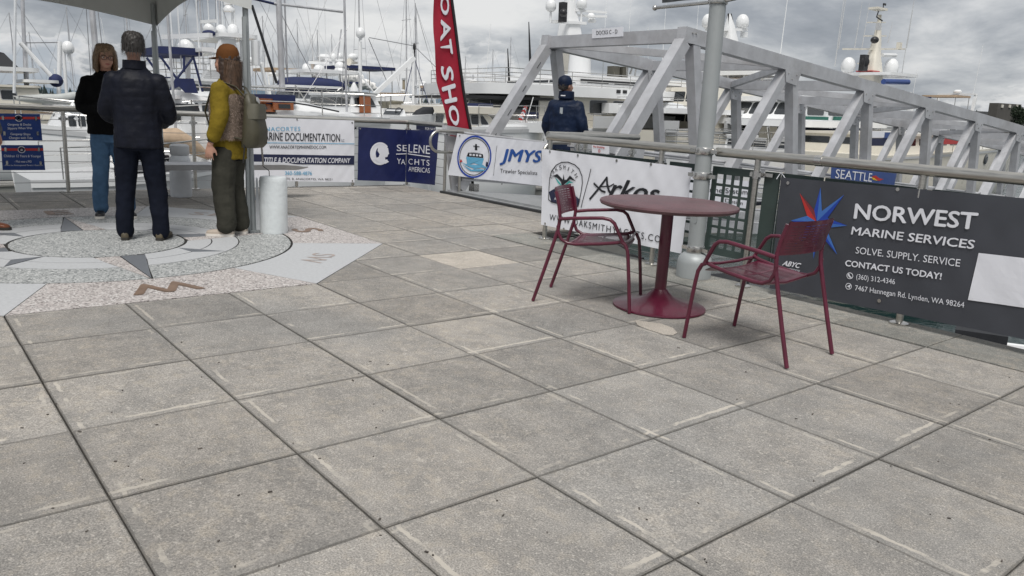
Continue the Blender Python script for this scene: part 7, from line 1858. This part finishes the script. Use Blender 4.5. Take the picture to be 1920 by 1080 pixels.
# small dark hulled launches below the right corner of the plaza
for (label, x_, y_, L_, yaw, hm) in (('dark grey launch moored below the right edge of the plaza', -3.0, 9.6, 5.2, 20, M_NHULL), ('navy launch with white gunwale below the charcoal banner', -6.3, 9.0, 4.6, -15, M_NHULL)):
    M_ = Matrix.Translation(Vector((x_, y_, WZ))) @ Matrix.Rotation(R(yaw), 4, 'Z')
    th = Thing('launch', label, 'boat', scene=False, M=M_, tilt=True)
    def sec(x, w_, h_): return [(x, -w_, h_), (x, -w_ * .85, .1), (x, 0, -.25), (x, w_ * .85, .1), (x, w_, h_)]
    th.part('hull', MB().loft([sec(-L_ / 2, .95, .75), sec(0, 1.1, .75), sec(L_ * .3, .85, .85), sec(L_ * .45, .3, .95), sec(L_ * .5, .03, 1.0)]), hm, smooth=50)
    th.part('gunwale', MB().tube([(-L_ / 2, -.95, .78), (0, -1.1, .78), (L_ * .3, -.85, .88), (L_ * .45, -.3, .98), (L_ * .5, 0, 1.02), (L_ * .45, .3, .98), (L_ * .3, .85, .88), (0, 1.1, .78), (-L_ / 2, .95, .78)], .045, 8), M_GEL)
    th.part('inner_deck', MB().loft([[(x, w_ * .9 * k, z_) for k in (-1, 1)] for x, w_, z_ in ((-L_ / 2, .95, .5), (0, 1.1, .5), (L_ * .35, .7, .6))], closed=False, cap=False), M_GREYH, smooth=0)
    th.part('console', MB().box((-.2, 0, .85), (.5, .8, .8)), M_BLACKC); th.part('outboard', MB().box((-L_ / 2 - .2, 0, .85), (.4, .4, .6)), M_BLACKP)

# ------------------------------------------------------------------ docks and pilings
M_DOCK = mat('grey dock planks', (.22, .215, .20), .85, var=.2, vscale=3, aniso=(1, 12, 1))
for i, (x0_, x1_, y0_, y1_, lab) in enumerate(((-33.5, -11, 32.5, 35, 'long grey floating dock at the foot of the gangway'), (-15.8, -14.2, 9.5, 31, 'floating dock running past the sailing yachts'), (-25.2, -24.0, -8, 22, 'second floating dock farther out'), (-34.9, -33.4, 0, 60, 'third floating dock behind the big yacht'))):
    th = Thing('floating_dock', lab, 'dock', ((x0_ + x1_) / 2, (y0_ + y1_) / 2, WZ), tilt=True)
    th.part('float', MB().box(((x0_ + x1_) / 2, (y0_ + y1_) / 2, WZ + .12), (x1_ - x0_ - .1, y1_ - y0_ - .1, .5)), M_DECKC); th.part('planking', MB().box(((x0_ + x1_) / 2, (y0_ + y1_) / 2, WZ + .40), (x1_ - x0_, y1_ - y0_, .07)), M_DOCK)
def piling(label, X, u, vtop, r=.2):
    p = lt(u, vtop, X); th = Thing('piling', label, 'piling', (X, p.y, WZ), group='dock pilings', tilt=True)
    th.part('shaft', MB().lathe([(r, WZ - 2), (r, p.z)], (X, p.y, 0), 18), M_GALV); th.part('cone_cap', MB().lathe([(r * 1.18, p.z - .02), (r * 1.18, p.z + .06), (.03, p.z + r * 2.3)], (X, p.y, 0), 18), M_GEL)
    return th, p
th, p = piling('steel piling with a white cone cap numbered 3 behind the railing', -22.0, 140, 226, .19)
th.part('white_collar', MB().lathe([(.196, p.z - .45), (.196, p.z - .01)], (-22.0, p.y, 0), 18), M_GEL)
vs, fs, _a = text_geo('3', .01); th.part('numeral', MB().add([Vector((-21.80, p.y - .15 + .14 * a, p.z - .32 + .22 * c_)) for a, c_ in vs], fs), M_INKK, smooth=0)
piling('piling by the teak cabin yacht', -24.6, 664, 170, .12); piling('piling behind the mustard sweater', -24.6, 360, 215, .2); piling('piling beside the big yacht', -34.2, 1010, 190, .2)

# ------------------------------------------------------------------ the marina beyond: repeated boats, each its own
def proto_sail(cover, hullm, H=13):
    th = Thing('distant_sailboat', None, 'sailboat', scene=False)
    def sec(x, w_, h_): return [(x, -w_, h_), (x, -w_ * .8, 0), (x, 0, -.4), (x, w_ * .8, 0), (x, w_, h_)]
    th.part('hull', MB().loft([sec(-5, 1.1, 1.1), sec(-2, 1.6, 1.1), sec(1, 1.6, 1.15), sec(4, .7, 1.3), sec(5.3, .05, 1.4)]), hullm, smooth=50)
    th.part('cabin', MB().loft([[(x, -w_, 1.1), (x, -w_ * .85, h_), (x, w_ * .85, h_), (x, w_, 1.1)] for x, w_, h_ in ((-1.8, .95, 1.7), (0, 1.0, 1.72), (2.2, .8, 1.55), (3.0, .6, 1.15))]), M_GEL, smooth=30)
    th.part('mast', MB().tube([(1.2, 0, 1.5), (1.2, 0, H)], [.062, .045], 8), M_ALU); th.part('boom', MB().tube([(1.2, 0, 2.7), (-3.2, 0, 2.8)], .06, 6), M_ALU)
    th.part('sail_cover', MB().tube([(1.0, 0, 2.95), (-1, 0, 2.93), (-3.1, 0, 2.88)], [.22, .18, .08], 8), cover)
    th.part('dodger', MB().loft([[(x, w_ * math.cos(R(t_)), 1.5 + h_ * max(0, math.sin(R(t_)))) for t_ in range(0, 181, 30)] for x, w_, h_ in ((-1.9, .9, .8), (-2.8, 1.0, .95), (-3.0, 1.0, .9))]), cover, smooth=50)
    for f, w_ in ((.45, .9), (.72, .6)): th.part('spreader', MB().tube([(1.2, -w_, H * f), (1.2, w_, H * f)], .02, 5), M_ALU)
    for pts in ([(5.2, 0, 1.4), (1.2, 0, H * .98)], [(-5, 0, 1.1), (1.2, 0, H)], [(1.2, 1.5, 1.1), (1.2, .9, H * .45), (1.2, 0, H * .95)], [(1.2, -1.5, 1.1), (1.2, -.9, H * .45), (1.2, 0, H * .95)]): th.part('stay', MB().tube(pts, .011, 4), M_WIRE)
    return th.root
def proto_motor(fly=True, m=None, canvas=M_NAVYC):
    m = m or M_GEL; th = Thing('distant_motorboat', None, 'boat', scene=False)
    def sec(x, w_, h_): return [(x, -w_, h_), (x, -w_ * .85, .1), (x, 0, -.4), (x, w_ * .85, .1), (x, w_, h_)]
    th.part('hull', MB().loft([sec(-6, 1.9, 1.3), sec(-2, 2.1, 1.4), sec(2, 2.0, 1.7), sec(5, 1.0, 2.1), sec(6.5, .05, 2.3)]), m, smooth=50)
    th.part('boot_stripe', MB().loft([[(x, -w_ - .02, .12), (x, -w_ - .02, .3), (x, w_ + .02, .3), (x, w_ + .02, .12)] for x, w_ in ((-6.02, 1.66), (-2, 1.84), (2, 1.75))]), M_BOOT)
    def hs(x0, x1, z0, z1, w_, r0, r1, nm): 
        c_ = th.part(nm, MB().add([(x, sy * w_, z) for z, (a, b_) in ((z0, (x0, x1)), (z1, (x0 + r0, x1 - r1))) for x, sy in ((a, 1), (b_, 1), (b_, -1), (a, -1))], [(0, 3, 2, 1), (4, 5, 6, 7), (0, 1, 5, 4), (1, 2, 6, 5), (2, 3, 7, 6), (3, 0, 4, 7)]), m, smooth=0)
        n = 4; L_ = (x1 - r1) - (x0 + r0)
        for sy in (1, -1):
            for i in range(n): xx = x0 + r0 + L_ * (i + .14) / n; th.part('window', MB().box((xx + L_ * .36 / n, sy * w_, z0 + (z1 - z0) * .6), (L_ * .72 / n, .04, (z1 - z0) * .42)), M_GLASS, parent=c_)
        th.part('windscreen', MB().add([(x1 - r1 * k + .03, sy * w_ * .85, z0 + (z1 - z0) * k) for k, sy in ((.35, 1), (.35, -1), (.85, -1), (.85, 1))], [(0, 1, 2, 3)]), M_GLASS, parent=c_, smooth=0)
        return c_
    hs(-3.5, 3.2, 1.5, 3.0, 1.7, .1, 1.3, 'cabin'); th.part('roof', MB().prism([(x - .5, y) for x, y in rrect(6.4, 3.7, .5, 4)], 3.0, 3.14), m, smooth=30)
    if fly:
        th.part('flybridge', MB().loft([[(x - .6 * k, y, z) for x, y in rrect(4.2 - .3 * k, 3.0, .6, 4)] for k, z in ((0, 3.14), (1, 3.85))]), m, smooth=30)
        th.part('bimini', MB().prism([(x - .9, y) for x, y in rrect(3.0, 2.7, .4, 4)], 5.1, 5.24), canvas, smooth=30)
        for x in (-2.2, .3):
            for sy in (-1.2, 1.2): th.part('support', MB().tube([(x, sy, 3.8), (x, sy, 5.1)], .03, 6), M_STEELD)
        th.part('radar_arch', MB().beam((-2.6, -1.4, 3.8), (-2.9, -1.4, 5.4), .25, .1).beam((-2.6, 1.4, 3.8), (-2.9, 1.4, 5.4), .25, .1).beam((-2.9, -1.45, 5.4), (-2.9, 1.45, 5.4), .25, .12), m, smooth=0); th.part('radome', MB().lathe([(.3, 5.5), (.32, 5.62), (.2, 5.75)], (-2.9, 0, 0), 14), M_GEL)
        th.part('antenna', MB().tube([(-2.9, 1.2, 5.4), (-3.3, 1.2, 9.2)], .018, 5), M_GEL)
    else: th.part('mast', MB().tube([(-.5, 0, 3.1), (-.7, 0, 5.6)], .05, 8), M_GEL); th.part('radome', MB().lathe([(.28, 4.6), (.3, 4.72), (.18, 4.84)], (-.3, 0, 0), 14), M_GEL)
    for sy in (-1, 1): th.part('bow_rail', MB().tube([(-1, sy * 2.0, 2.2), (2.5, sy * 1.85, 2.5), (5, sy * .95, 2.85), (6.4, 0, 3.0)], .025, 5), M_STEELD)
    return th.root
ps = [proto_sail(M_NAVYC, M_GEL, 13), proto_sail(M_GREENC, M_GEL, 15.5), proto_sail(M_BEIGEC, M_NHULL, 12)]
pm = [proto_motor(True), proto_motor(False, M_CREAM), proto_motor(True, M_GEL, M_BEIGEC)]
used_ = {}
rb = random.Random(21)
LS = ['white sailboat with navy sail cover', 'white sailboat with green sail cover', 'navy hulled sailboat with beige cover']
LM = ['white flybridge motorboat with navy top', 'cream hardtop motorboat', 'white flybridge motorboat with beige top']
ROWS = ('front', 'inner', 'middle', 'nearest', 'second', 'third', 'fourth', 'farthest'); seen_ = set()
PLACES = ((80, 'at the far left'), (200, 'behind the woman in black'), (330, 'over the man in navy'), (440, 'left of the tan cap'), (530, 'by the tent leg'), (610, 'over the documentation banner'), (680, 'by the covered tender'), (760, 'left of the crane boom'), (830, 'by the crane boom'), (900, 'behind the red flag'), (1010, 'right of the red flag'), (1130, 'behind the gangway mouth'), (1290, 'left of the light pole'), (1400, 'right of the light pole'), (1520, 'behind the third truss bay'), (1640, 'under the tall instrument mast'), (1760, 'right of the instrument mast'), (3000, 'at the far right'))
def put(lst, k, x, y, yaw, sc_=1.0, lab=None, grp=None):
    o_ = lst[k]
    if used_.get(o_.name): o_ = copy_tree(lst[k])
    else: used_[o_.name] = 1
    M_ = TILT @ Matrix.Translation(Vector((x, y, WZ))) @ Matrix.Rotation(R(yaw), 4, 'Z') @ Matrix.Scale(sc_, 4)
    o_.matrix_world = M_; o_['label'] = lab; o_['group'] = grp; return o_
def dir_at(u): d = TR @ ray(u, 200); return math.atan2(d.y, d.x)
k = 0
for row, (D, us) in enumerate(((47, (575, 705, 820, 950)), (62, (1290, 1405, 1500, 1600, 1700)), (78, (595, 660, 845, 935, 1015, 1120, 1230, 1350, 1450, 1560, 1660, 1760)), (52, (30, 352, 462, 520)), (66, (215, 300, 400, 560, 650, 735, 800)), (85, (10, 130, 250, 330, 480, 515, 600, 690, 760, 830, 905)), (115, (45, 160, 310, 455, 500, 545, 620, 665, 720, 790, 860, 930, 985, 1260)), (150, (20, 200, 470, 575, 640, 705, 770, 835, 900, 960, 1300)))):
    for u in us:
        a = dir_at(u + rb.uniform(-6, 6)); x, y = D * math.cos(a), D * math.sin(a); k += 1
        sail = (k * 7 + row) % 5 not in (0, 3)
        if (u > 820 and row < 6) or row < 3: sail = False
        i = rb.randrange(3); yaw = rb.choice((88, 92, -90, 90, -88))
        pl_ = next(t_ for lim, t_ in PLACES if u < lim); lab = (LS if sail else LM)[i] + ' in the ' + ROWS[row] + ' row ' + pl_
        if lab in seen_: lab = lab.replace('white ', 'another white ', 1).replace('navy hulled', 'another navy hulled', 1).replace('cream ', 'another cream ', 1)
        seen_.add(lab)
        if sail: put(ps, i, x, y, yaw, rb.uniform(.9, 1.2), lab, 'sailboats moored in the rows beyond')
        else: put(pm, i, x, y, yaw, rb.uniform(.85, 1.15), lab, 'motorboats moored in the rows beyond')
# no smoking board on the short return rail
th = Thing('smoking_sign', 'small white no smoking sign on the short railing behind the emblem banner', 'sign', (-6.9, 6.66, .8))
YY = 6.64; A4 = [on(1110, 269, 1, YY), on(1142, 272, 1, YY), on(1110, 286, 1, YY), on(1142, 289, 1, YY)]
s = Sheet(th, *A4, (0, -1, 0), 0); s.cloth(M_VINYL, 1, 1, 'sign_board', .004); s.text('No Smoking', (1113, 272.5), (1113, 277.5), (1134, 277), M_INKR, .02); s.disc(s.pt(1124, 283), .018, M_INKR, .011, 'symbol')
# Seattle yachts banner on the gangway rail
th = Thing('seattle_banner', 'blue banner reading Seattle on the right guard rail of the gangway', 'banner', (-6.98, 14, .3))
XX = -6.97; A4 = [on(1559, 309, 0, XX), on(1681, 324, 0, XX), on(1557, 356, 0, XX), on(1672, 366, 0, XX)]
s = Sheet(th, *A4, (1, 0, 0), .01, 2); s.cloth(M_SVINYL, 30, 14); s.text('SEATTLE', (1568, 317), (1566, 334), (1634, 333), M_INKW, .0); s.text('YACHTS', (1572, 340), (1571, 352), (1640, 353), M_INKW, .0)
s.px([[(1634, 330), (1642, 329), (1648, 334), (1656, 336), (1648, 339), (1640, 337)]], M_INKR, 'swoosh'); s.px([[(1632, 332), (1640, 334), (1645, 339), (1637, 337)]], M_YEL, 'swoosh')
